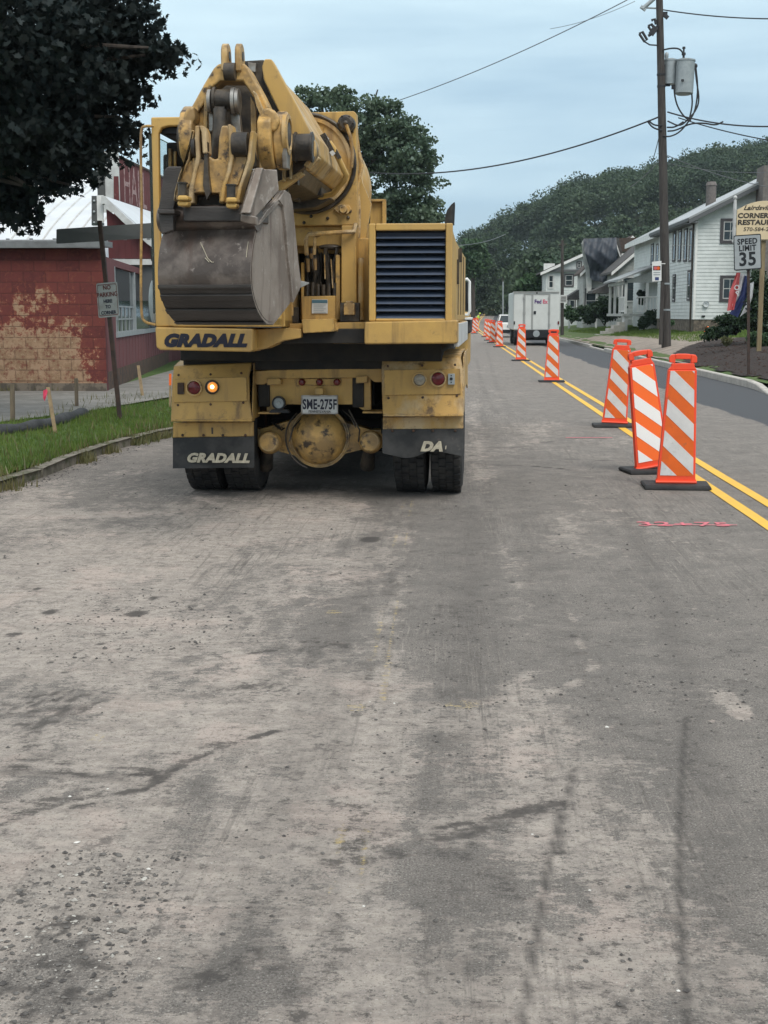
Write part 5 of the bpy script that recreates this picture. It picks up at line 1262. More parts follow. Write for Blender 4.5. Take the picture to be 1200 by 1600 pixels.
def make_panel(label, bright=False):
    t = thing('barricade_panel', (0, 0, 0), label, 'barricade', group='striped barricade panels along the centre line')
    H = 1.235
    b = MB(); b.add([(-.30, -.20, 0), (.30, -.20, 0), (.30, .20, 0), (-.30, .20, 0), (-.30, -.20, .025), (.30, -.20, .025), (.315, .20, .025), (-.315, .20, .025), (-.285, -.185, .045), (.285, -.185, .045), (.30, .185, .045), (-.30, .185, .045)],
        [(3, 2, 1, 0), (0, 1, 5, 4), (1, 2, 6, 5), (2, 3, 7, 6), (3, 0, 4, 7), (4, 5, 9, 8), (5, 6, 10, 9), (6, 7, 11, 10), (7, 4, 8, 11), (8, 9, 10, 11)])
    b.build('rubber_base', M['blackrubber'], t, .008, local=True)
    th = .075; xl = lambda z: -.179+(z-.05)/1.05*.072; xr = lambda z: .172-(z-.05)/1.05*.022
    P = [(xl(.05)-.008, .05), (xr(.05)+.008, .05), (xr(.05)+.008, .075), (xr(.09), .09), (xr(1.09), 1.09), (.128, 1.125), (.128, 1.14), (.15, 1.155), (.15, 1.205), (.135, 1.228), (.05, 1.237), (-.03, 1.237), (-.083, 1.228), (-.098, 1.205), (-.098, 1.155), (-.078, 1.14), (-.078, 1.125), (xl(1.09), 1.09), (xl(.09), .09), (xl(.05)-.008, .075)]
    hole = [(-.088, 1.125), (.098, 1.125), (.098, 1.155), (.078, 1.172), (-.07, 1.172), (-.088, 1.155)]
    # front and back faces with the hand hole cut: bridge the outline to the hole
    mb = MB()
    core = P[4:18]         # handle part above the blade
    blade = [P[i] for i in (19, 0, 1, 2, 3, 4, 17, 18)]
    mb.prism([Vector((x, -th/2, z)) for x, z in blade], (0, th, 0))
    hd2 = [(xl(1.09), 1.0901), (xr(1.09), 1.0901), (.128, 1.125), (.128, 1.1499), (-.078, 1.1499), (-.078, 1.125)]
    mb.prism([Vector((x, -th/2+.004, z)) for x, z in hd2], (0, th-.008, 0))
    mb.prism([Vector((x, -th/2+.006, z)) for x, z in [(.095, 1.1501), (.15, 1.158), (.15, 1.205), (.135, 1.228), (.095, 1.233)]], (0, th-.012, 0))
    mb.prism([Vector((x, -th/2+.006, z)) for x, z in [(-.098, 1.158), (-.0451, 1.1501), (-.0451, 1.233), (-.083, 1.228), (-.098, 1.205)]], (0, th-.012, 0))
    mb.prism([Vector((x, -th/2+.006, z)) for x, z in [(-.0449, 1.188), (.0949, 1.188), (.0949, 1.233), (.05, 1.237), (-.01, 1.237), (-.0449, 1.233)]], (0, th-.012, 0))
    body = mb.build('plastic_panel', M['orange'], t, .007, local=True)
    a0, a1 = .115, 1.082; sl = lambda z: xl(z)+.022; sr = lambda z: xr(z)-.022
    mb = MB(); mb.prism([Vector((x, -th/2-.003, z)) for x, z in [(sl(a0), a0), (sr(a0), a0), (sr(a1), a1), (sl(a1), a1)]], (0, .003, 0))
    mb.prism([Vector((x, th/2, z)) for x, z in [(sl(a0), a0), (sr(a0), a0), (sr(a1), a1), (sl(a1), a1)]], (0, .003, 0))
    sh = mb.build('orange_sheeting', M['orange_bright'] if bright else M['refl_orange'], body, local=True)
    mb = MB()
    for poly in stripes(sl, sr, a0+.004, a1, .95, .305, .51, -.038):
        mb.prism([Vector((x, -th/2-.0055, z)) for x, z in poly], (0, .0025, 0)); mb.prism([Vector((x, th/2+.003, z)) for x, z in poly], (0, .0025, 0))
    mb.build('white_stripes', M['refl_bright'] if bright else M['refl_white'], body, local=True)
    mb = MB(); mb.tube([(xl(.05)-.01, -th/2-.006, .058), (xr(.05)+.01, -th/2-.006, .058)], .014, 8); mb.build('foot_bead', M['orange'], body, local=True)
    return t
pan = make_panel('')
panb = make_panel('', True)
plist = [((1056, 762), 0, 0, 'nearest upright orange barricade panel, standing in front of the pink survey number', False),
         ((1021, 738), -.17, 9, 'brighter orange barricade panel leaning left just behind the nearest one', True),
         ((960, 667), .045, -2, 'barricade panel leaning slightly right, third from the camera and left of the yellow lines', False),
         ((862, 597), 0, 0, 'upright barricade panel standing alone in front of the right side of the white parcel truck', False),
         ((814, 564), -.01, 4, 'smaller barricade panel in front of the left corner of the white parcel truck', False),
         ((780.5, 542.5), -.02, 2, 'barricade panel in front of the white car, nearest of the far cluster', False),
         ((769.5, 535.5), 0, -4, 'second barricade panel of the far cluster, left of the white car', False),
         ((764, 532), .01, 0, 'third barricade panel of the far cluster, half hidden by its neighbours', False),
         ((759.5, 526.5), 0, 3, 'leftmost panel of the far cluster before the white car', False),
         ((740.5, 521), 0, 0, 'small far barricade panel beside the excavator, left of the bending worker', False),
         ((745, 518), -.03, 5, 'farthest barricade panel, just in front of the worker', False)]
for i, ((u, v), ry, rz, lab, br) in enumerate(plist):
    src = panb if br else pan
    first = (i == 0) or br
    o = src if first else copy_tree(src)
    g = G(u, v); o.location = (g.x, g.y, .0); o['label'] = lab
    rzz = R(rz)+(-.06 if i == 0 else 0)
    o.rotation_euler = (0, 0, rzz)
    if ry:
        for ch in o.children:
            if not ch.name.startswith('rubber_base'): ch.rotation_euler = (0, ry, 0); ch.location = (0, 0, .01)

# ================================================================== signs and posts on the left
def sign_plate(mb, x0, x1, z0, z1, y, th=.004, r=.03):
    P = []
    for cx, cz, a0 in ((x1-r, z1-r, 0), (x0+r, z1-r, 90), (x0+r, z0+r, 180), (x1-r, z0+r, 270)):
        for k in range(4): a = R(a0+30*k); P.append(Vector((cx+math.cos(a)*r, y, cz+math.sin(a)*r)))
    return mb.prism(P, (0, th, 0))
def face_frame(parent, c, ux, uz):      # local frame on a sign face
    return c, ux, uz
b_ = G(188, 652, .2); ptop = AY(156, 352, b_.y)
sp = thing('no_parking_post', b_, 'leaning rusty post with a faded no-parking sign under a long blank grey board', 'sign')
mb = MB(); P = [(b_-Z*.1), ptop+Vector((0, 0, .06))]
w_ = .028
for a, b in [(P[0], P[1])]:
    A = [a+Vector(q) for q in ((-w_, -w_, 0), (w_, -w_, 0), (w_, w_, 0), (-w_, w_, 0))]; B = [b+Vector(q) for q in ((-w_, -w_, 0), (w_, -w_, 0), (w_, w_, 0), (-w_, w_, 0))]; mb.loft(A[::-1], B[::-1])
mb.build('post', M['post_brown'], sp, .004)
yq = b_.y-.05
q = [AY(u, v, yq) for u, v in ((150, 443), (183, 440), (187, 494), (154, 497))]
mb = MB(); rr = .12
def rounded(q, k=.08):
    out = []
    n = len(q)
    for i in range(n):
        a, b, c = q[i-1], q[i], q[(i+1) % n]; out += [b.lerp(a, k), b.lerp(a, k*.3).lerp(b.lerp(c, k*.3), .5), b.lerp(c, k)]
    return out
mb.prism(rounded(q), (0, .004, 0)); npk = mb.build('no_parking_sign', M['sign_face'], sp)
ux = (q[1]-q[0]).normalized(); uz = (q[0]-q[3]).normalized()
W_ = (q[1]-q[0]).length; Hh = (q[0]-q[3]).length
for txt, t_, sz, m_ in (('NO', .80, .082, M['sign_red']), ('PARKING', .60, .082, M['sign_red']), ('HERE', .42, .062, M['navy']), ('TO', .26, .062, M['navy']), ('CORNER', .09, .062, M['navy'])):
    text_mesh('sign_lettering', txt, m_, npk, q[3]+uz*Hh*t_+ux*W_*.5-Yd*.003, ux, uz, sz, bold=.0022, depth=.0008, align='CENTER', sx=.82)
mb = MB(); R0 = rounded([p+(q[(i+2) % 4]-p)*.045-Yd*.002 for i, p in enumerate(q)]); R1 = rounded([p+(q[(i+2) % 4]-p)*.065-Yd*.002 for i, p in enumerate(q)])
n = len(R0); mb.add(R0+R1, [(i, (i+1) % n, (i+1) % n+n, i+n) for i in range(n)]); mb.build('sign_border', M['sign_red'], npk)
q2 = [AY(u, v, b_.y+.05) for u, v in ((88, 358), (229, 344), (235, 368), (88, 381))]
q2[1] += Yd*.5; q2[2] += Yd*.5
mb = MB(); mb.prism(rounded(q2, .05), (0, .004, 0)); mb.build('blank_sign_back', M['sign_grey'], sp)
mb = MB(); mb.bb(AY(150, 348, b_.y)-Vector((.05, .0, 0)), AY(150, 350, b_.y)+Vector((.1, .05, -.02)))
mb.build('sign_clamp', M['galv'], sp)

# wooden survey stakes, silt sock
def stake(u, vt, vb, w, lab, flag=None, m=None, grp='survey stakes on the verge'):
    b = G(u, vb, .19); t_ = thing('survey_stake', b, lab, 'stake', group=grp)
    return b, t_
for (u0, vb, u1, vt, w, lab, fl, mt) in ((20, 661, 19, 600, 7, 'squared wooden stake at the far left end of the silt sock', None, 'wood_light'),
        (86, 674, 75, 605, 5.5, 'thin wooden stake with a pink ribbon in the middle of the verge', 'pink', 'wood_stake'),
        (120, 638, 119, 591, 5.5, 'squared wooden stake behind the silt sock, right of the ribboned one', None, 'wood_light'),
        (223, 621, 216, 571, 4.5, 'pale thin stake leaning left at the end of the path', None, 'wood_stake'),
        (266, 634, 266, 584, 3.5, 'stake tip sprayed orange, beside the excavator fender', 'orange', 'wood_stake')):
    b = G(u0, vb, .19); tp_ = AY(u1, vt, b.y+.01); s_ = thing('survey_stake', b, lab, 'stake', group='survey stakes on the verge')
    hw = w/2/F_PX*b.y; mb = MB()
    dn = b-(tp_-b)*.06
    A = [dn+Vector(q) for q in ((-hw, -hw*.5, 0), (hw, -hw*.5, 0), (hw, hw*.5, 0), (-hw, hw*.5, 0))]; B = [tp_+Vector(q) for q in ((-hw, -hw*.5, 0), (hw, -hw*.5, 0), (hw, hw*.5, 0), (-hw, hw*.5, 0))]
    if fl == 'orange':
        mid = [A[i].lerp(B[i], .66) for i in range(4)]; mb.loft(A[::-1], mid[::-1]); mb.build('stake', M[mt], s_)
        mb = MB(); mb.loft(mid[::-1], B[::-1]); mb.build('painted_tip', M['orange_bright'], s_)
    else: mb.loft(A[::-1], B[::-1]); mb.build('stake', M[mt], s_)
    if fl == 'pink':
        M['ribbon'] = mat('pink_ribbon', (.72, .06, .13), .6); mb = MB(); c = tp_-Z*.03
        mb.add([c+Vector(q) for q in ((-.012, -.015, .01), (-.055, -.02, -.01), (-.062, -.01, -.10), (-.045, 0, -.14), (-.02, -.02, -.06), (-.03, -.03, -.12), (.0, -.02, -.02))], [(0, 1, 2, 4), (4, 2, 3), (0, 4, 5), (0, 5, 6)]); mb.build('ribbon', M['ribbon'], s_)
sk = thing('silt_sock', G(60, 672, .2), 'long dark grey silt sock lying along the back of the grass verge', 'silt sock')
M['sock'] = mat('silt_sock_mesh', (.055, .058, .062), .9, c2=(.035, .037, .04), vs=7, bump=.5, bs=40)
mb = MB(); pts = []
for u, v in ((-60, 684), (0, 674), (40, 669), (80, 661), (112, 651), (132, 645)):
    g = G(u, v, .23); pts.append(g)
pts = smooth(pts, 2); mb.tube(pts, .12, 12, rad=[.075+.012*math.sin(i*1.3) for i in range(len(pts))]); mb.build('mesh_tube', M['sock'], sk)

# ================================================================== the red buildings on the left
def node_brick(name, base, cols, scale, mortar, noise_mix):
    """painted blocks with flaked patches: brick joints plus ragged layers of colour"""
    m = bpy.data.materials.new(name); m.use_nodes = True; N = m.node_tree.nodes; L = m.node_tree.links; p = N['Principled BSDF']; p.inputs['Roughness'].default_value = .85
    t = N.new('ShaderNodeTexCoord'); mp_ = N.new('ShaderNodeMapping'); mp_.inputs['Rotation'].default_value = (math.pi/2, 0, 0); L.new(t.outputs['Object'], mp_.inputs[0])
    br = N.new('ShaderNodeTexBrick'); br.inputs['Scale'].default_value = 1; br.inputs['Brick Width'].default_value = scale[0]; br.inputs['Row Height'].default_value = scale[1]; br.inputs['Mortar Size'].default_value = .010; br.inputs['Mortar Smooth'].default_value = .3
    br.inputs['Color1'].default_value = (0, 0, 0, 1); br.inputs['Color2'].default_value = (1, 1, 1, 1); br.inputs['Mortar'].default_value = (.5, .5, .5, 1); L.new(mp_.outputs[0], br.inputs['Vector'])
    def noise(sc, det, rg):
        n = N.new('ShaderNodeTexNoise'); n.inputs['Scale'].default_value = sc; n.inputs['Detail'].default_value = det; n.inputs['Roughness'].default_value = rg; L.new(t.outputs['Object'], n.inputs['Vector']); return n.outputs['Fac']
    def mth(op, a, b):
        x = N.new('ShaderNodeMath'); x.operation = op
        for i, q in enumerate((a, b)):
            if isinstance(q, (int, float)): x.inputs[i].default_value = q
            else: L.new(q, x.inputs[i])
        return x.outputs[0]
    def mr(f, a, b):
        r = N.new('ShaderNodeMapRange'); r.inputs[1].default_value = a; r.inputs[2].default_value = b; L.new(f, r.inputs[0]); return r.outputs[0]
    def mix(f, A, B):
        x = N.new('ShaderNodeMix'); x.data_type = 'RGBA'; L.new(f, x.inputs['Factor'])
        for s_, v_ in ((6, A), (7, B)):
            if isinstance(v_, tuple): x.inputs[s_].default_value = (*v_, 1)
            else: L.new(v_, x.inputs[s_])
        return x.outputs[2]
    at = N.new('ShaderNodeAttribute'); at.attribute_name = 'flake'
    fl = at.outputs['Fac']
    n1 = noise(3.0, 10, .80); n2 = noise(5.0, 8, .7)
    red = mix(mr(n2, .4, .6), (.135, .030, .026), (.080, .018, .018))
    red = mix(mr(br.outputs['Color'], .2, .8), red, (.15, .034, .028))
    k = mth('ADD', fl, mth('MULTIPLY', mth('SUBTRACT', n1, .5), 2.3))
    kk = mth('ADD', k, mth('MULTIPLY', mth('SUBTRACT', br.outputs['Color'], .5), .16))
    cur = mix(mr(kk, .46, .56), red, (.27, .065, .035))
    cur = mix(mr(kk, .54, .585), cur, (.35, .225, .14))
    cur = mix(mth('MULTIPLY', mr(mth('ADD', kk, mth('MULTIPLY', mth('SUBTRACT', n2, .5), 1.6)), .70, .92), .8), cur, (.24, .15, .085))
    n5 = noise(13, 8, .75)
    cur = mix(mth('MULTIPLY', mr(mth('ADD', n5, mth('MULTIPLY', mth('SUBTRACT', n2, .5), .8)), .53, .60), .75), cur, (.17, .045, .030))
    cur = mix(mth('MULTIPLY', mr(mth('SUBTRACT', mth('ADD', n5, .0), 0), .42, .36), mr(kk, .5, .6)), cur, (.42, .31, .21))
    cur = mix(mth('MULTIPLY', br.outputs['Fac'], mr(n1, .35, .75)), cur, (.06, .02, .016))
    L.new(cur, p.inputs['Base Color'])
    b = N.new('ShaderNodeBump'); b.inputs['Strength'].default_value = .6; b.inputs['Distance'].default_value = .02; L.new(mth('ADD', mth('MULTIPLY', br.outputs['Fac'], -1), mth('MULTIPLY', n2, .4)), b.inputs['Height']); L.new(b.outputs[0], p.inputs['Normal'])
    return m
M['blocks'] = node_brick('flaking_red_blocks', None, None, (.41, .195), None, None)
M['red_siding'] = mat('red_board_siding', (.105, .024, .026), .75, c2=(.08, .02, .022), vs=3, stretch=(1, 1, .3))
M['red_faded'] = mat('faded_red_siding', (.155, .052, .055), .8, c2=(.12, .042, .044), vs=3, stretch=(3, 3, .3), dirt=(.22, .13, .12), ds=5, dc=(.62, .78))
M['white_metal'] = mat('white_metal_roof', (.60, .63, .66), .45, c2=(.54, .57, .60), vs=1.5)
M['gutter'] = mat('grey_gutter', (.20, .21, .215), .5, c2=(.15, .155, .16), vs=4)
WY = 23.4
bl = thing('block_building', (-10.5, WY, .2), 'low block building with flaking dark red paint and a grey gutter', 'building')
xr_ = AY(164, 500, WY).x; zt_ = AY(80, 388, WY).z
# front wall with a flake mask: strongest low in the middle as in the photo
nx_, nz_ = 110, 44; xs_ = np.linspace(-15, xr_, nx_); zs_ = np.linspace(0, zt_, nz_)
XX, ZZ = np.meshgrid(xs_, zs_)
cL = AY(30, 560, WY).x; 
hz_ = 1-sstep(AY(80, 545, WY).z, AY(80, 462, WY).z, ZZ)
hx_ = sstep(-11.2, AY(8, 560, WY).x+.1, XX)*(1-sstep(AY(105, 560, WY).x, AY(150, 560, WY).x, XX))
fk = .22+.46*hz_*hx_+.16*hz_*(1-sstep(AY(150, 560, WY).x, AY(166, 560, WY).x, XX))+.30*np.exp(-((XX-AY(10, 480, WY).x)**2/.5+(ZZ-AY(10, 475, WY).z)**2/.02))+.26*np.exp(-((XX-AY(75, 470, WY).x)**2/.25+(ZZ-AY(75, 466, WY).z)**2/.03))+.10*(1-sstep(.2, 1.0, ZZ))
me = bpy.data.meshes.new('wall'); V = np.stack([XX, np.full(XX.shape, WY), ZZ], -1).reshape(-1, 3)-np.array([-10.5, WY, .2])
F = [(j*nx_+i, j*nx_+i+1, (j+1)*nx_+i+1, (j+1)*nx_+i) for j in range(nz_-1) for i in range(nx_-1)]
me.from_pydata(V.tolist(), [], F); at = me.attributes.new('flake', 'FLOAT', 'POINT'); at.data.foreach_set('value', fk.reshape(-1).astype(np.float32)); me.materials.append(M['blocks'])
fw = bpy.data.objects.new('front_wall', me); col.objects.link(fw); fw.parent = bl
mb = MB(); mb.bb((-15, WY+.003, 0), (xr_-.62, WY+1.9, zt_-.002)); mb.bb((xr_-.62, WY+.003, 0), (xr_-.003, WY+.12, zt_-.002)); mb.build('side_wall', M['red_siding'], bl)
mb = MB(); mb.bb((-15.2, WY-.22, zt_+.0), (xr_+.05, WY-.08, zt_+.10)); mb.bb((-15.2, WY-.08, zt_+.03), (xr_+.05, WY+.5, zt_+.13)); mb.bb((-15.2, WY+.5, zt_+.03), (xr_-.5, WY+2.0, zt_+.13)); mb.tube([(-15.2, WY-.15, zt_+.11), (xr_+.07, WY-.15, zt_+.11)], .035, 8)
for i in range(24): mb.box((-15+i*.42, WY-.05, zt_+.155), (.05, .06, .03))
mb.build('gutter', M['gutter'], bl)
mb = MB(); mb.bb((-15.2, WY-.08, .2), (xr_, WY-.002, .36)); mb.build('plinth', M['stone'], bl)

# the arched white metal building behind, its ridge running away from the road
qh = thing('arched_metal_building', (-16, 36, .2), 'white ribbed barrel-roofed metal building behind the red block wall', 'building')
QX = -8.22; mb = MB(); n = 26; r_h, r_z = 9.3, 3.45; y_e = 33.0; z_e = 2.6; A = []
def arc(t): s_ = 1-math.cos(t); s_ = min(s_, 2-s_); return Vector((0, y_e+r_h*(1-math.cos(t)), z_e+r_z*(.62*s_+.38*math.sin(t))))
ts = np.linspace(0, math.pi, n)
P = []; 
for t_ in ts:
    a = arc(t_); P += [(QX, a.y, a.z), (-48, a.y, a.z)]
mb.add(P, [(2*i, 2*i+1, 2*i+3, 2*i+2) for i in range(n-1)], True)
mb.build('barrel_roof', M['white_metal'], qh)
mb = MB()
for k in range(70):
    x = QX-.25-k*.42; mb.tube([Vector((x, arc(t_).y, arc(t_).z+.0)) for t_ in ts], .028, 6)
mb.build('roof_ribs', M['white_dirty'], qh)
mb = MB(); mb.prism([Vector((QX+.01, arc(t_).y, arc(t_).z)) for t_ in ts], (-.2, 0, 0)); mb.bb((QX-.05, 33, 0), (QX+.02, 51.6, 2.6)); mb.bb((-48, 33.1, 0), (QX-.06, 33.2, 2.6)); mb.build('end_wall', M['red_siding'], qh)

# false front with the old painted name, facing the road
ff = thing('false_front', (-9.0, 36, .2), 'weathered red false-front gable with old white painted letters above the store roof', 'building front')
FX = -8.0
def FP(u, v, x=FX): return AX(u, v, x)
M['ff_red'] = mat('weathered_red_boards', (.15, .035, .035), .8, c2=(.09, .024, .026), vs=6, stretch=(1, 4, .5), dirt=(.30, .20, .18), ds=4, dc=(.58, .74))
tl, tr_ = FP(185, 246), FP(330, 330); bl_, br_ = FP(185, 318), FP(330, 380)
mb = MB(); mb.prism([tl, Vector((FX, 60, tl.z)), Vector((FX, 60, bl_.z-.4)), bl_+Vector((0, 0, -.4))], (-.12, 0, 0)); mb.build('board_wall', M['ff_red'], ff)
mb = MB(); a = FP(185, 240); mb.bb((FX-.5, a.y-.05, bl_.z-.2), (FX+.01, a.y+.0, a.z+.05)); mb.build('corner_board', M['white_dirty'], ff)
mb = MB(); mb.bb((FX-.52, a.y-.07, bl_.z), (FX-.33, a.y-.051, a.z+.25)); mb.build('end_flashing', M['sign_grey'], ff)
mb = MB(); mb.bb((FX-.14, a.y+.01, tl.z), (FX+.03, 60, tl.z+.05)); mb.build('cap_trim', M['roof_brown'], ff)
M['old_letter'] = mat('chalky_old_letter', (.36, .25, .24), .85, c2=(.19, .075, .075), vs=9, vc=(.48, .62))
g0 = FP(193, 309)
text_mesh('painted_name', 'HALL', M['old_letter'], ff, (FX+.004, g0.y, g0.z-.10), (0, 1, 0), (0, 0, 1), 1.35, bold=-.006, depth=.001, sx=.78)
g1 = FP(234.5, 326); text_mesh('painted_name', 'CO', M['old_letter'], ff, (FX+.004, g1.y, g1.z-.05), (0, 1, 0), (0, 0, 1), 1.1, bold=-.012, depth=.001, sx=.8)
# store front: red gabled dormer end, white rakes and lower white roof edge
st = thing('store_building', (-8.4, 30, .2), 'dark red board-sided store with white roof trim and a long display window', 'building')
SY = 30.2
def SPt(u, v, y=SY): return AY(u, v, y)
# gable end facing us (small porch roof end)
g = [SPt(166, 327), SPt(192, 345), SPt(262, 398), SPt(262, 404), SPt(170, 404)]
mb = MB(); mb.prism(g, (0, .1, 0)); 
for k in range(9):
    u = 176+k*9.5; a = SPt(u, 404); vt = 330+max(0, (u-166))*.73; b = SPt(u, min(402, vt)); mb.bb((a.x, SY-.006, a.z), (a.x+.015, SY, b.z))
mb.build('gable_boards', M['red_siding'], st)
mb = MB(); mb.prism([SPt(161, 307), SPt(166, 307), SPt(200, 340), SPt(243, 379), SPt(262, 396), SPt(262, 403), SPt(232, 381), SPt(194, 347), SPt(166, 319), SPt(161, 320)], (0, -.16, 0)); mb.build('rake_board', M['white_dirty'], st)
mb = MB(); mb.prism([SPt(143, 306), SPt(151, 306), SPt(152, 352), SPt(143, 352)], (0, .05, 0)); mb.build('metal_flashing', M['sign_grey'], st)
mb = MB(); [mb.ball(SPt(147, v, SY-.02), .03, 8, 6) for v in (314, 331, 348)]; mb.build('flashing_bolt', M['galv'], st)
mb = MB(); mb.prism([SPt(151, 305), SPt(161, 305), SPt(161, 350), SPt(152, 350)], (0, .05, 0)); mb.build('corner_board', M['white'], st)
# roof slope rising to the false front
rA, rB = SPt(163, 306, SY-.12), SPt(262, 398, SY-.12)
mb = MB()
P0 = Vector((FX+.0, FP(186, 318).y, FP(186, 318).z)); P1 = Vector((FX, 60, P0.z)); e0 = SPt(268, 402, SY-.14); 
mb.prism([Vector((rA.x, SY-.12, rA.z)), Vector((e0.x+.1, SY-.12, e0.z)), Vector((e0.x+.1, 60, e0.z)), Vector((rA.x, 60, rA.z))], (0, 0, -.06)); mb.build('metal_roof', M['white_metal'], st)
# fascia/gutter under the gable, the wall, window and door below
mb = MB(); mb.bb(SPt(172, 405, SY-.1), SPt(262, 414, SY+.05)); mb.build('gutter', M['white_dirty'], st)
mb = MB(); mb.bb(SPt(168, 404.5, SY+.02), SPt(264, 470, SY+.12)); mb.build('soffit_wall', M['soffit'], st)
wa, wb = Vector((-6.22, 23.6, .22)), G(262, 567, .22)      # wall foot from near corner to far corner
wd = (wb-wa); wd.z = 0; wl = wd.length; wd.normalize(); wn = Vector((wd.y, -wd.x, 0))
def WP(s, z, off=0): return Vector((wa.x, wa.y, 0))+wd*s+Vector((0, 0, z))+wn*off
def s_at(u):
    r_ = ray(u, 500); # intersection of the ray plane with the wall line
    a = wa; den = r_.x*wd.y-r_.y*wd.x; return (a.y*r_.x-a.x*r_.y)/(-den)
def z_at(u, v): s = s_at(u); p = WP(s, 0); r_ = ray(u, v); return CAM_H+r_.z*(p.y/r_.y)
zs_top = 2.62; zw0 = z_at(180, 521); zw1 = z_at(180, 416)
s0w, s1w = s_at(181), s_at(262)
def wpr(mb, s0, s1, z0, z1, off, th): 
    return mb.prism([WP(s0, z0, off), WP(s1, z0, off), WP(s1, z1, off), WP(s0, z1, off)], -wn*th)
mb = MB(); wpr(mb, 0, s0w, .2, zs_top, 0, .15); wpr(mb, s0w, wl+3, .2, zw0, 0, .15); wpr(mb, s0w, wl+3, zw1, zs_top, 0, .15)
for k in range(30): wpr(mb, .2+k*.6, .215+k*.6, .2, zw0-.06, .006, .006)
mb.build('wall', M['red_faded'], st)
mb = MB(); wpr(mb, s0w, wl+.2, zw0, zw1, -.05, .01); sg = mb.build('display_window', M['glass'], st)
mb = MB(); wpr(mb, s0w-.05, wl+.3, zw0-.08, zw0+.02, .03, .09); 
for u in (181, 212, 240): s_ = s_at(u); wpr(mb, s_, s_+.07, zw0, zw1, .01, .06)
mb.build('window_frame', M['galv'], sg)
mb = MB(); wpr(mb, 0, wl+.2, .18, .55, .02, .04); mb.build('flaking_base', M['rust'], st)
mb = MB()
for z_, c_ in ((zw0+.25, 0), (zw0+.5, 1)):
    wpr(mb, s0w+.5, s0w+3.6, z_, z_+.03, -.03, .015)
for k in range(5): wpr(mb, s0w+.6+k*.7, s0w+.66+k*.7, zw0, zw0+.5, -.03, .015)
mb.build('window_display_rack', M['galv'], st)
# door and far wall seen under the beam
d0 = G(263, 590, .22)
mb = MB(); mb.bb(AY(251, 620, 46.5), AY(345, 470, 46.6)); mb.build('rear_wall', M['red_faded'], st)
mb = MB(); mb.bb(AY(256, 602, 46.3), AY(264.5, 540, 46.4)); mb.build('white_door', M['white'], st); mb = MB(); mb.bb(AY(250, 602, 46.2), AY(255, 540, 46.3)); mb.bb(AY(265.5, 602, 46.2), AY(269, 540, 46.3)); mb.build('door_trim', M['grease'], st)

# ================================================================== trees
def leaf_mesh(name, centers, size, m, kind='quad', parent=None, up=.0, flat=.35):
    """many small leaf faces; centers (n,3), size (n,)"""
    n = len(centers)
    if kind == 'maple':
        a = np.array([90, 112, 128, 150, 172, 200, 235, 262, 278, 305, 340, 368, 390, 412, 428]); r_ = np.array([1, .55, .80, .45, .95, .50, .60, .30, .30, .60, .50, .95, .45, .80, .55]); a = np.radians(a)
        base = np.stack([np.cos(a)*r_, np.sin(a)*r_, (r_-.5)*.25], -1)
    elif kind == 'quad':
        base = np.array([(-.5, 0, 0), (0, -.32, .08), (.5, 0, 0), (0, .32, .08)], float)
    else:
        base = np.array([(-.5, -.2, 0), (-.1, -.45, .1), (.5, -.1, 0), (.35, .35, -.1), (-.2, .45, .1)], float)
    k = len(base)
    q = rng.normal(size=(n, 4)); 
    q[:, 1:3] *= (1-flat)*1.2
    q /= np.linalg.norm(q, axis=1, keepdims=True); w, x, y, z = q.T
    Rm = np.stack([np.stack([1-2*(y*y+z*z), 2*(x*y-z*w), 2*(x*z+y*w)], -1), np.stack([2*(x*y+z*w), 1-2*(x*x+z*z), 2*(y*z-x*w)], -1), np.stack([2*(x*z-y*w), 2*(y*z+x*w), 1-2*(x*x+y*y)], -1)], 1)
    P = np.einsum('nij,kj->nki', Rm, base)*size[:, None, None]+centers[:, None, :]
    me = bpy.data.meshes.new(name); me.vertices.add(n*k); me.vertices.foreach_set('co', P.reshape(-1).astype(np.float32))
    me.loops.add(n*k); me.loops.foreach_set('vertex_index', np.arange(n*k, dtype=np.int32)); me.polygons.add(n); me.polygons.foreach_set('loop_start', np.arange(0, n*k, k, dtype=np.int32)); me.update(calc_edges=True)
    me.materials.append(m); o = bpy.data.objects.new(name, me); col.objects.link(o)
    if parent is not None: o.parent = parent
    return o
def clump_points(blobs, n_cl, per, r_cl, shell=.55):
    """leaf clumps spread near the surface of overlapping blobs: (c, rx, ry, rz)"""
    B = np.array([[*b[0], b[1], b[2], b[3]] for b in blobs]); vol = (B[:, 3]*B[:, 4]*B[:, 5])**(2/3); idx = rng.choice(len(B), n_cl, p=vol/vol.sum())
    d = rng.normal(size=(n_cl, 3)); d /= np.linalg.norm(d, axis=1, keepdims=True); r_ = shell+(1.05-shell)*rng.random(n_cl)**.6
    C = B[idx, :3]+d*B[idx, 3:6]*r_[:, None]
    off = rng.normal(size=(n_cl, per, 3)); off /= np.linalg.norm(off, axis=2, keepdims=True)
    off *= (r_cl*rng.uniform(.6, 1.3, (n_cl, 1, 1)))*(rng.random((n_cl, per, 1))**.4); off[:, :, 2] *= .6
    return (C[:, None, :]+off).reshape(-1, 3)
M['bark'] = mat('bark', (.075, .06, .05), .9, c2=(.045, .038, .033), vs=5, stretch=(3, 3, .5), bump=.5, bs=14)
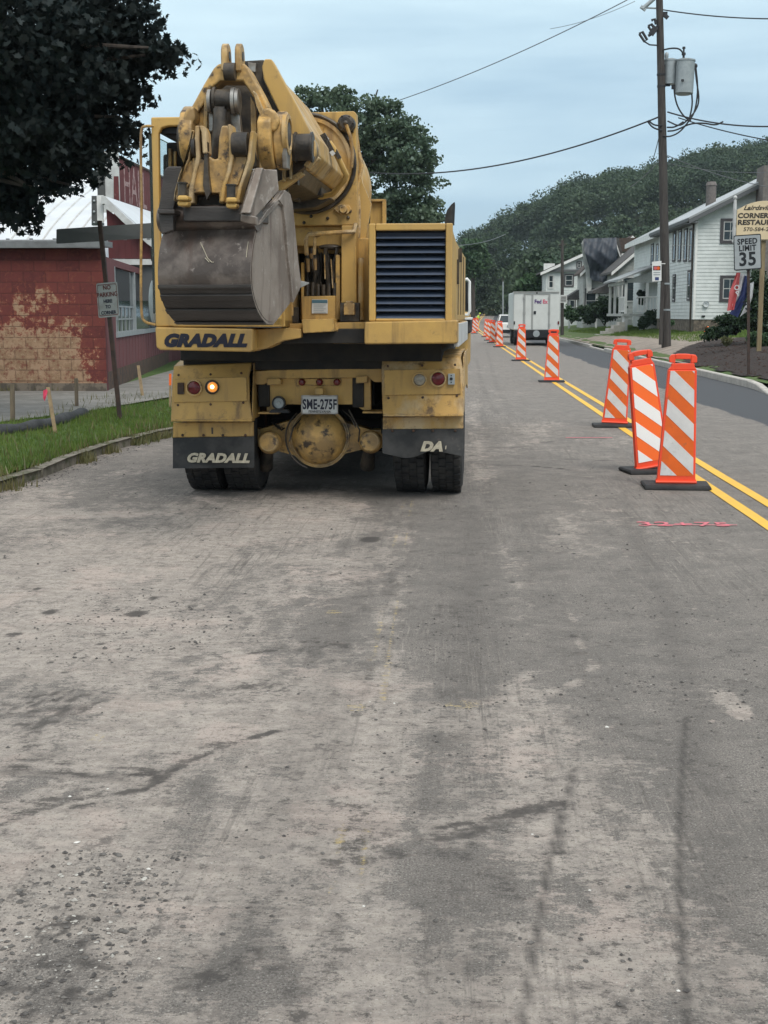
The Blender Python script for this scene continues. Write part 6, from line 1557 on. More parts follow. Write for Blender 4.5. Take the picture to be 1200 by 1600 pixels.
def tree(name, loc, label, blobs, n_cl, per, r_cl, leaf, lm, trunk_h, trunk_r, kind='quad', group=None, shell=.55, limbs=7, cat='tree', seed=1):
    t = thing(name, loc, label, cat, group=group); L0 = np.array(loc)
    pts = clump_points(blobs, n_cl, per, r_cl, shell)-L0
    c = leaf_mesh('crown', pts, rng.uniform(.7, 1.3, len(pts))*leaf, lm, kind, t)
    mb = MB(); rr = random.Random(seed); b = Vector(loc)
    top = Vector((np.mean([q[0][0] for q in blobs]), np.mean([q[0][1] for q in blobs]), max(q[0][2]+q[3]*.5 for q in blobs)))
    fork = b+Vector((rr.uniform(-.1, .1), 0, trunk_h))
    mb.tube([b-Z*.3, b+Z*trunk_h*.5, fork, fork.lerp(top, .5), top], trunk_r, 10, rad=[trunk_r*1.25, trunk_r*.95, trunk_r*.8, trunk_r*.4, trunk_r*.08])
    for i in range(limbs):
        q = rr.choice(blobs); e_ = Vector(q[0])+Vector((rr.uniform(-.5, .5)*q[1], rr.uniform(-.5, .5)*q[2], rr.uniform(-.2, .6)*q[3]))
        s_ = fork.lerp(top, rr.uniform(0, .45)); mid = s_.lerp(e_, .5)+Vector((0, 0, .1*(e_-s_).length))
        mb.tube([s_, mid, e_], .1, 7, rad=[trunk_r*.42, trunk_r*.25, trunk_r*.05])
    mb.build('trunk', M['bark'], t); return t
M['leaf_purple'] = leafmat('dark_purple_maple_leaf', (.012, .019, .019), (.028, .030, .026), .5, .14, .016)
M['leaf_green'] = leafmat('mid_green_leaf', (.032, .070, .030), (.075, .125, .052), .35, .2)
M['leaf_green2'] = leafmat('blue_green_leaf', (.060, .100, .062), (.115, .155, .092), .3, .3)
M['leaf_hill'] = leafmat('hillside_leaf', (.040, .066, .042), (.078, .108, .058), .07, .15, .02, .30, .75)
M['leaf_dark'] = leafmat('dark_hedge_leaf', (.018, .036, .018), (.045, .075, .030), .8, .15)
# purple maple overhead on the left: positions from the outline its crown shows
my = 16.0
def MB_(u, v, r_px, dy=0, k=1.0): p = AY(u, v, my+dy); r_ = r_px/F_PX*(my+dy); return ((p.x, p.y, p.z), r_, r_*1.1, r_*k)
blobs = [MB_(-40, 60, 190, 0), MB_(60, 80, 120, -.6), MB_(130, 90, 85, .3), MB_(150, 20, 80, 0), MB_(60, 190, 90, -.4), MB_(130, 180, 62, .5), MB_(0, 230, 85, 0), MB_(-60, 250, 120, 1), MB_(100, 232, 45, -.2), MB_(160, 205, 28, .2), MB_(190, 70, 42, .3), MB_(214, 82, 24, .1), MB_(222, 75, 14, .0), MB_(240, 82, 17, -.2), MB_(262, 86, 13, -.2), MB_(274, 92, 8, -.2), MB_(250, 100, 9, 0), MB_(214, 150, 9, 0), MB_(196, 172, 12, 0), MB_(20, 296, 24, 0), MB_(36, 330, 13, 0), MB_(5, 310, 30, 0), MB_(150, 240, 22, 0), MB_(100, 272, 20, 0), MB_(190, 214, 11, 0), MB_(185, 120, 30, 0), MB_(196, 140, 18, 0), MB_(195, 241, 10, 0), MB_(202, 30, 24, 0), MB_(-200, 40, 230, 1.5)]
mt_ = tree('purple_maple', (-9.6, 16.6, .25), 'large dark purple-leaved maple hanging over the red buildings', blobs+[MB_(u, v, r_, random.uniform(-.5, .5)) for u, v, r_ in ((228, 20, 9), (236, 44, 8), (232, 60, 9), (246, 76, 8), (224, 108, 10), (212, 128, 8), (218, 152, 7), (204, 160, 8), (186, 186, 9), (200, 200, 7), (206, 218, 7), (186, 228, 8), (200, 252, 6), (176, 256, 7), (150, 262, 9), (128, 276, 8), (108, 292, 8), (88, 284, 9), (60, 300, 9), (40, 348, 8), (26, 340, 9), (70, 268, 12))]*2, 2400, 24, .24, .058, M['leaf_purple'], 2.6, .30, kind='maple', shell=.05, limbs=12, seed=4)
# green tree behind the excavator
ty = 62.0
def TB(u, v, r_px, dy=0, k=1.0): p = AY(u, v, ty+dy); r_ = r_px/F_PX*(ty+dy); return ((p.x, p.y, p.z), r_, r_, r_*k)
blobs = [TB(515, 180, 38), TB(480, 175, 32), TB(560, 190, 40), TB(600, 205, 42), TB(620, 240, 45), TB(650, 250, 34, -1), TB(662, 215, 17), TB(668, 283, 20), TB(590, 300, 62, 1), TB(640, 310, 38), TB(655, 330, 30), TB(676, 330, 15), TB(520, 260, 70, 1), TB(450, 240, 60, 1), TB(610, 360, 60, 1), TB(665, 350, 22), TB(560, 400, 80, 2), TB(610, 165, 16), TB(585, 165, 13), TB(540, 150, 14), TB(500, 148, 16), TB(635, 190, 14)]
tree('roadside_tree', (-6.2, 63, .0), 'big green broadleaf tree rising behind the excavator', blobs, 900, 60, .46, .140, M['leaf_green2'], 3.5, .38, kind='leaf5', shell=.45, limbs=12, seed=8)
# trees at the far end of the road
far = [((724, 470), 175, 14, 46, 'leafy tree showing beside the engine hood, left of the far road', 0), ((752, 440), 215, 34, 60, 'dark tree beyond the far bend of the road', 1), ((790, 410), 235, 44, 70, 'tall dark tree behind the two thin far poles', 1),
       ((740, 395), 150, 22, 20, 'small pointed tree top above the excavator mirror', 0), ((818, 440), 170, 30, 34, 'rounded tree behind the left edge of the parcel truck', 1), ((690, 430), 200, 40, 50, 'tree hidden mostly by the engine hood', 1), ((835, 452), 118, 24, 16, 'light green bushy tree just above the parcel truck roof', 2), ((868, 448), 125, 20, 14, 'light green shrub tree right above the parcel truck roof', 2)]
for i, ((u, v), y, rw, rh, lab, k) in enumerate(far):
    p = AY(u, v, y); s_ = y/F_PX; w_ = rw*s_; h_ = rh*s_; rr = random.Random(i+30)
    gz = float(hill_z(np.array(p.x), np.array(y)))-.1; base = (p.x, y, gz)
    bb_ = [((p.x+rr.uniform(-.5, .5)*w_, y+rr.uniform(-.3, .3)*w_, p.z+rr.uniform(-.7, .7)*h_), w_*rr.uniform(.45, .7), w_*.6, max(w_*.4, h_*.4)*rr.uniform(.7, 1)) for _ in range(9)]
    bb_.append(((p.x, y, max(gz+1.5, p.z-h_*.9)), w_*.8, w_*.8, max(1.2, h_*.5)))
    tree('far_tree', base, lab, bb_, 900, 14, .6, .42, M[('leaf_green', 'leaf_hill', 'leaf_green')[k]], max(1., p.z-h_-gz), .25, group='trees at the far end of the road', limbs=5, seed=i)
# the wooded hillside
n = 0; CP = []; SZ = []
tries = 0
hx_list = []
while n < 1900:
    x = rng.uniform(-25, 260); y = rng.uniform(128, 470)
    u_ = x/y*F_PX+705
    if u_ > 1300 or u_ < 660: 
        if rng.random() > .10: continue
    if x < bend(np.array(y))+6.6 and y < 300 and x > bend(np.array(y))-4.4: continue
    if y < 128 and x < 40 and x > 0: continue
    n += 1; gz = float(hill_z(np.array(x), np.array(y))); nr_ = y < 270; r_ = rng.uniform(1.6, 3.4) if nr_ else rng.uniform(2.2, 5.2); hh = rng.uniform(3.2, 6.5) if nr_ else rng.uniform(6, 11)
    m_ = 12; c = np.array([x, y, gz+hh]); d = rng.normal(size=(m_, 3)); d /= np.linalg.norm(d, axis=1, keepdims=True); d[:, 2] = np.abs(d[:, 2])*.9-.2
    cc_ = c+d*np.array([r_, r_, r_*.9])*.62
    for q in cc_:
        k2 = 36; o_ = rng.normal(size=(k2, 3)); o_ /= np.linalg.norm(o_, axis=1, keepdims=True); CP.append(q+o_*r_*.45*rng.random((k2, 1))**.3)
    low = 26; o_ = rng.normal(size=(low, 3))*np.array([r_*.5, r_*.5, hh*.25]); CP.append(np.array([x, y, gz+hh*.5])+o_)
CP = np.concatenate(CP); wd_ = leaf_mesh('hillside_wood', CP, rng.uniform(.7, 1.5, len(CP))*.42, M['leaf_hill'], 'leaf5', flat=.55); tag(wd_, 'dense green wood covering the hillside behind the houses', 'woodland', kind='stuff')

# ================================================================== houses on the right
def siding(mb, a, b, z0, zt, pitch=.15, lip=.016, top=None):
    """clapboards from a to b (xy), rising to zt; top(s) caps the height along the wall (for gables)"""
    a, b = Vector((a[0], a[1], 0)), Vector((b[0], b[1], 0)); d = (b-a); L_ = d.length; d.normalize(); n_ = Vector((d.y, -d.x, 0)); z = z0
    while z < zt-.001:
        z2 = min(z+pitch, zt); s0, s1 = 0, L_
        if top is not None:
            ss = [s for s in np.linspace(0, L_, 200) if top(s) >= z2-.02]
            if not ss: break
            s0, s1 = ss[0], ss[-1]
        p = lambda s, z_, o: a+d*s+n_*o+Z*z_
        mb.add([p(s0, z, lip), p(s1, z, lip), p(s1, z2, 0), p(s0, z2, 0), p(s0, z, 0), p(s1, z, 0)], [(0, 1, 2, 3), (4, 5, 1, 0)])
        z = z2
def window(parent, c, d, w, h, trim='frame_dark', panes=(1, 2), sash='white_dirty', tw=.09):
    """c centre on the wall, d unit direction along the wall (normal is d turned right)"""
    d = Vector(d).normalized(); n_ = Vector((d.y, -d.x, 0)); c = Vector(c)
    def pr(mb, s0, s1, z0, z1, off, th): mb.prism([c+d*s0+Z*z0+n_*off, c+d*s1+Z*z0+n_*off, c+d*s1+Z*z1+n_*off, c+d*s0+Z*z1+n_*off], -n_*th)
    mb = MB()
    for s0, s1, z0, z1 in ((-w/2-tw, -w/2, -h/2-tw, h/2+tw), (w/2, w/2+tw, -h/2-tw, h/2+tw), (-w/2, w/2, h/2, h/2+tw), (-w/2-tw*0, w/2, -h/2-tw, -h/2)): pr(mb, s0, s1, z0, z1, .045, .045)
    wdw = mb.build('window', M[trim], parent)
    mb = MB(); pr(mb, -w/2, w/2, -h/2, h/2, .018, .006); mb.build('pane', M['glass'], wdw)
    mb = MB(); t_ = .04
    for s0, s1, z0, z1 in ((-w/2, -w/2+t_, -h/2, h/2), (w/2-t_, w/2, -h/2, h/2), (-w/2+t_, w/2-t_, h/2-t_, h/2), (-w/2+t_, w/2-t_, -h/2, -h/2+t_)): pr(mb, s0, s1, z0, z1, .035, .02)
    for k in range(1, panes[1]): z_ = -h/2+h*k/panes[1]; pr(mb, -w/2+t_, w/2-t_, z_-.02, z_+.02, .034, .015)
    for k in range(1, panes[0]): s_ = -w/2+w*k/panes[0]; pr(mb, s_-.012, s_+.012, -h/2+t_, h/2-t_, .033, .012)
    mb.build('sash', M[sash], wdw); return wdw
M['clap'] = mat('white_clapboard', (.60, .63, .62), .6, c2=(.52, .55, .54), vs=2.5, dirt=(.40, .42, .40), ds=1.5, dc=(.6, .8))
M['clap_old'] = mat('aged_white_clapboard', (.42, .435, .42), .8, c2=(.32, .33, .32), vs=3, dirt=(.2, .2, .19), ds=2, dc=(.6, .8))
# --- the large white house
HX, HY0, HY1 = AY(1087, 400, 62).x, 62.0, 73.0
zb_ = AY(1084, 499, 62).z; ze = AY(1088, 338, 62).z; W2 = 10.4
hs = thing('white_house', (HX+W2/2, 67, .6), 'large two-storey white clapboard house with a grey metal roof, behind the speed limit sign', 'house')
ridge = ze+W2/2*.50
gtop = lambda s: ze+.3+min(s, W2-s)*.50
mb = MB(); mb.prism([Vector((HX, HY0, zb_)), Vector((HX+W2, HY0, zb_)), Vector((HX+W2, HY0, ze)), Vector((HX+W2/2, HY0, ridge)), Vector((HX, HY0, ze))], (0, HY1-HY0, 0))
siding(mb, (HX, HY0), (HX+W2, HY0), zb_, ridge, .165, .02, top=lambda s: ze+min(s, W2-s)*.50+.02)
siding(mb, (HX, HY1), (HX, HY0), zb_, ze, .165, .02)
hw = mb.build('wall', M['clap'], hs)
mb = MB(); mb.bb((HX+.02, HY0+.02, -.1), (HX+W2, HY1, zb_)); mb.build('stone_foundation', M['stone'], hs)
mb = MB(); mb.bb((HX-.05, HY0-.05, zb_), (HX+.06, HY0+.02, ze+.1)); mb.build('corner_board', M['white'], hs)
mb = MB(); mb.tube([(HX-.12, HY0+.15, ze-.1), (HX-.12, HY0+.15, .75)], .05, 8); mb.build('downpipe', M['grease'], hs)
mb = MB(); ov = .55; ex_ = .45
for s in (-1, 1):
    xe = HX+W2/2+s*(W2/2+ex_); zz = ze-ex_*.50+.06
    A = [Vector((HX+W2/2, HY0-ov, ridge+.06)), Vector((xe, HY0-ov, zz)), Vector((xe, HY0-ov, zz+.09)), Vector((HX+W2/2, HY0-ov, ridge+.16))]
    if s > 0: A.reverse()
    mb.prism(A, (0, HY1-HY0+2*ov, 0))
rf = mb.build('roof', M['roof_grey'], hs)
mb = MB()
for s in (-1, 1):
    xe = HX+W2/2+s*(W2/2+ex_); zz = ze-ex_*.50
    mb.prism([Vector((HX+W2/2, HY0-ov-.03, ridge-.12)), Vector((xe, HY0-ov-.03, zz-.14)), Vector((xe, HY0-ov-.03, zz+.05)), Vector((HX+W2/2, HY0-ov-.03, ridge+.05))], (0, ov+.0, 0))
mb.bb((HX-ex_, HY0-ov, ze-.32), (HX-.01, HY1+.3, ze-.24)); mb.bb((HX-ex_-.05, HY0-ov, ze-.26), (HX-ex_+.02, HY1+.4, ze-.12))
mb.build('eave_soffit', M['soffit'], rf)
mb = MB()
for k in range(26): y = HY0-ov+.2+k*.46; mb.prism([Vector((HX+W2/2, y, ridge+.16)), Vector((HX-ex_, y, ze-ex_*.5+.15)), Vector((HX-ex_, y, ze-ex_*.5+.19)), Vector((HX+W2/2, y, ridge+.20))], (0, .04, 0))
mb.build('standing_seam', M['white_metal'], rf)
c = AY(1111, 305, 66); mb = MB(); mb.cyl((c.x, 66, ze+.2), (c.x, 66, AY(1111, 290, 66).z), .24, n=14); mb.cyl((c.x, 66, AY(1111, 290, 66).z), (c.x, 66, AY(1111, 284, 66).z), .28, .2, n=14); mb.build('chimney', M['brick_grey'], rf)
mb = MB(); c = AY(1196, 290, 61.4); mb.bb((AY(1187, 290, 61.3).x, 60.6, 1.2), (AY(1206, 290, 61.3).x, 61.97, AY(1196, 261, 61.3).z)); ch = mb.build('brick_chimney', M['brick_grey'], hs)
for u, v, w, h in ((1141, 361, .62, .85), (1140, 451, .62, .92)):
    p = AY(u, v, HY0-.02); window(hs, p, (1, 0, 0), w, h, panes=(2, 2), tw=.14)
def side_win(u, v0, v1, parent, X0, w=.75, **kw):
    p = AX(u, (v0+v1)/2, X0-.02); h = (v1-v0)/F_PX*p.y; return window(parent, p, (0, -1, 0), w, h, **kw)
for u in (1054, 1062.5, 1071.5, 1080): side_win(u, 361, 405, hs, HX, .62)
for u, v0, v1 in ((1053.5, 432, 468), (1077, 426, 466)): side_win(u, v0, v1, hs, HX, .6)
mb = MB(); p = AY(1103.5, 476, HY0-.1); mb.lathe(p+Vector((0, .08, 0)), (0, -1, .3), [(0, .03), (.03, .05), (.05, .13), (.07, .14)], 16); mb.build('vent_hood', M['galv'], hs)
mb = MB(); mb.box(AY(1099, 494, HY0-.04), (.14, .06, .08)); mb.build('wall_vent', M['black'], hs)
# --- its rear wing, lower, with the front porch
wz = AY(1018, 371, 79).z; WX = AY(1014, 371, 79).x
wg = thing('white_house_wing', (WX+3, 79, .6), 'narrower white two-storey wing behind the utility pole, with tall windows', 'house')
WY0, WY1 = 73.7, 85.0; W3 = 8.6
mb = MB(); mb.prism([Vector((WX, WY0, .3)), Vector((WX+W3, WY0, .3)), Vector((WX+W3, WY0, wz)), Vector((WX+W3/2, WY0, wz+2.2)), Vector((WX, WY0, wz))], (0, WY1-WY0, 0)); siding(mb, (WX, WY1), (WX, WY0), 1.0, wz, .17, .02); siding(mb, (WX, WY0), (WX+W3, WY0), 1.0, wz+2.2, .17, .02, top=lambda s: wz+min(s, W3-s)*.51); mb.build('wall', M['clap'], wg)
mb = MB()
for s in (-1, 1):
    xe = WX+W3/2+s*(W3/2+.5); A = [Vector((WX+W3/2, WY0-.5, wz+2.3)), Vector((xe, WY0-.5, wz-.18)), Vector((xe, WY0-.5, wz-.04)), Vector((WX+W3/2, WY0-.5, wz+2.42))]
    if s > 0: A.reverse()
    mb.prism(A, (0, WY1-WY0+1, 0))
mb.build('roof', M['roof_grey'], wg)
mb = MB(); mb.bb((WX-.56, WY0-.5, wz-.34), (WX-.48, WY1+.5, wz-.08)); mb.build('fascia', M['white'], wg)
for u in (1019.5, 1027.5): side_win(u, 384, 411, wg, WX, .7)
# porch in front of the wing
pp = thing('front_porch', (WX-1.4, 80, .5), 'white railed front porch with a pale metal roof and steps, left of the utility pole', 'porch')
PXl, PXr = AY(968, 430, 77).x, WX+.2; py0, py1 = 74.5, 82.0
zf = AY(985, 490, 76).z; zr = AY(972, 440, 77).z; zr2 = AY(975, 415, 77).z+.1
mb = MB(); mb.prism([Vector((PXl-.3, py0-.3, zr)), Vector((PXr, py0-.3, zr+.95)), Vector((PXr, py0-.3, zr+1.03)), Vector((PXl-.3, py0-.3, zr+.09))], (0, py1-py0+.6, 0)); mb.build('porch_roof', M['roof_grey'], pp)
mb = MB(); mb.prism([Vector((PXl, py0, zr-.12)), Vector((PXr, py0, zr-.12)), Vector((PXr, py0, zr+.75)), Vector((PXl, py0, zr-.02))], (0, .08, 0)); mb.bb((PXl-.05, py0, zr-.2), (PXl+.1, py1, zr-.02)); mb.build('porch_beam', M['clap_old'], pp)
for k, (x, y) in enumerate(((PXl+.08, py0+.1), (PXl+.08, py0+2.6), (PXl+.08, py0+5.0), (PXl+.08, py1-.1), ((PXl+PXr)/2+.2, py0+.1))):
    mb = MB(); mb.box((x, y, (zf+zr)/2-.06), (.14, .14, zr-zf)); mb.build('porch_post', M['white'], pp)
mb = MB(); mb.bb((PXl-.1, py0-.1, zf-.15), (PXr, py1, zf)); mb.build('porch_floor', M['clap_old'], pp)
mb = MB(); mb.bb((PXl, py0, .2), (PXl+.2, py0+.9, zf-.15)); mb.bb((PXl+.9, py0+.1, .2), (PXr, py0+.3, zf-.15)); mb.build('porch_pier', M['white_dirty'], pp)
def rail(mb, a, b):
    a, b = Vector(a), Vector(b); n_ = int((b-a).length/.16); mb.tube([a+Z*.9, b+Z*.9], .045, 6); mb.tube([a+Z*.12, b+Z*.12], .04, 6)
    for i in range(n_+1): p = a.lerp(b, i/n_); mb.box(p+Z*.5, (.05, .05, .8))
mb = MB(); rail(mb, (PXl+.08, py0+.1, zf), (PXl+.08, py0+2.6, zf)); rail(mb, ((PXl+PXr)/2-.3, py0+.1, zf), (PXr+1.0, py0-.2, zf)); mb.build('railing', M['white'], pp)
mb = MB()
for k in range(5): mb.bb((PXl-1.5+k*.3, py0-.4, .3), (PXl-1.2+k*.3, py0+1.0, .45+k*.17))
mb.build('steps', M['concrete'], pp)
# --- grey gabled house between: gable facing us
def gable_house(name, lab, uL, uR, vE, vR, vB, y, depth, wallm, roofm, ov=.3, uRidge=None, hipz=None):
    L_, R__ = AY(uL, vE, y), AY(uR, vE, y); uRd = (uL+uR)/2 if uRidge is None else uRidge
    top = AY(uRd, vR, y); zB = AY(uL, vB, y).z
    t = thing(name, ((L_.x+R__.x)/2, y, max(.2, zB-.4)), lab, 'house')
    mb = MB(); mb.prism([Vector((L_.x, y, zB-.9)), Vector((R__.x, y, zB-.9)), Vector((R__.x, y, R__.z)), Vector((top.x, y, top.z)), Vector((L_.x, y, L_.z))], (0, depth, 0))
    siding(mb, (L_.x, y), (R__.x, y), zB, top.z, .2, .02, top=lambda s: L_.z+(top.z-L_.z)*min(s/(top.x-L_.x), (R__.x-L_.x-s)/(R__.x-top.x))+.02)
    siding(mb, (L_.x, y+depth), (L_.x, y), zB, L_.z, .2, .02)
    mb.build('wall', wallm, t)
    mb = MB()
    for e_, s in ((L_, -1), (R__, 1)):
        dr = Vector((e_.x, 0, e_.z))-Vector((top.x, 0, top.z)); q = Vector((e_.x, 0, e_.z))+dr.normalized()*ov*1.3
        A = [Vector((top.x, y-ov, top.z+.02)), Vector((q.x, y-ov, q.z+.02)), Vector((q.x, y-ov, q.z+.16)), Vector((top.x, y-ov, top.z+.18))]
        if s > 0: A.reverse()
        mb.prism(A, (0, depth+2*ov, 0))
    rf = mb.build('roof', roofm, t)
    mb = MB()
    for e_, s in ((L_, -1), (R__, 1)):
        dr = Vector((e_.x, 0, e_.z))-Vector((top.x, 0, top.z)); q = Vector((e_.x, 0, e_.z))+dr.normalized()*ov*1.3
        mb.prism([Vector((top.x, y-ov-.05, top.z-.12)), Vector((q.x, y-ov-.05, q.z-.12)), Vector((q.x, y-ov-.05, q.z+.10)), Vector((top.x, y-ov-.05, top.z+.12))], (0, .05, 0))
    mb.build('rake_trim', M['white'], rf)
    return t, L_, R__, top, zB
t1, L1, R1, tp1, zB1 = gable_house('gabled_house', 'aged white gabled house between the porch and the tarp-covered roof', 966, 1048, 418, 372, 500, 89, 6, M['clap_old'], M['roof_dark'], .5, uRidge=1020)
for u, v, w, h in ((984, 452, .9, 1.5), (1003, 404, .5, .5)): window(t1, AY(u, v, 88.98), (1, 0, 0), w, h, trim='white_dirty', sash='frame_dark')
# --- house with the tarp
t2, L2, R2, tp2, zB2 = gable_house('tarped_house', 'white house whose torn-open roof is covered by a dark blue tarp', 912, 976, 424, 376, 500, 97, 4.5, M['clap_old'], M['roof_brown'], .3, uRidge=960)
window(t2, AY(925, 470, 96.98), (1, 0, 0), .9, 1.6, trim='frame_dark')
# tarp: a sagging sheet over the left slope and front, with loose lower edge
mb = MB(); nx_, nz_ = 26, 22; V = []
for j in range(nz_+1):
    for i in range(nx_+1):
        s_, t_ = i/nx_, j/nz_
        uL = np.interp(t_, [0, .3, .75, 1], [911, 913, 921, 922]); uR = np.interp(t_, [0, .6, 1], [963, 966, 960]); u = uL+(uR-uL)*s_
        v = 373+t_*62+6*math.sin(s_*3.1)*t_-2*s_*(1-t_)+1.0*math.sin(s_*17+t_*5)*t_
        y = 96.2-.9*math.sin(min(1, t_*1.3)*3.0)*.6+.16*abs(math.sin(s_*5+t_*4))+.10*abs(math.sin(t_*9-s_*6))+.04*math.sin(s_*31+t_*13); V.append(AY(u, v, y))
k = len(V); V2 = V+[p+Vector((0, .03, 0)) for p in V]; F = []
for j in range(nz_):
    for i in range(nx_):
        a = j*(nx_+1)+i; F += [(a+nx_+1, a+nx_+2, a+1, a), (k+a, k+a+1, k+a+nx_+2, k+a+nx_+1)]
mb.add(V2, F, True); tp = thing('roof_tarp', AY(938, 430, 96), 'crumpled dark blue tarp hung over the open roof of the middle house', 'tarp'); mb.build('tarp_sheet', M['tarp'], tp)
mb = MB(); mb.prism([AY(u, v, 96.6) for u, v in ((909, 380), (912, 373.5), (916, 373.5), (925, 432), (924, 458), (917, 458), (915, 425))], (0, .25, 0)); mb.build('torn_gable_edge', M['clap_old'], t2)
mb = MB(); mb.prism([AY(u, v, 97.2) for u, v in ((909, 381), (912, 372.5), (966, 371.5), (972, 392), (966, 432), (914, 428))], (0, .2, 0)); mb.build('open_rafters', M['roof_dark'], t2)
# brown roofed block right of the tarp
t3, L3, R3, tp3, zB3 = gable_house('brown_roofed_house', 'small house with a brown hipped roof and a dormer right of the tarp', 966, 1010, 392, 371, 480, 101, 8, M['clap_old'], M['roof_brown'], .2, uRidge=988)
mb = MB(); mb.prism([AY(964, 394, 100.5), AY(968, 372, 100.5), AY(1003, 371, 100.5), AY(1008, 391, 100.5)], (0, .3, 0)); mb.build('roof_slope', M['roof_brown'], t3)
mb = MB(); mb.bb(AY(968, 396, 100.3), AY(975, 420, 100.4)); mb.build('dormer_side', M['white'], t3)
# --- far white gabled house
t4, L4, R4, tp4, zB4 = gable_house('far_white_house', 'far white gabled house above the parcel truck roof, with a dark roof edge', 853, 925, 424, 396, 495, 112, 11, M['clap'], M['roof_dark'], .4, uRidge=916)
mb = MB(); mb.bb(AY(853, 421, 111.7), AY(912, 424.5, 111.9)); mb.build('frieze_band', M['soffit'], t4)
window(t4, AY(889, 438, 111.98), (1, 0, 0), .58, .85, trim='frame_dark', tw=.12); window(t4, AY(905, 414, 111.98), (1, 0, 0), .28, .42, trim='frame_dark')
window(t4, AY(861, 440, 111.98), (1, 0, 0), .35, 1.0, trim='white_dirty'); window(t4, AY(893, 480, 111.98), (1, 0, 0), .5, 1.2, trim='frame_dark')
mb = MB(); mb.box(AY(858, 417, 114), (.9, .6, .55)); mb.build('chimney', M['white'], t4)
# porch roofs of the row
for k, (uL, uR, vT, vB, y, lab) in enumerate(((928, 976, 441, 454, 90, 'dark shingled porch roof on thin posts behind the big bush'), (886, 930, 449, 464, 100, 'low dark porch roof in front of the far white house'))):
    pr = thing('porch_roof', AY((uL+uR)/2, vB, y)*1, lab, 'porch'); a, b = AY(uL, vB, y), AY(uR, vB, y); zt3 = AY(uL, vT, y).z
    mb = MB(); mb.prism([a, b, Vector((b.x, y, zt3)), Vector((b.x-(b.x-a.x)*.45, y, zt3))], (0, 3, 0)); mb.prism([a-Vector((.1, .1, .18)), b-Vector((-.1, .1, .18)), b-Vector((-.1, .1, .01)), a-Vector((.1, .1, .01))], (0, 3.2, 0)); mb.build('shingles', M['roof_dark'], pr)
    for i in range(3): mb = MB(); x = a.x+.2+(b.x-a.x-.5)*i/2; mb.box((x, y+.1, (a.z+.3)/2), (.13, .13, a.z-.5)); mb.build('post', M['white_dirty'], pr)

# ================================================================== bushes
def bush(u, v, rw, rh, y, lab, m, n=260, leaf=.10, name='bush', cl=.22, grp=None):
    p = AY(u, v, y); s_ = y/F_PX; w_, h_ = rw*s_, rh*s_; rr = random.Random(int(u*7+v))
    bb_ = [((p.x+rr.uniform(-.55, .55)*w_, y+rr.uniform(-.3, .3)*w_, p.z+rr.uniform(-.5, .5)*h_), w_*rr.uniform(.35, .55), w_*.4, h_*rr.uniform(.35, .6)) for _ in range(8)]
    t = thing(name, (p.x, y, max(.1, p.z-h_)), lab, 'bush', group=grp); pts = clump_points(bb_, n, 16, cl*w_**.5, .3)-np.array(t.location)
    leaf_mesh('foliage', pts, rng.uniform(.7, 1.3, len(pts))*leaf, m, 'quad', t); mb = MB()
    for k in range(5): q = bb_[k][0]; mb.tube([Vector(t.location), Vector(q)], .03, 5)
    mb.build('stems', M['bark'], t); return t
bush(945, 484, 34, 24, 84, 'big dark rounded bush in front of the porch steps', M['leaf_dark'], 520, .17)
bush(918, 492, 18, 15, 86, 'smaller dark bush left of the big one', M['leaf_dark'], 260, .16)
bush(1006, 500, 10, 15, 72, 'clipped dark conical shrub at the foot of the porch pier', M['leaf_dark'], 240, .12, cl=.15)
bush(1022, 495, 12, 12, 74, 'low dark shrub beneath the porch railing', M['leaf_dark'], 200, .13)
bush(893, 492, 14, 14, 95, 'grey-green garden plants before the far porch', M['leaf_green'], 200, .16)
bush(1010, 462, 14, 16, 80, 'green vine hanging on the porch behind the railing', M['leaf_dark'], 200, .15)
bush(1186, 470, 34, 70, 43, 'tall dark green shrub behind the restaurant sign post', M['leaf_dark'], 900, .11, name='tall_shrub')
bush(1150, 505, 30, 18, 45, 'low leafy plants along the stone foundation', M['leaf_dark'], 380, .10)
bush(1120, 520, 22, 11, 44, 'low sprawling plants beside the orange pot', M['leaf_dark'], 220, .08)
bush(1190, 530, 24, 16, 41, 'weedy green plants at the foot of the wooden post', M['leaf_green'], 260, .08)
bush(1135, 532, 10, 9, 40, 'small pale spiky plant in the mulch bed', M['blade_dry'], 50, .07)
bush(1044, 505, 10, 8, 60, 'tuft of green at the base of the white house', M['leaf_green'], 120, .09)
pz = thing('orange_pot', AY(1107, 522, 50), 'small bright orange garden pot in front of the stone foundation', 'pot'); mb = MB(); p = AY(1106, 521, 50); mb.lathe(p-Z*.12, Z, [(0, .0), (0, .10), (.22, .15), (.24, .16), (.24, .12)], 16); mb.ball(p+Vector((-.02, 0, .18)), .09, 10, 8); mb.build('pot_body', M['orange_bright'], pz)

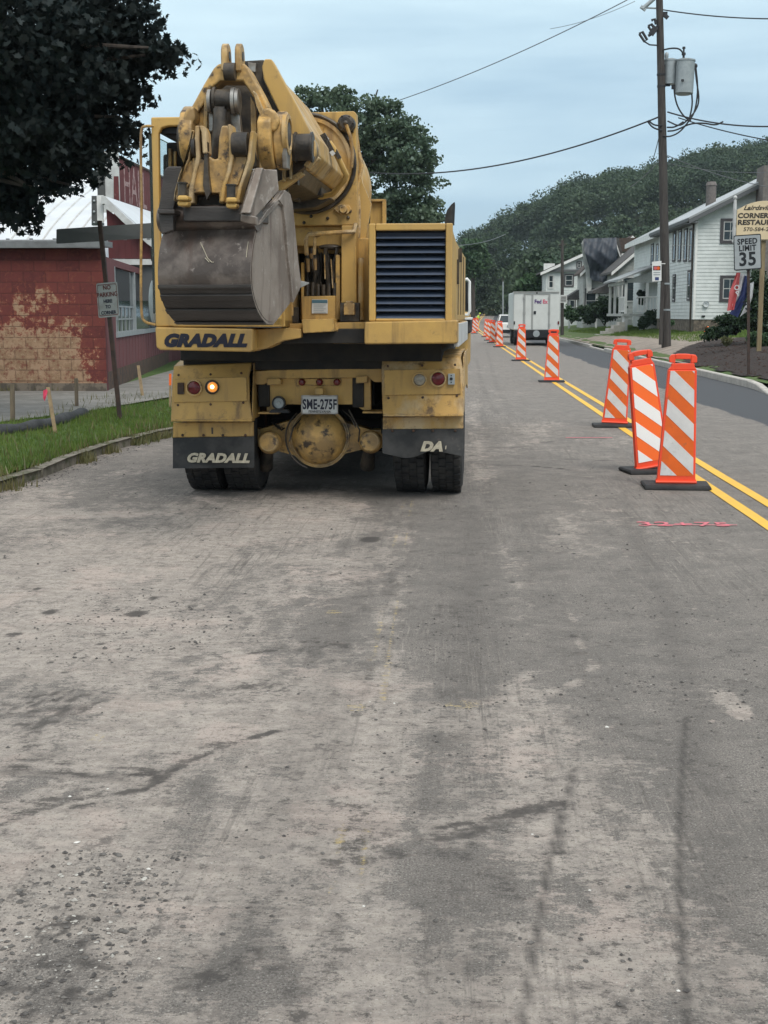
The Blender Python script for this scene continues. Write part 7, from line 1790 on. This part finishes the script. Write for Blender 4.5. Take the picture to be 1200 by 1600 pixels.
# ================================================================== signs on the right
sl_ = thing('speed_limit_sign', (AY(1171, 590, 31).x, 31, .16), 'white speed limit 35 sign with black border on a brown steel post', 'road sign')
px_ = AY(1171, 585, 31); mb = MB(); pt_ = AY(1168, 415, 31)
mb.loft([px_+Vector(q) for q in ((-.03, 0, -.4), (-.03, .045, -.4), (.03, .045, -.4), (.03, 0, -.4))], [pt_+Vector(q) for q in ((-.03, 0, .6), (-.03, .045, .6), (.03, .045, .6), (.03, 0, .6))]); mb.build('post', M['post_brown'], sl_)
q = [AY(u, v, 30.95) for u, v in ((1146, 368), (1189, 365), (1190, 420), (1147, 423))]
mb = MB(); mb.prism(rounded(q, .06), (0, .01, 0)); sgn = mb.build('sign_blank', M['black'], sl_)
qi = [p+(q[(i+2) % 4]-p)*.03-Yd*.003 for i, p in enumerate(q)]
M['limit_face'] = mat('speed_limit_face', (.33, .35, .36), .45, c2=(.30, .32, .33), vs=5)
mb = MB(); mb.prism(rounded(qi, .05), (0, .002, 0)); fc = mb.build('sign_face', M['limit_face'], sgn)
ux = (q[1]-q[0]).normalized(); uz = (q[0]-q[3]).normalized(); Hh = (q[0]-q[3]).length; W_ = (q[1]-q[0]).length
for txt, t_, sz, bd_, sx in (('SPEED', .735, .175, .006, .90), ('LIMIT', .545, .175, .006, .88), ('35', .13, .42, .012, .92)):
    text_mesh('sign_lettering', txt, M['black'], fc, q[3]+uz*Hh*t_+ux*W_*.5-Yd*.005, ux, uz, sz, bold=bd_, depth=.001, align='CENTER', sx=sx, spacing=1.08)
# restaurant sign
ry_ = 38.0; rs = thing('restaurant_sign', (AY(1187, 548, ry_).x, ry_, .45), 'cream restaurant sign with an arched top between turned posts, on wooden legs', 'sign')
M['cream_board'] = mat('cream_sign_board', (.66, .53, .34), .6, c2=(.61, .49, .31), vs=3)
bx0, bx1 = AY(1149, 400, ry_).x, AY(1237, 400, ry_).x; bz0 = AY(1150, 376, ry_).z; bz1 = AY(1150, 328, ry_).z; bz2 = AY(1150, 314, ry_).z; xc = (bx0+bx1)/2
P = [Vector((bx0, ry_, bz0)), Vector((bx1, ry_, bz0)), Vector((bx1, ry_, bz1))]
for i in range(1, 16):
    t_ = i/16; a = math.pi*t_; P.append(Vector((bx1-.08-(bx1-bx0-.16)*t_, ry_, bz1+(bz2-bz1)*math.sin(a)**.6)))
P.append(Vector((bx0, ry_, bz1)))
mb = MB(); mb.prism(P, (0, .05, 0)); bd = mb.build('sign_board', M['cream_board'], rs, .006)
xw = lambda u: AY(u, 340, ry_).x
for txt, v, sz, u0, sh, bo, sx in (('Lairdsville', 328, .175, 1161, .35, .005, 1.15), ('CORNERSTONE', 340.5, .185, 1152.5, .05, .008, 1.12), ('RESTAURANT', 351, .185, 1152.5, .05, .008, 1.2), ('570-584-2', 361, .145, 1162, .1, .002, 1.15)):
    z = AY(1150, v, ry_).z; text_mesh('sign_lettering', txt, M['grease'], bd, (xw(u0), ry_-.004, z), X, Z, sz, bold=bo, shear=sh, depth=.002, sx=sx, spacing=1.02)
mb = MB(); mb.bb((bx0+.02, ry_-.01, bz0+.015), (bx1-.02, ry_-.002, bz0+.03)); mb.build('sign_border', M['grease'], bd)
for x in (bx0-.06, bx1+.06):
    z0, z1 = AY(1150, 380, ry_).z, AY(1150, 308, ry_).z; mb = MB()
    prof = [(0, .03), (.05, .05), (.1, .03), (.2, .045), (.35, .055), (.5, .04), (.6, .055), (.7, .04), (.9, .05), (1.1, .045), (z1-z0-.08, .04), (z1-z0-.06, .02), (z1-z0-.04, .05), (z1-z0, .055), (z1-z0+.04, .03), (z1-z0+.05, 0)]
    mb.lathe((x, ry_+.02, z0), Z, prof, 14); mb.build('turned_post', M['white_dirty'], rs)
M['tan_wood'] = mat('tan_pressure_wood', (.25, .195, .11), .8, c2=(.19, .145, .08), vs=5, stretch=(5, 5, .5))
for u in (1187, 1225):
    x = AY(u, 548, ry_).x; mb = MB(); mb.bb((x-.06, ry_+.06, .3), (x+.06, ry_+.17, bz1)); mb.build('wooden_leg', M['tan_wood'], rs, .006)
# open flag hanging from the sign
M['fl_red'] = mat('flag_red', (.60, .13, .13), .8); M['fl_white'] = mat('flag_white', (.68, .68, .68), .8); M['fl_blue'] = mat('flag_blue', (.035, .05, .15), .8)
fg = thing('open_flag', AY(1160, 440, 39), 'furled red, white and blue flag hanging below the restaurant sign', 'flag')
def cloth(name, L_, R__, m, y0):
    mb = MB(); n_ = 14; V = []
    for j in range(n_+1):
        t_ = j/n_
        for i in range(7):
            s_ = i/6; ul = np.interp(t_, [0, .5, 1], L_[0]); ur = np.interp(t_, [0, .5, 1], R__[0]); vl = L_[1][0]+(L_[1][1]-L_[1][0])*t_; vr = R__[1][0]+(R__[1][1]-R__[1][0])*t_
            V.append(AY(ul+(ur-ul)*s_, vl+(vr-vl)*s_, y0+.06*math.sin(s_*8+t_*3)))
    k = len(V); F = [(j*7+i, j*7+i+7, j*7+i+8, j*7+i+1) for j in range(n_) for i in range(6)]
    mb.add(V+[p+Vector((0, .004, 0)) for p in V], F+[tuple(k+q for q in f_[::-1]) for f_ in F], True); return mb.build(name, m, fg)
cloth('red_band', ([1151, 1140, 1136], [426, 486]), ([1157, 1153, 1147], [426, 484]), M['fl_red'], 38.9)
cloth('white_band', ([1157, 1152, 1136], [428, 487]), ([1166, 1163, 1158], [428, 470]), M['fl_white'], 39.0)
cloth('blue_band', ([1162, 1157, 1140], [430, 490]), ([1168, 1166, 1153], [432, 496]), M['fl_blue'], 38.95)
cloth('tail_band', ([1168, 1168, 1156], [445, 495]), ([1178, 1176, 1168], [440, 486]), M['fl_white'], 39.05)
for k, (u, v) in enumerate(((1150, 455), (1153, 463), (1164, 478), (1168, 488))):
    p = AY(u, v, 38.85); text_mesh('flag_letter', 'OPEN'[k], M['fl_white'] if k < 2 else M['navy'], fg, p, (1, 0, .8), (-.8, 0, 1), .2, bold=.006, depth=.001)
mb = MB(); mb.tube([AY(1150, 423, 39), AY(1164, 421, 39), AY(1185, 418, 39)], .015, 8); mb.build('flag_staff', M['white_dirty'], fg)

# ================================================================== utility poles and lines
UY = 48.0
pb = AY(1042, 541, UY); ptp = AY(1029.5, -40, UY)
up_ = thing('utility_pole', (pb.x, UY, pb.z-.1), 'tall dark utility pole carrying two grey transformer cans', 'utility pole')
mb = MB(); mb.tube([pb-Z*.4, pb.lerp(ptp, .5), ptp], .16, 16, rad=[.175, .15, .115]); mb.build('pole', M['wood_pole'], up_)
def UP(u, v, dy=0): return AY(u, v, UY+dy)
s_ = UY/F_PX
c0, c1 = UP(1068.5, 146, -.1), UP(1071.5, 96, -.1); tr = MB(); tr.cyl(c0, c1, 13.5*s_, n=28); tr.cyl(c0-Z*.05, c0, 10*s_, 13.5*s_, 28); tr.lathe(c1, c1-c0, [(0, 14.3*s_), (.05, 14.3*s_), (.09, 8*s_), (.10, 0)], 28)
t_ = tr.build('transformer_can', M['galv'], up_); tag(t_, 'larger grey transformer can')
mb = MB(); a = c1+Z*.05; mb.lathe(a-Vector((.08, 0, 0)), Z, [(0, .04), (.15, .04), (.16, .07), (.24, .07), (.25, .03), (.36, .03), (.38, .06), (.44, .05), (.45, 0)], 12); mb.build('bushing', M['wire'], t_)
mb = MB(); mb.cyl(UP(1066.5, 127, -.46), UP(1066.5, 124, -.46), .05, n=10); mb.ball(UP(1086, 103, -.1), .09, 10, 8); mb.build('fitting', M['wire'], t_)
c0, c1 = UP(1046.5, 132, .2), UP(1048, 96, .2); tr = MB(); tr.cyl(c0, c1, 10.5*s_, n=24); tr.lathe(c1, c1-c0, [(0, 11*s_), (.05, 11*s_), (.1, 5*s_), (.11, 0)], 24)
t2_ = tr.build('transformer_can', M['galv'], up_); tag(t2_, 'smaller grey transformer can against the pole')
mb = MB(); a = c1+Z*.06; mb.lathe(a-Vector((.15, 0, 0)), Z, [(0, .05), (.1, .07), (.2, .07), (.24, .04), (.26, 0)], 12); mb.build('bushing', M['galv'], t2_)
mb = MB(); mb.box(UP(1055, 136, 0), (.25, .1, .14)); mb.box(UP(1045, 112, .1), (.3, .08, .5)); mb.box(UP(1040, 133, .1), (.3, .08, .08)); mb.build('mounting_bracket', M['wire'], up_)
mb = MB()
for P in ([(1036, 78), (1050, 75), (1062, 76), (1068, 84)], [(1053, 132), (1054, 150), (1059, 168), (1070, 184), (1080, 188)], [(1086, 103), (1088, 125), (1093, 155), (1088, 172), (1075, 187), (1062, 198), (1045, 190), (1043, 189)], [(1087, 103), (1091, 140), (1086, 175), (1076, 190), (1062, 207), (1046, 214), (1036, 212)], [(1081, 147), (1082, 165), (1076, 190)],
          [(1035, 204), (1020, 200), (1012, 190)], [(1035, 196), (1022, 196), (1013, 188)], [(1042, 199), (1055, 199), (1068, 190)], [(1043, 205), (1056, 204), (1078, 193), (1100, 192), (1118, 196), (1130, 190)]):
    mb.tube(smooth([UP(u, v, -.15) for u, v in P], 2), .028, 6)
mb.build('drop_wire', M['wire'], up_)
mb = MB(); mb.tube([UP(1004, 14), UP(1024, -4)], .07, 8); mb.tube([UP(1006, 12), UP(1026, 13)], .03, 6); mb.box(UP(1005, 13), (.22, .1, .1), ry=.6); mb.build('street_light_arm', M['galv'], up_)
mb = MB()
for P in ([(999, 53), (1004, 50), (1011, 62), (1007, 65), (999, 53)], [(1013, 41), (1018, 38), (1026, 48), (1021, 54), (1013, 41)], [(1018, 32), (1023, 30), (1025, 38)], [(1013, 56), (1020, 52), (1028, 40)]): mb.tube([UP(u, v, -.1) for u, v in P], .05, 6)
mb.box(UP(1021, 48, -.1), (.2, .1, .3), ry=.6); mb.tube([UP(1007, 65), UP(1015, 70), UP(1030, 71)], .025, 6); mb.box(UP(1037, 22), (.25, .1, .14)); mb.box(UP(1041, 26, -.1), (.16, .1, .12), ry=.7); mb.build('fuse_cutout', M['wire'], up_)
for v in (112, 130, 440, 482): p = pb.lerp(ptp, (541-v)/581); mb = MB(); mb.cyl(p-Z*.03, p+Z*.03, .150 if v < 200 else .180, n=16); mb.build('pole_band', M['galv'] if v > 200 else M['wire'], up_)
mb = MB(); p = AY(1037.5, 480, UY-.25); mb.box((p.x-.08, p.y, AY(1037, 490, UY).z), (.12, .1, 2.2)); mb.build('cable_guard', M['wood_pole'], up_)
# card sign on the pole
cs = thing('card_payment_sign', AY(1026.5, 425, UY-.3), 'small white card payment sign fixed to the left of the utility pole', 'sign')
mb = MB(); q = [AY(u, v, UY-.3) for u, v in ((1019, 409), (1033.5, 407.5), (1033.5, 439), (1019, 440))]; mb.prism(q, (0, .02, 0)); mb.tube([q[1]+Vector((0, .01, -.1)), q[1]+Vector((.15, .1, -.1))], .015, 6); csf = mb.build('sign_board', M['white'], cs)
def csq(u0, v0, u1, v1, m_, nm='sign_mark', dd_=.004):
    mb = MB(); mb.prism([AY(u, v, UY-.3-dd_) for u, v in ((u0, v0), (u1, v0), (u1, v1), (u0, v1))], (0, dd_*.5, 0)); return mb.build(nm, m_, csf)
csq(1020.5, 415.5, 1032, 422.5, M['navy']); 
mb = MB(); mb.cyl(AY(1024, 419, UY-.312), AY(1024, 419, UY-.308), .062, n=16); mb.build('sign_mark', M['fl_red'], csf); mb = MB(); mb.cyl(AY(1028.5, 419, UY-.316), AY(1028.5, 419, UY-.313), .062, n=16); mb.build('sign_mark', M['refl_orange'], csf)
csq(1023.5, 433, 1029.5, 438, M['fl_blue']); csq(1021, 425, 1031.5, 426.5, M['galv']); csq(1021, 428.5, 1031.5, 430, M['galv'])

def simple_pole(u, vb, vt, y, w, lab, m, arm=None, u2=None):
    b, t = AY(u, vb, y), AY(u if u2 is None else u2, vt, y); o = thing('utility_pole', b-Z*.2, lab, 'utility pole'); r_ = w/2/F_PX*y
    mb = MB(); mb.tube([b-Z*.5, b.lerp(t, .5), t], r_, 12, rad=[r_*1.1, r_, r_*.85]); mb.build('pole', m, o)
    if arm: mb = MB(); mb.tube([AY(arm[0], arm[1], y), AY(arm[2], arm[3], y)], .05, 6); mb.build('cross_arm', m, o)
    return o
po = simple_pole(878.5, 520, 375, 85, 5.2, 'dark wooden pole with a small sign just right of the parcel truck', M['wood_pole'], (873, 383, 884, 382))
ps = thing('small_pole_sign', AY(880, 466, 84.7), 'small pale sign fixed to the pole right of the parcel truck', 'sign'); mb = MB(); mb.prism([AY(u, v, 84.6) for u, v in ((875, 461), (886, 461), (886, 473), (875, 473))], (0, .02, 0)); sf_ = mb.build('sign_board', M['white_dirty'], ps)
mb = MB(); [mb.prism([AY(u, v, 84.58) for u, v in ((876.5, v0), (884.5, v0), (884.5, v0+1.1), (876.5, v0+1.1))], (0, .01, 0)) for v0 in (463.5, 466.5, 469.5)]; mb.build('sign_lines', M['grease'], sf_)
simple_pole(822, 500, 396, 140, 3.0, 'pale grey pole rising above the parcel truck roof', M['galv'])
simple_pole(786, 497, 440, 155, 2.4, 'thin pale pole among the trees left of the parcel truck', M['galv'])
simple_pole(785.5, 497, 424, 175, 1.8, 'farthest thin pole before the dark trees', M['wood_pole'])
def wire(lab, a, b, sag, r, m=None, n=30):
    a, b = Vector(a), Vector(b); t = thing('overhead_line', a, lab, 'power line'); pts = []
    for i in range(n+1): s_ = i/n; p = a.lerp(b, s_); p.z -= sag*4*s_*(1-s_); pts.append(p)
    mb = MB(); mb.tube(pts, r, 5); mb.build('cable', m or M['wire'], t); return t
wire('thick black line dropping left from the pole to the tree', UP(1034, 181), AY(560, 268, 60), .75, .030)
wire('thin high line crossing the sky above the green tree', AY(980, 0, 60), AY(470, 200, 80), .6, .022, M['wire_light'])
wire('thin line near the top left of the utility pole', AY(992, 2, 40), AY(860, 45, 44), .1, .008, M['wire_light'])
wire('upper line leaving the top of the pole to the right', UP(1034, 15), AY(1290, 27, 46), .15, .022)
wire('middle line leaving the pole to the right', UP(1043, 175), AY(1290, 190, 44), .30, .026)
wire('lower line leaving the pole to the right', UP(1060, 184), AY(1300, 232, 44), .15, .020)
wire('service line running from the pole to the white house', UP(1034, 245), AY(985, 292, 54), .1, .014, M['wire_light'])
wire('steep guy line on the left of the pole', UP(1031, 208), UP(1020, 250, 4), .05, .015)
wire('pale slack line over the wooded hill', UP(1043, 243), AY(1290, 300, 50), .3, .014, M['wire_light'])
wire('second slack line over the wooded hill', UP(1043, 255), AY(1290, 258, 52), .3, .010, M['wire_light'])
wire('short line at the far end of the road', AY(700, 383, 100), AY(790, 366, 120), .3, .028, M['wire_light'])

# ================================================================== parcel truck
ft_y = 67.0; fx0 = AY(802, 500, ft_y).x; fx1 = AY(874, 500, ft_y).x; fw_ = fx1-fx0; zt2 = AY(838, 456, ft_y).z; zb2 = AY(838, 516, ft_y).z
pt = thing('parcel_truck', ((fx0+fx1)/2, ft_y+3, 0), 'white step-side parcel delivery truck driving away in the right lane', 'delivery truck')
M['truck_white'] = mat('truck_white', (.60, .62, .60), .4, c2=(.56, .58, .56), vs=2, dirt=(.48, .48, .45), ds=2, dc=(.6, .8))
M['truck_trim'] = mat('truck_seam_grey', (.30, .31, .30), .5)
mb = MB(); mb.bb((fx0, ft_y, zb2), (fx1, ft_y+6.0, zt2)); bd_ = mb.build('cargo_body', M['truck_white'], pt, .06)
def fq(u0, v0, u1, v1, m_, nm, off=.02, par=None, th=.02, bev=0):
    a, b = AY(u0, v0, ft_y-off), AY(u1, v1, ft_y-off); mb = MB(); mb.bb((a.x, ft_y-off, b.z), (b.x, ft_y-off+th, a.z)); return mb.build(nm, m_, par or bd_, bev)
dr = fq(832, 461, 857, 515, M['truck_white'], 'rear_door', .03, th=.03)
fq(821, 461, 831.2, 515, M['truck_white'], 'rear_door', .025, th=.025)
for u in (819.5, 831.7, 858): fq(u-.9, 459, u+.9, 515.5, M['truck_trim'], 'door_seam', .045, th=.045)
fq(819, 459, 859, 460.4, M['truck_trim'], 'door_seam', .047, th=.047)
fq(834, 486, 837.5, 491, M['black'], 'door_handle', .06, dr)
fq(802.5, 502, 804.7, 507, M['black'], 'marker_lamp', .03); fq(871.5, 502, 873.8, 507, M['red_lens'], 'marker_lamp', .03)
fq(838, 456.5, 840, 459, M['black'], 'roof_lamp', .05); fq(802, 455.5, 874, 457.2, M['truck_trim'], 'roof_cap', .05, th=.3)
for u in (819.5, 858):
    for v in (466, 489, 508): fq(u-1.6, v-2.2, u+1.6, v+2.2, M['truck_trim'], 'hinge', .06)
p = AY(835, 474, ft_y-.045); sz_ = .27
a_ = text_mesh('brand_lettering', 'Fed', mat('purple_letter', (.08, .03, .16), .5), dr, p, X, Z, sz_, bold=.008, depth=.002, sx=.9)
text_mesh('brand_lettering', 'Ex', mat('rose_letter', (.62, .12, .20), .5), dr, p+Vector((.415, 0, 0)), X, Z, sz_, bold=.008, depth=.002, sx=.9)
mb = MB(); mb.bb((fx0+.05, ft_y-.15, zb2-.38), (fx1-.05, ft_y+.15, zb2-.01)); bp = mb.build('rear_bumper', M['black'], pt, .03)
p = AY(838, 521.5, ft_y-.17); mb = MB(); mb.lathe(p, (0, 1, 0), [(0, 0), (0, .16), (.01, .17)], 20); o = mb.build('bumper_badge', M['galv'], bp)
for v_ in o.data.vertices: v_.co.z = (v_.co.z-(p.z-0))*.42+(p.z-0) if False else v_.co.z
mb = MB(); mb.bb((fx0+.25, ft_y+.2, zb2-.5), (fx1-.25, ft_y+6, zb2-.05)); mb.build('chassis', M['dark'], pt)
for x in (fx0+.2, fx1-.2):
    for y in (ft_y+1.1, ft_y+4.9):
        mb = MB(); mb.lathe((x-.13, y, .40), X, [(0, 0), (0, .24), (.02, .36), (.05, .40), (.21, .40), (.24, .36), (.26, .24), (.26, 0)], 24); w_ = mb.build('wheel', M['rubber'], pt); mb = MB(); mb.lathe((x-.135, y, .40), X, [(0, 0), (0, .2), (.27, .2), (.27, 0)], 18); mb.build('rim', M['galv'], w_)
mb = MB(); [mb.bb((x, ft_y+.9, .22), (x+.5, ft_y+.92, zb2-.1)) for x in (fx0+.0, fx1-.5)]; mb.build('mud_flap', M['black'], pt)
mb = MB(); mb.box(((fx0+fx1)/2, ft_y+6.4, 1.5), (fw_*.92, .9, 1.6), taper=.9); mb.build('cab_nose', M['truck_white'], pt, .1)
mb = MB(); mb.box((fx0-.14, ft_y+5.6, 1.9), (.06, .2, .4)); mb.tube([(fx0, ft_y+5.6, 1.9), (fx0-.14, ft_y+5.6, 1.9)], .02, 6); mb.build('mirror', M['black'], pt)

# ================================================================== white car ahead
cy_ = 90.0; cx0, cx1 = AY(777, 510, cy_).x, AY(777, 510, cy_).x+1.85; cxm = (cx0+cx1)/2; cw = 1.85
ca = thing('white_car', (cxm, cy_+2.2, 0), 'white hatchback-like car seen from behind, left of the parcel truck', 'car')
def cprof(w, P): return [Vector((cxm-w/2, y, z)) for y, z in P]
mb = MB()
low = [(0, .35), (.02, .62), (.05, .98), (.35, 1.05), (4.4, .98), (4.5, .6), (4.45, .32), (3.9, .28), (.5, .28)]
mb.prism([Vector((cxm-cw/2, cy_+y, z)) for y, z in low], (cw, 0, 0)); cbod = mb.build('body', M['white'], ca, .08, seg=3)
A = [Vector((cxm+sx*(cw/2-.06), cy_+y, .98)) for sx, y in ((-1, .12), (1, .12), (1, 3.4), (-1, 3.4))]; B = [Vector((cxm+sx*(cw/2-.24), cy_+y, 1.48)) for sx, y in ((-1, .62), (1, .62), (1, 2.5), (-1, 2.5))]
mb = MB(); mb.loft(A[::-1], B[::-1]); mb.build('cabin_glass', M['glass'], ca, .05)
mb = MB(); mb.prism([Vector((cxm-(cw/2-.23), cy_+y, z)) for y, z in ((.6, 1.47), (1.0, 1.53), (2.2, 1.53), (2.5, 1.47))], (cw-.46, 0, 0))
for sx in (-1, 1):
    mb.tube([Vector((cxm+sx*(cw/2-.07), cy_+.13, .98)), Vector((cxm+sx*(cw/2-.24), cy_+.62, 1.49))], .045, 6); mb.tube([Vector((cxm+sx*(cw/2-.07), cy_+3.4, .98)), Vector((cxm+sx*(cw/2-.24), cy_+2.5, 1.49))], .045, 6)
mb.build('roof', M['white'], ca, .02)
for sx in (-1, 1):
    mb = MB(); mb.box((cxm+sx*(cw/2-.18), cy_-.0, .88), (.30, .08, .15)); mb.build('tail_lamp', M['red_lens'], ca, .02)
    for y in (.85, 3.7):
        mb = MB(); x = cxm+sx*(cw/2-.11); mb.lathe((x-.1, cy_+y, .33), X, [(0, 0), (0, .2), (.01, .31), (.04, .33), (.17, .33), (.2, .31), (.2, 0)], 22); mb.build('wheel', M['rubber'], ca)
mb = MB(); mb.bb((cxm-.26, cy_-.03, .72), (cxm+.26, cy_+.01, .84)); mb.build('licence_plate', M['galv'], ca)
mb = MB(); mb.box((cxm, cy_-.0, .42), (1.6, .10, .22)); mb.build('bumper', M['black'], ca, .02)

# ================================================================== the road worker, bending forward
wp_ = G(745, 514); wk = thing('person', (wp_.x, wp_.y, 0), 'road worker in a yellow-green shirt and dark trousers bending over beside the far panels', 'person')
def skin(name, verts, edges, radii, m, parent, lv=2):
    me = bpy.data.meshes.new(name); me.from_pydata(verts, edges, []); o = bpy.data.objects.new(name, me); col.objects.link(o)
    md = o.modifiers.new('skin', 'SKIN'); me.update()
    if not me.skin_vertices: 
        bpy.context.view_layer.objects.active = o
    lay = me.skin_vertices[0].data if me.skin_vertices else None
    if lay:
        for i, r_ in enumerate(radii): lay[i].radius = (r_, r_) if isinstance(r_, float) else r_
        lay[0].use_root = True
    sb = o.modifiers.new('smooth', 'SUBSURF'); sb.levels = sb.render_levels = lv
    bpy.context.view_layer.update(); dg = bpy.context.evaluated_depsgraph_get(); me2 = bpy.data.meshes.new_from_object(o.evaluated_get(dg)); bpy.data.objects.remove(o)
    me2.name = name; me2.materials.clear(); me2.materials.append(m); me2.polygons.foreach_set('use_smooth', [True]*len(me2.polygons)); o = bpy.data.objects.new(name, me2); col.objects.link(o); o.parent = parent; return o
M['skin'] = mat('skin', (.42, .24, .17), .6); M['hivis'] = mat('yellow_green_shirt', (.50, .80, .08), .7); M['trouser'] = mat('dark_trousers', (.02, .022, .03), .8); M['boot'] = mat('brown_boot', (.06, .035, .02), .7)
# joints: pelvis, belly, chest, neck, head ; arms ; legs
V = [(0, 0, .95), (-.05, 0, 1.10), (-.16, 0, 1.30), (-.25, 0, 1.44), (-.31, 0, 1.52), (-.34, 0, 1.62), (-.16, .19, 1.32), (-.24, .24, 1.06), (-.36, .20, .84), (-.16, -.19, 1.32), (-.20, -.24, 1.06), (-.33, -.20, .86), (.02, .11, .88), (.06, .13, .50), (.12, .14, .10), (.02, -.11, .88), (-.04, -.13, .50), (.02, -.15, .10), (.0, .14, .05), (-.12, -.15, .05)]
E_ = [(0, 1), (1, 2), (2, 3), (3, 4), (4, 5), (2, 6), (6, 7), (7, 8), (2, 9), (9, 10), (10, 11), (0, 12), (12, 13), (13, 14), (0, 15), (15, 16), (16, 17), (14, 18), (17, 19)]
rad = [.14, .13, .15, .055, .09, .085, .07, .048, .032, .07, .048, .032, .095, .065, .042, .095, .065, .042, .04, .04]
try:
    body = skin('body', V, E_, rad, M['skin'], wk)
    skin('shirt', [V[i] for i in (0, 1, 2, 3, 6, 7, 9, 10)], [(0, 1), (1, 2), (2, 3), (2, 4), (4, 5), (2, 6), (6, 7)], [.155, .15, .175, .07, .085, .065, .085, .065], M['hivis'], wk)
    skin('trousers', [V[i] for i in (0, 12, 13, 14, 15, 16, 17)], [(0, 1), (1, 2), (2, 3), (0, 4), (4, 5), (5, 6)], [.15, .11, .085, .07, .11, .085, .07], M['trouser'], wk)
except Exception as ex__: print('skin failed', ex__)
for q in ((.09, .14, .05), (-.02, -.15, .05)): mb = MB(); mb.ball(q, .07, 10, 8, (1.8, .8, .7)); mb.build('boot', M['boot'], wk, local=True)
mb = MB(); mb.ball((-.33, 0, 1.62), .105, 12, 8, (1, .9, .75)); mb.build('cap', M['hivis'], wk, local=True)
wk.rotation_euler = (0, 0, R(160))
hz = MB(); hz.bb((-460, -190, -10), (570, 1160, 72)); hzo = hz.build('haze', None); hzo['kind'] = 'stuff'; hzo['label'] = 'faint bluish summer haze over the valley'
hm = bpy.data.materials.new('haze_air'); hm.use_nodes = True; hn = hm.node_tree; hn.nodes.remove(hn.nodes['Principled BSDF'])
pv = hn.nodes.new('ShaderNodeVolumePrincipled'); pv.inputs['Color'].default_value = (.78, .90, 1.0, 1); pv.inputs['Density'].default_value = .00020; pv.inputs['Anisotropy'].default_value = .2
hn.links.new(pv.outputs[0], hn.nodes['Material Output'].inputs['Volume']); hzo.data.materials.append(hm)
scene.cycles.volume_bounces = 0
print('objects', len(bpy.data.objects), 'polys', sum(len(m_.polygons) for m_ in bpy.data.meshes))
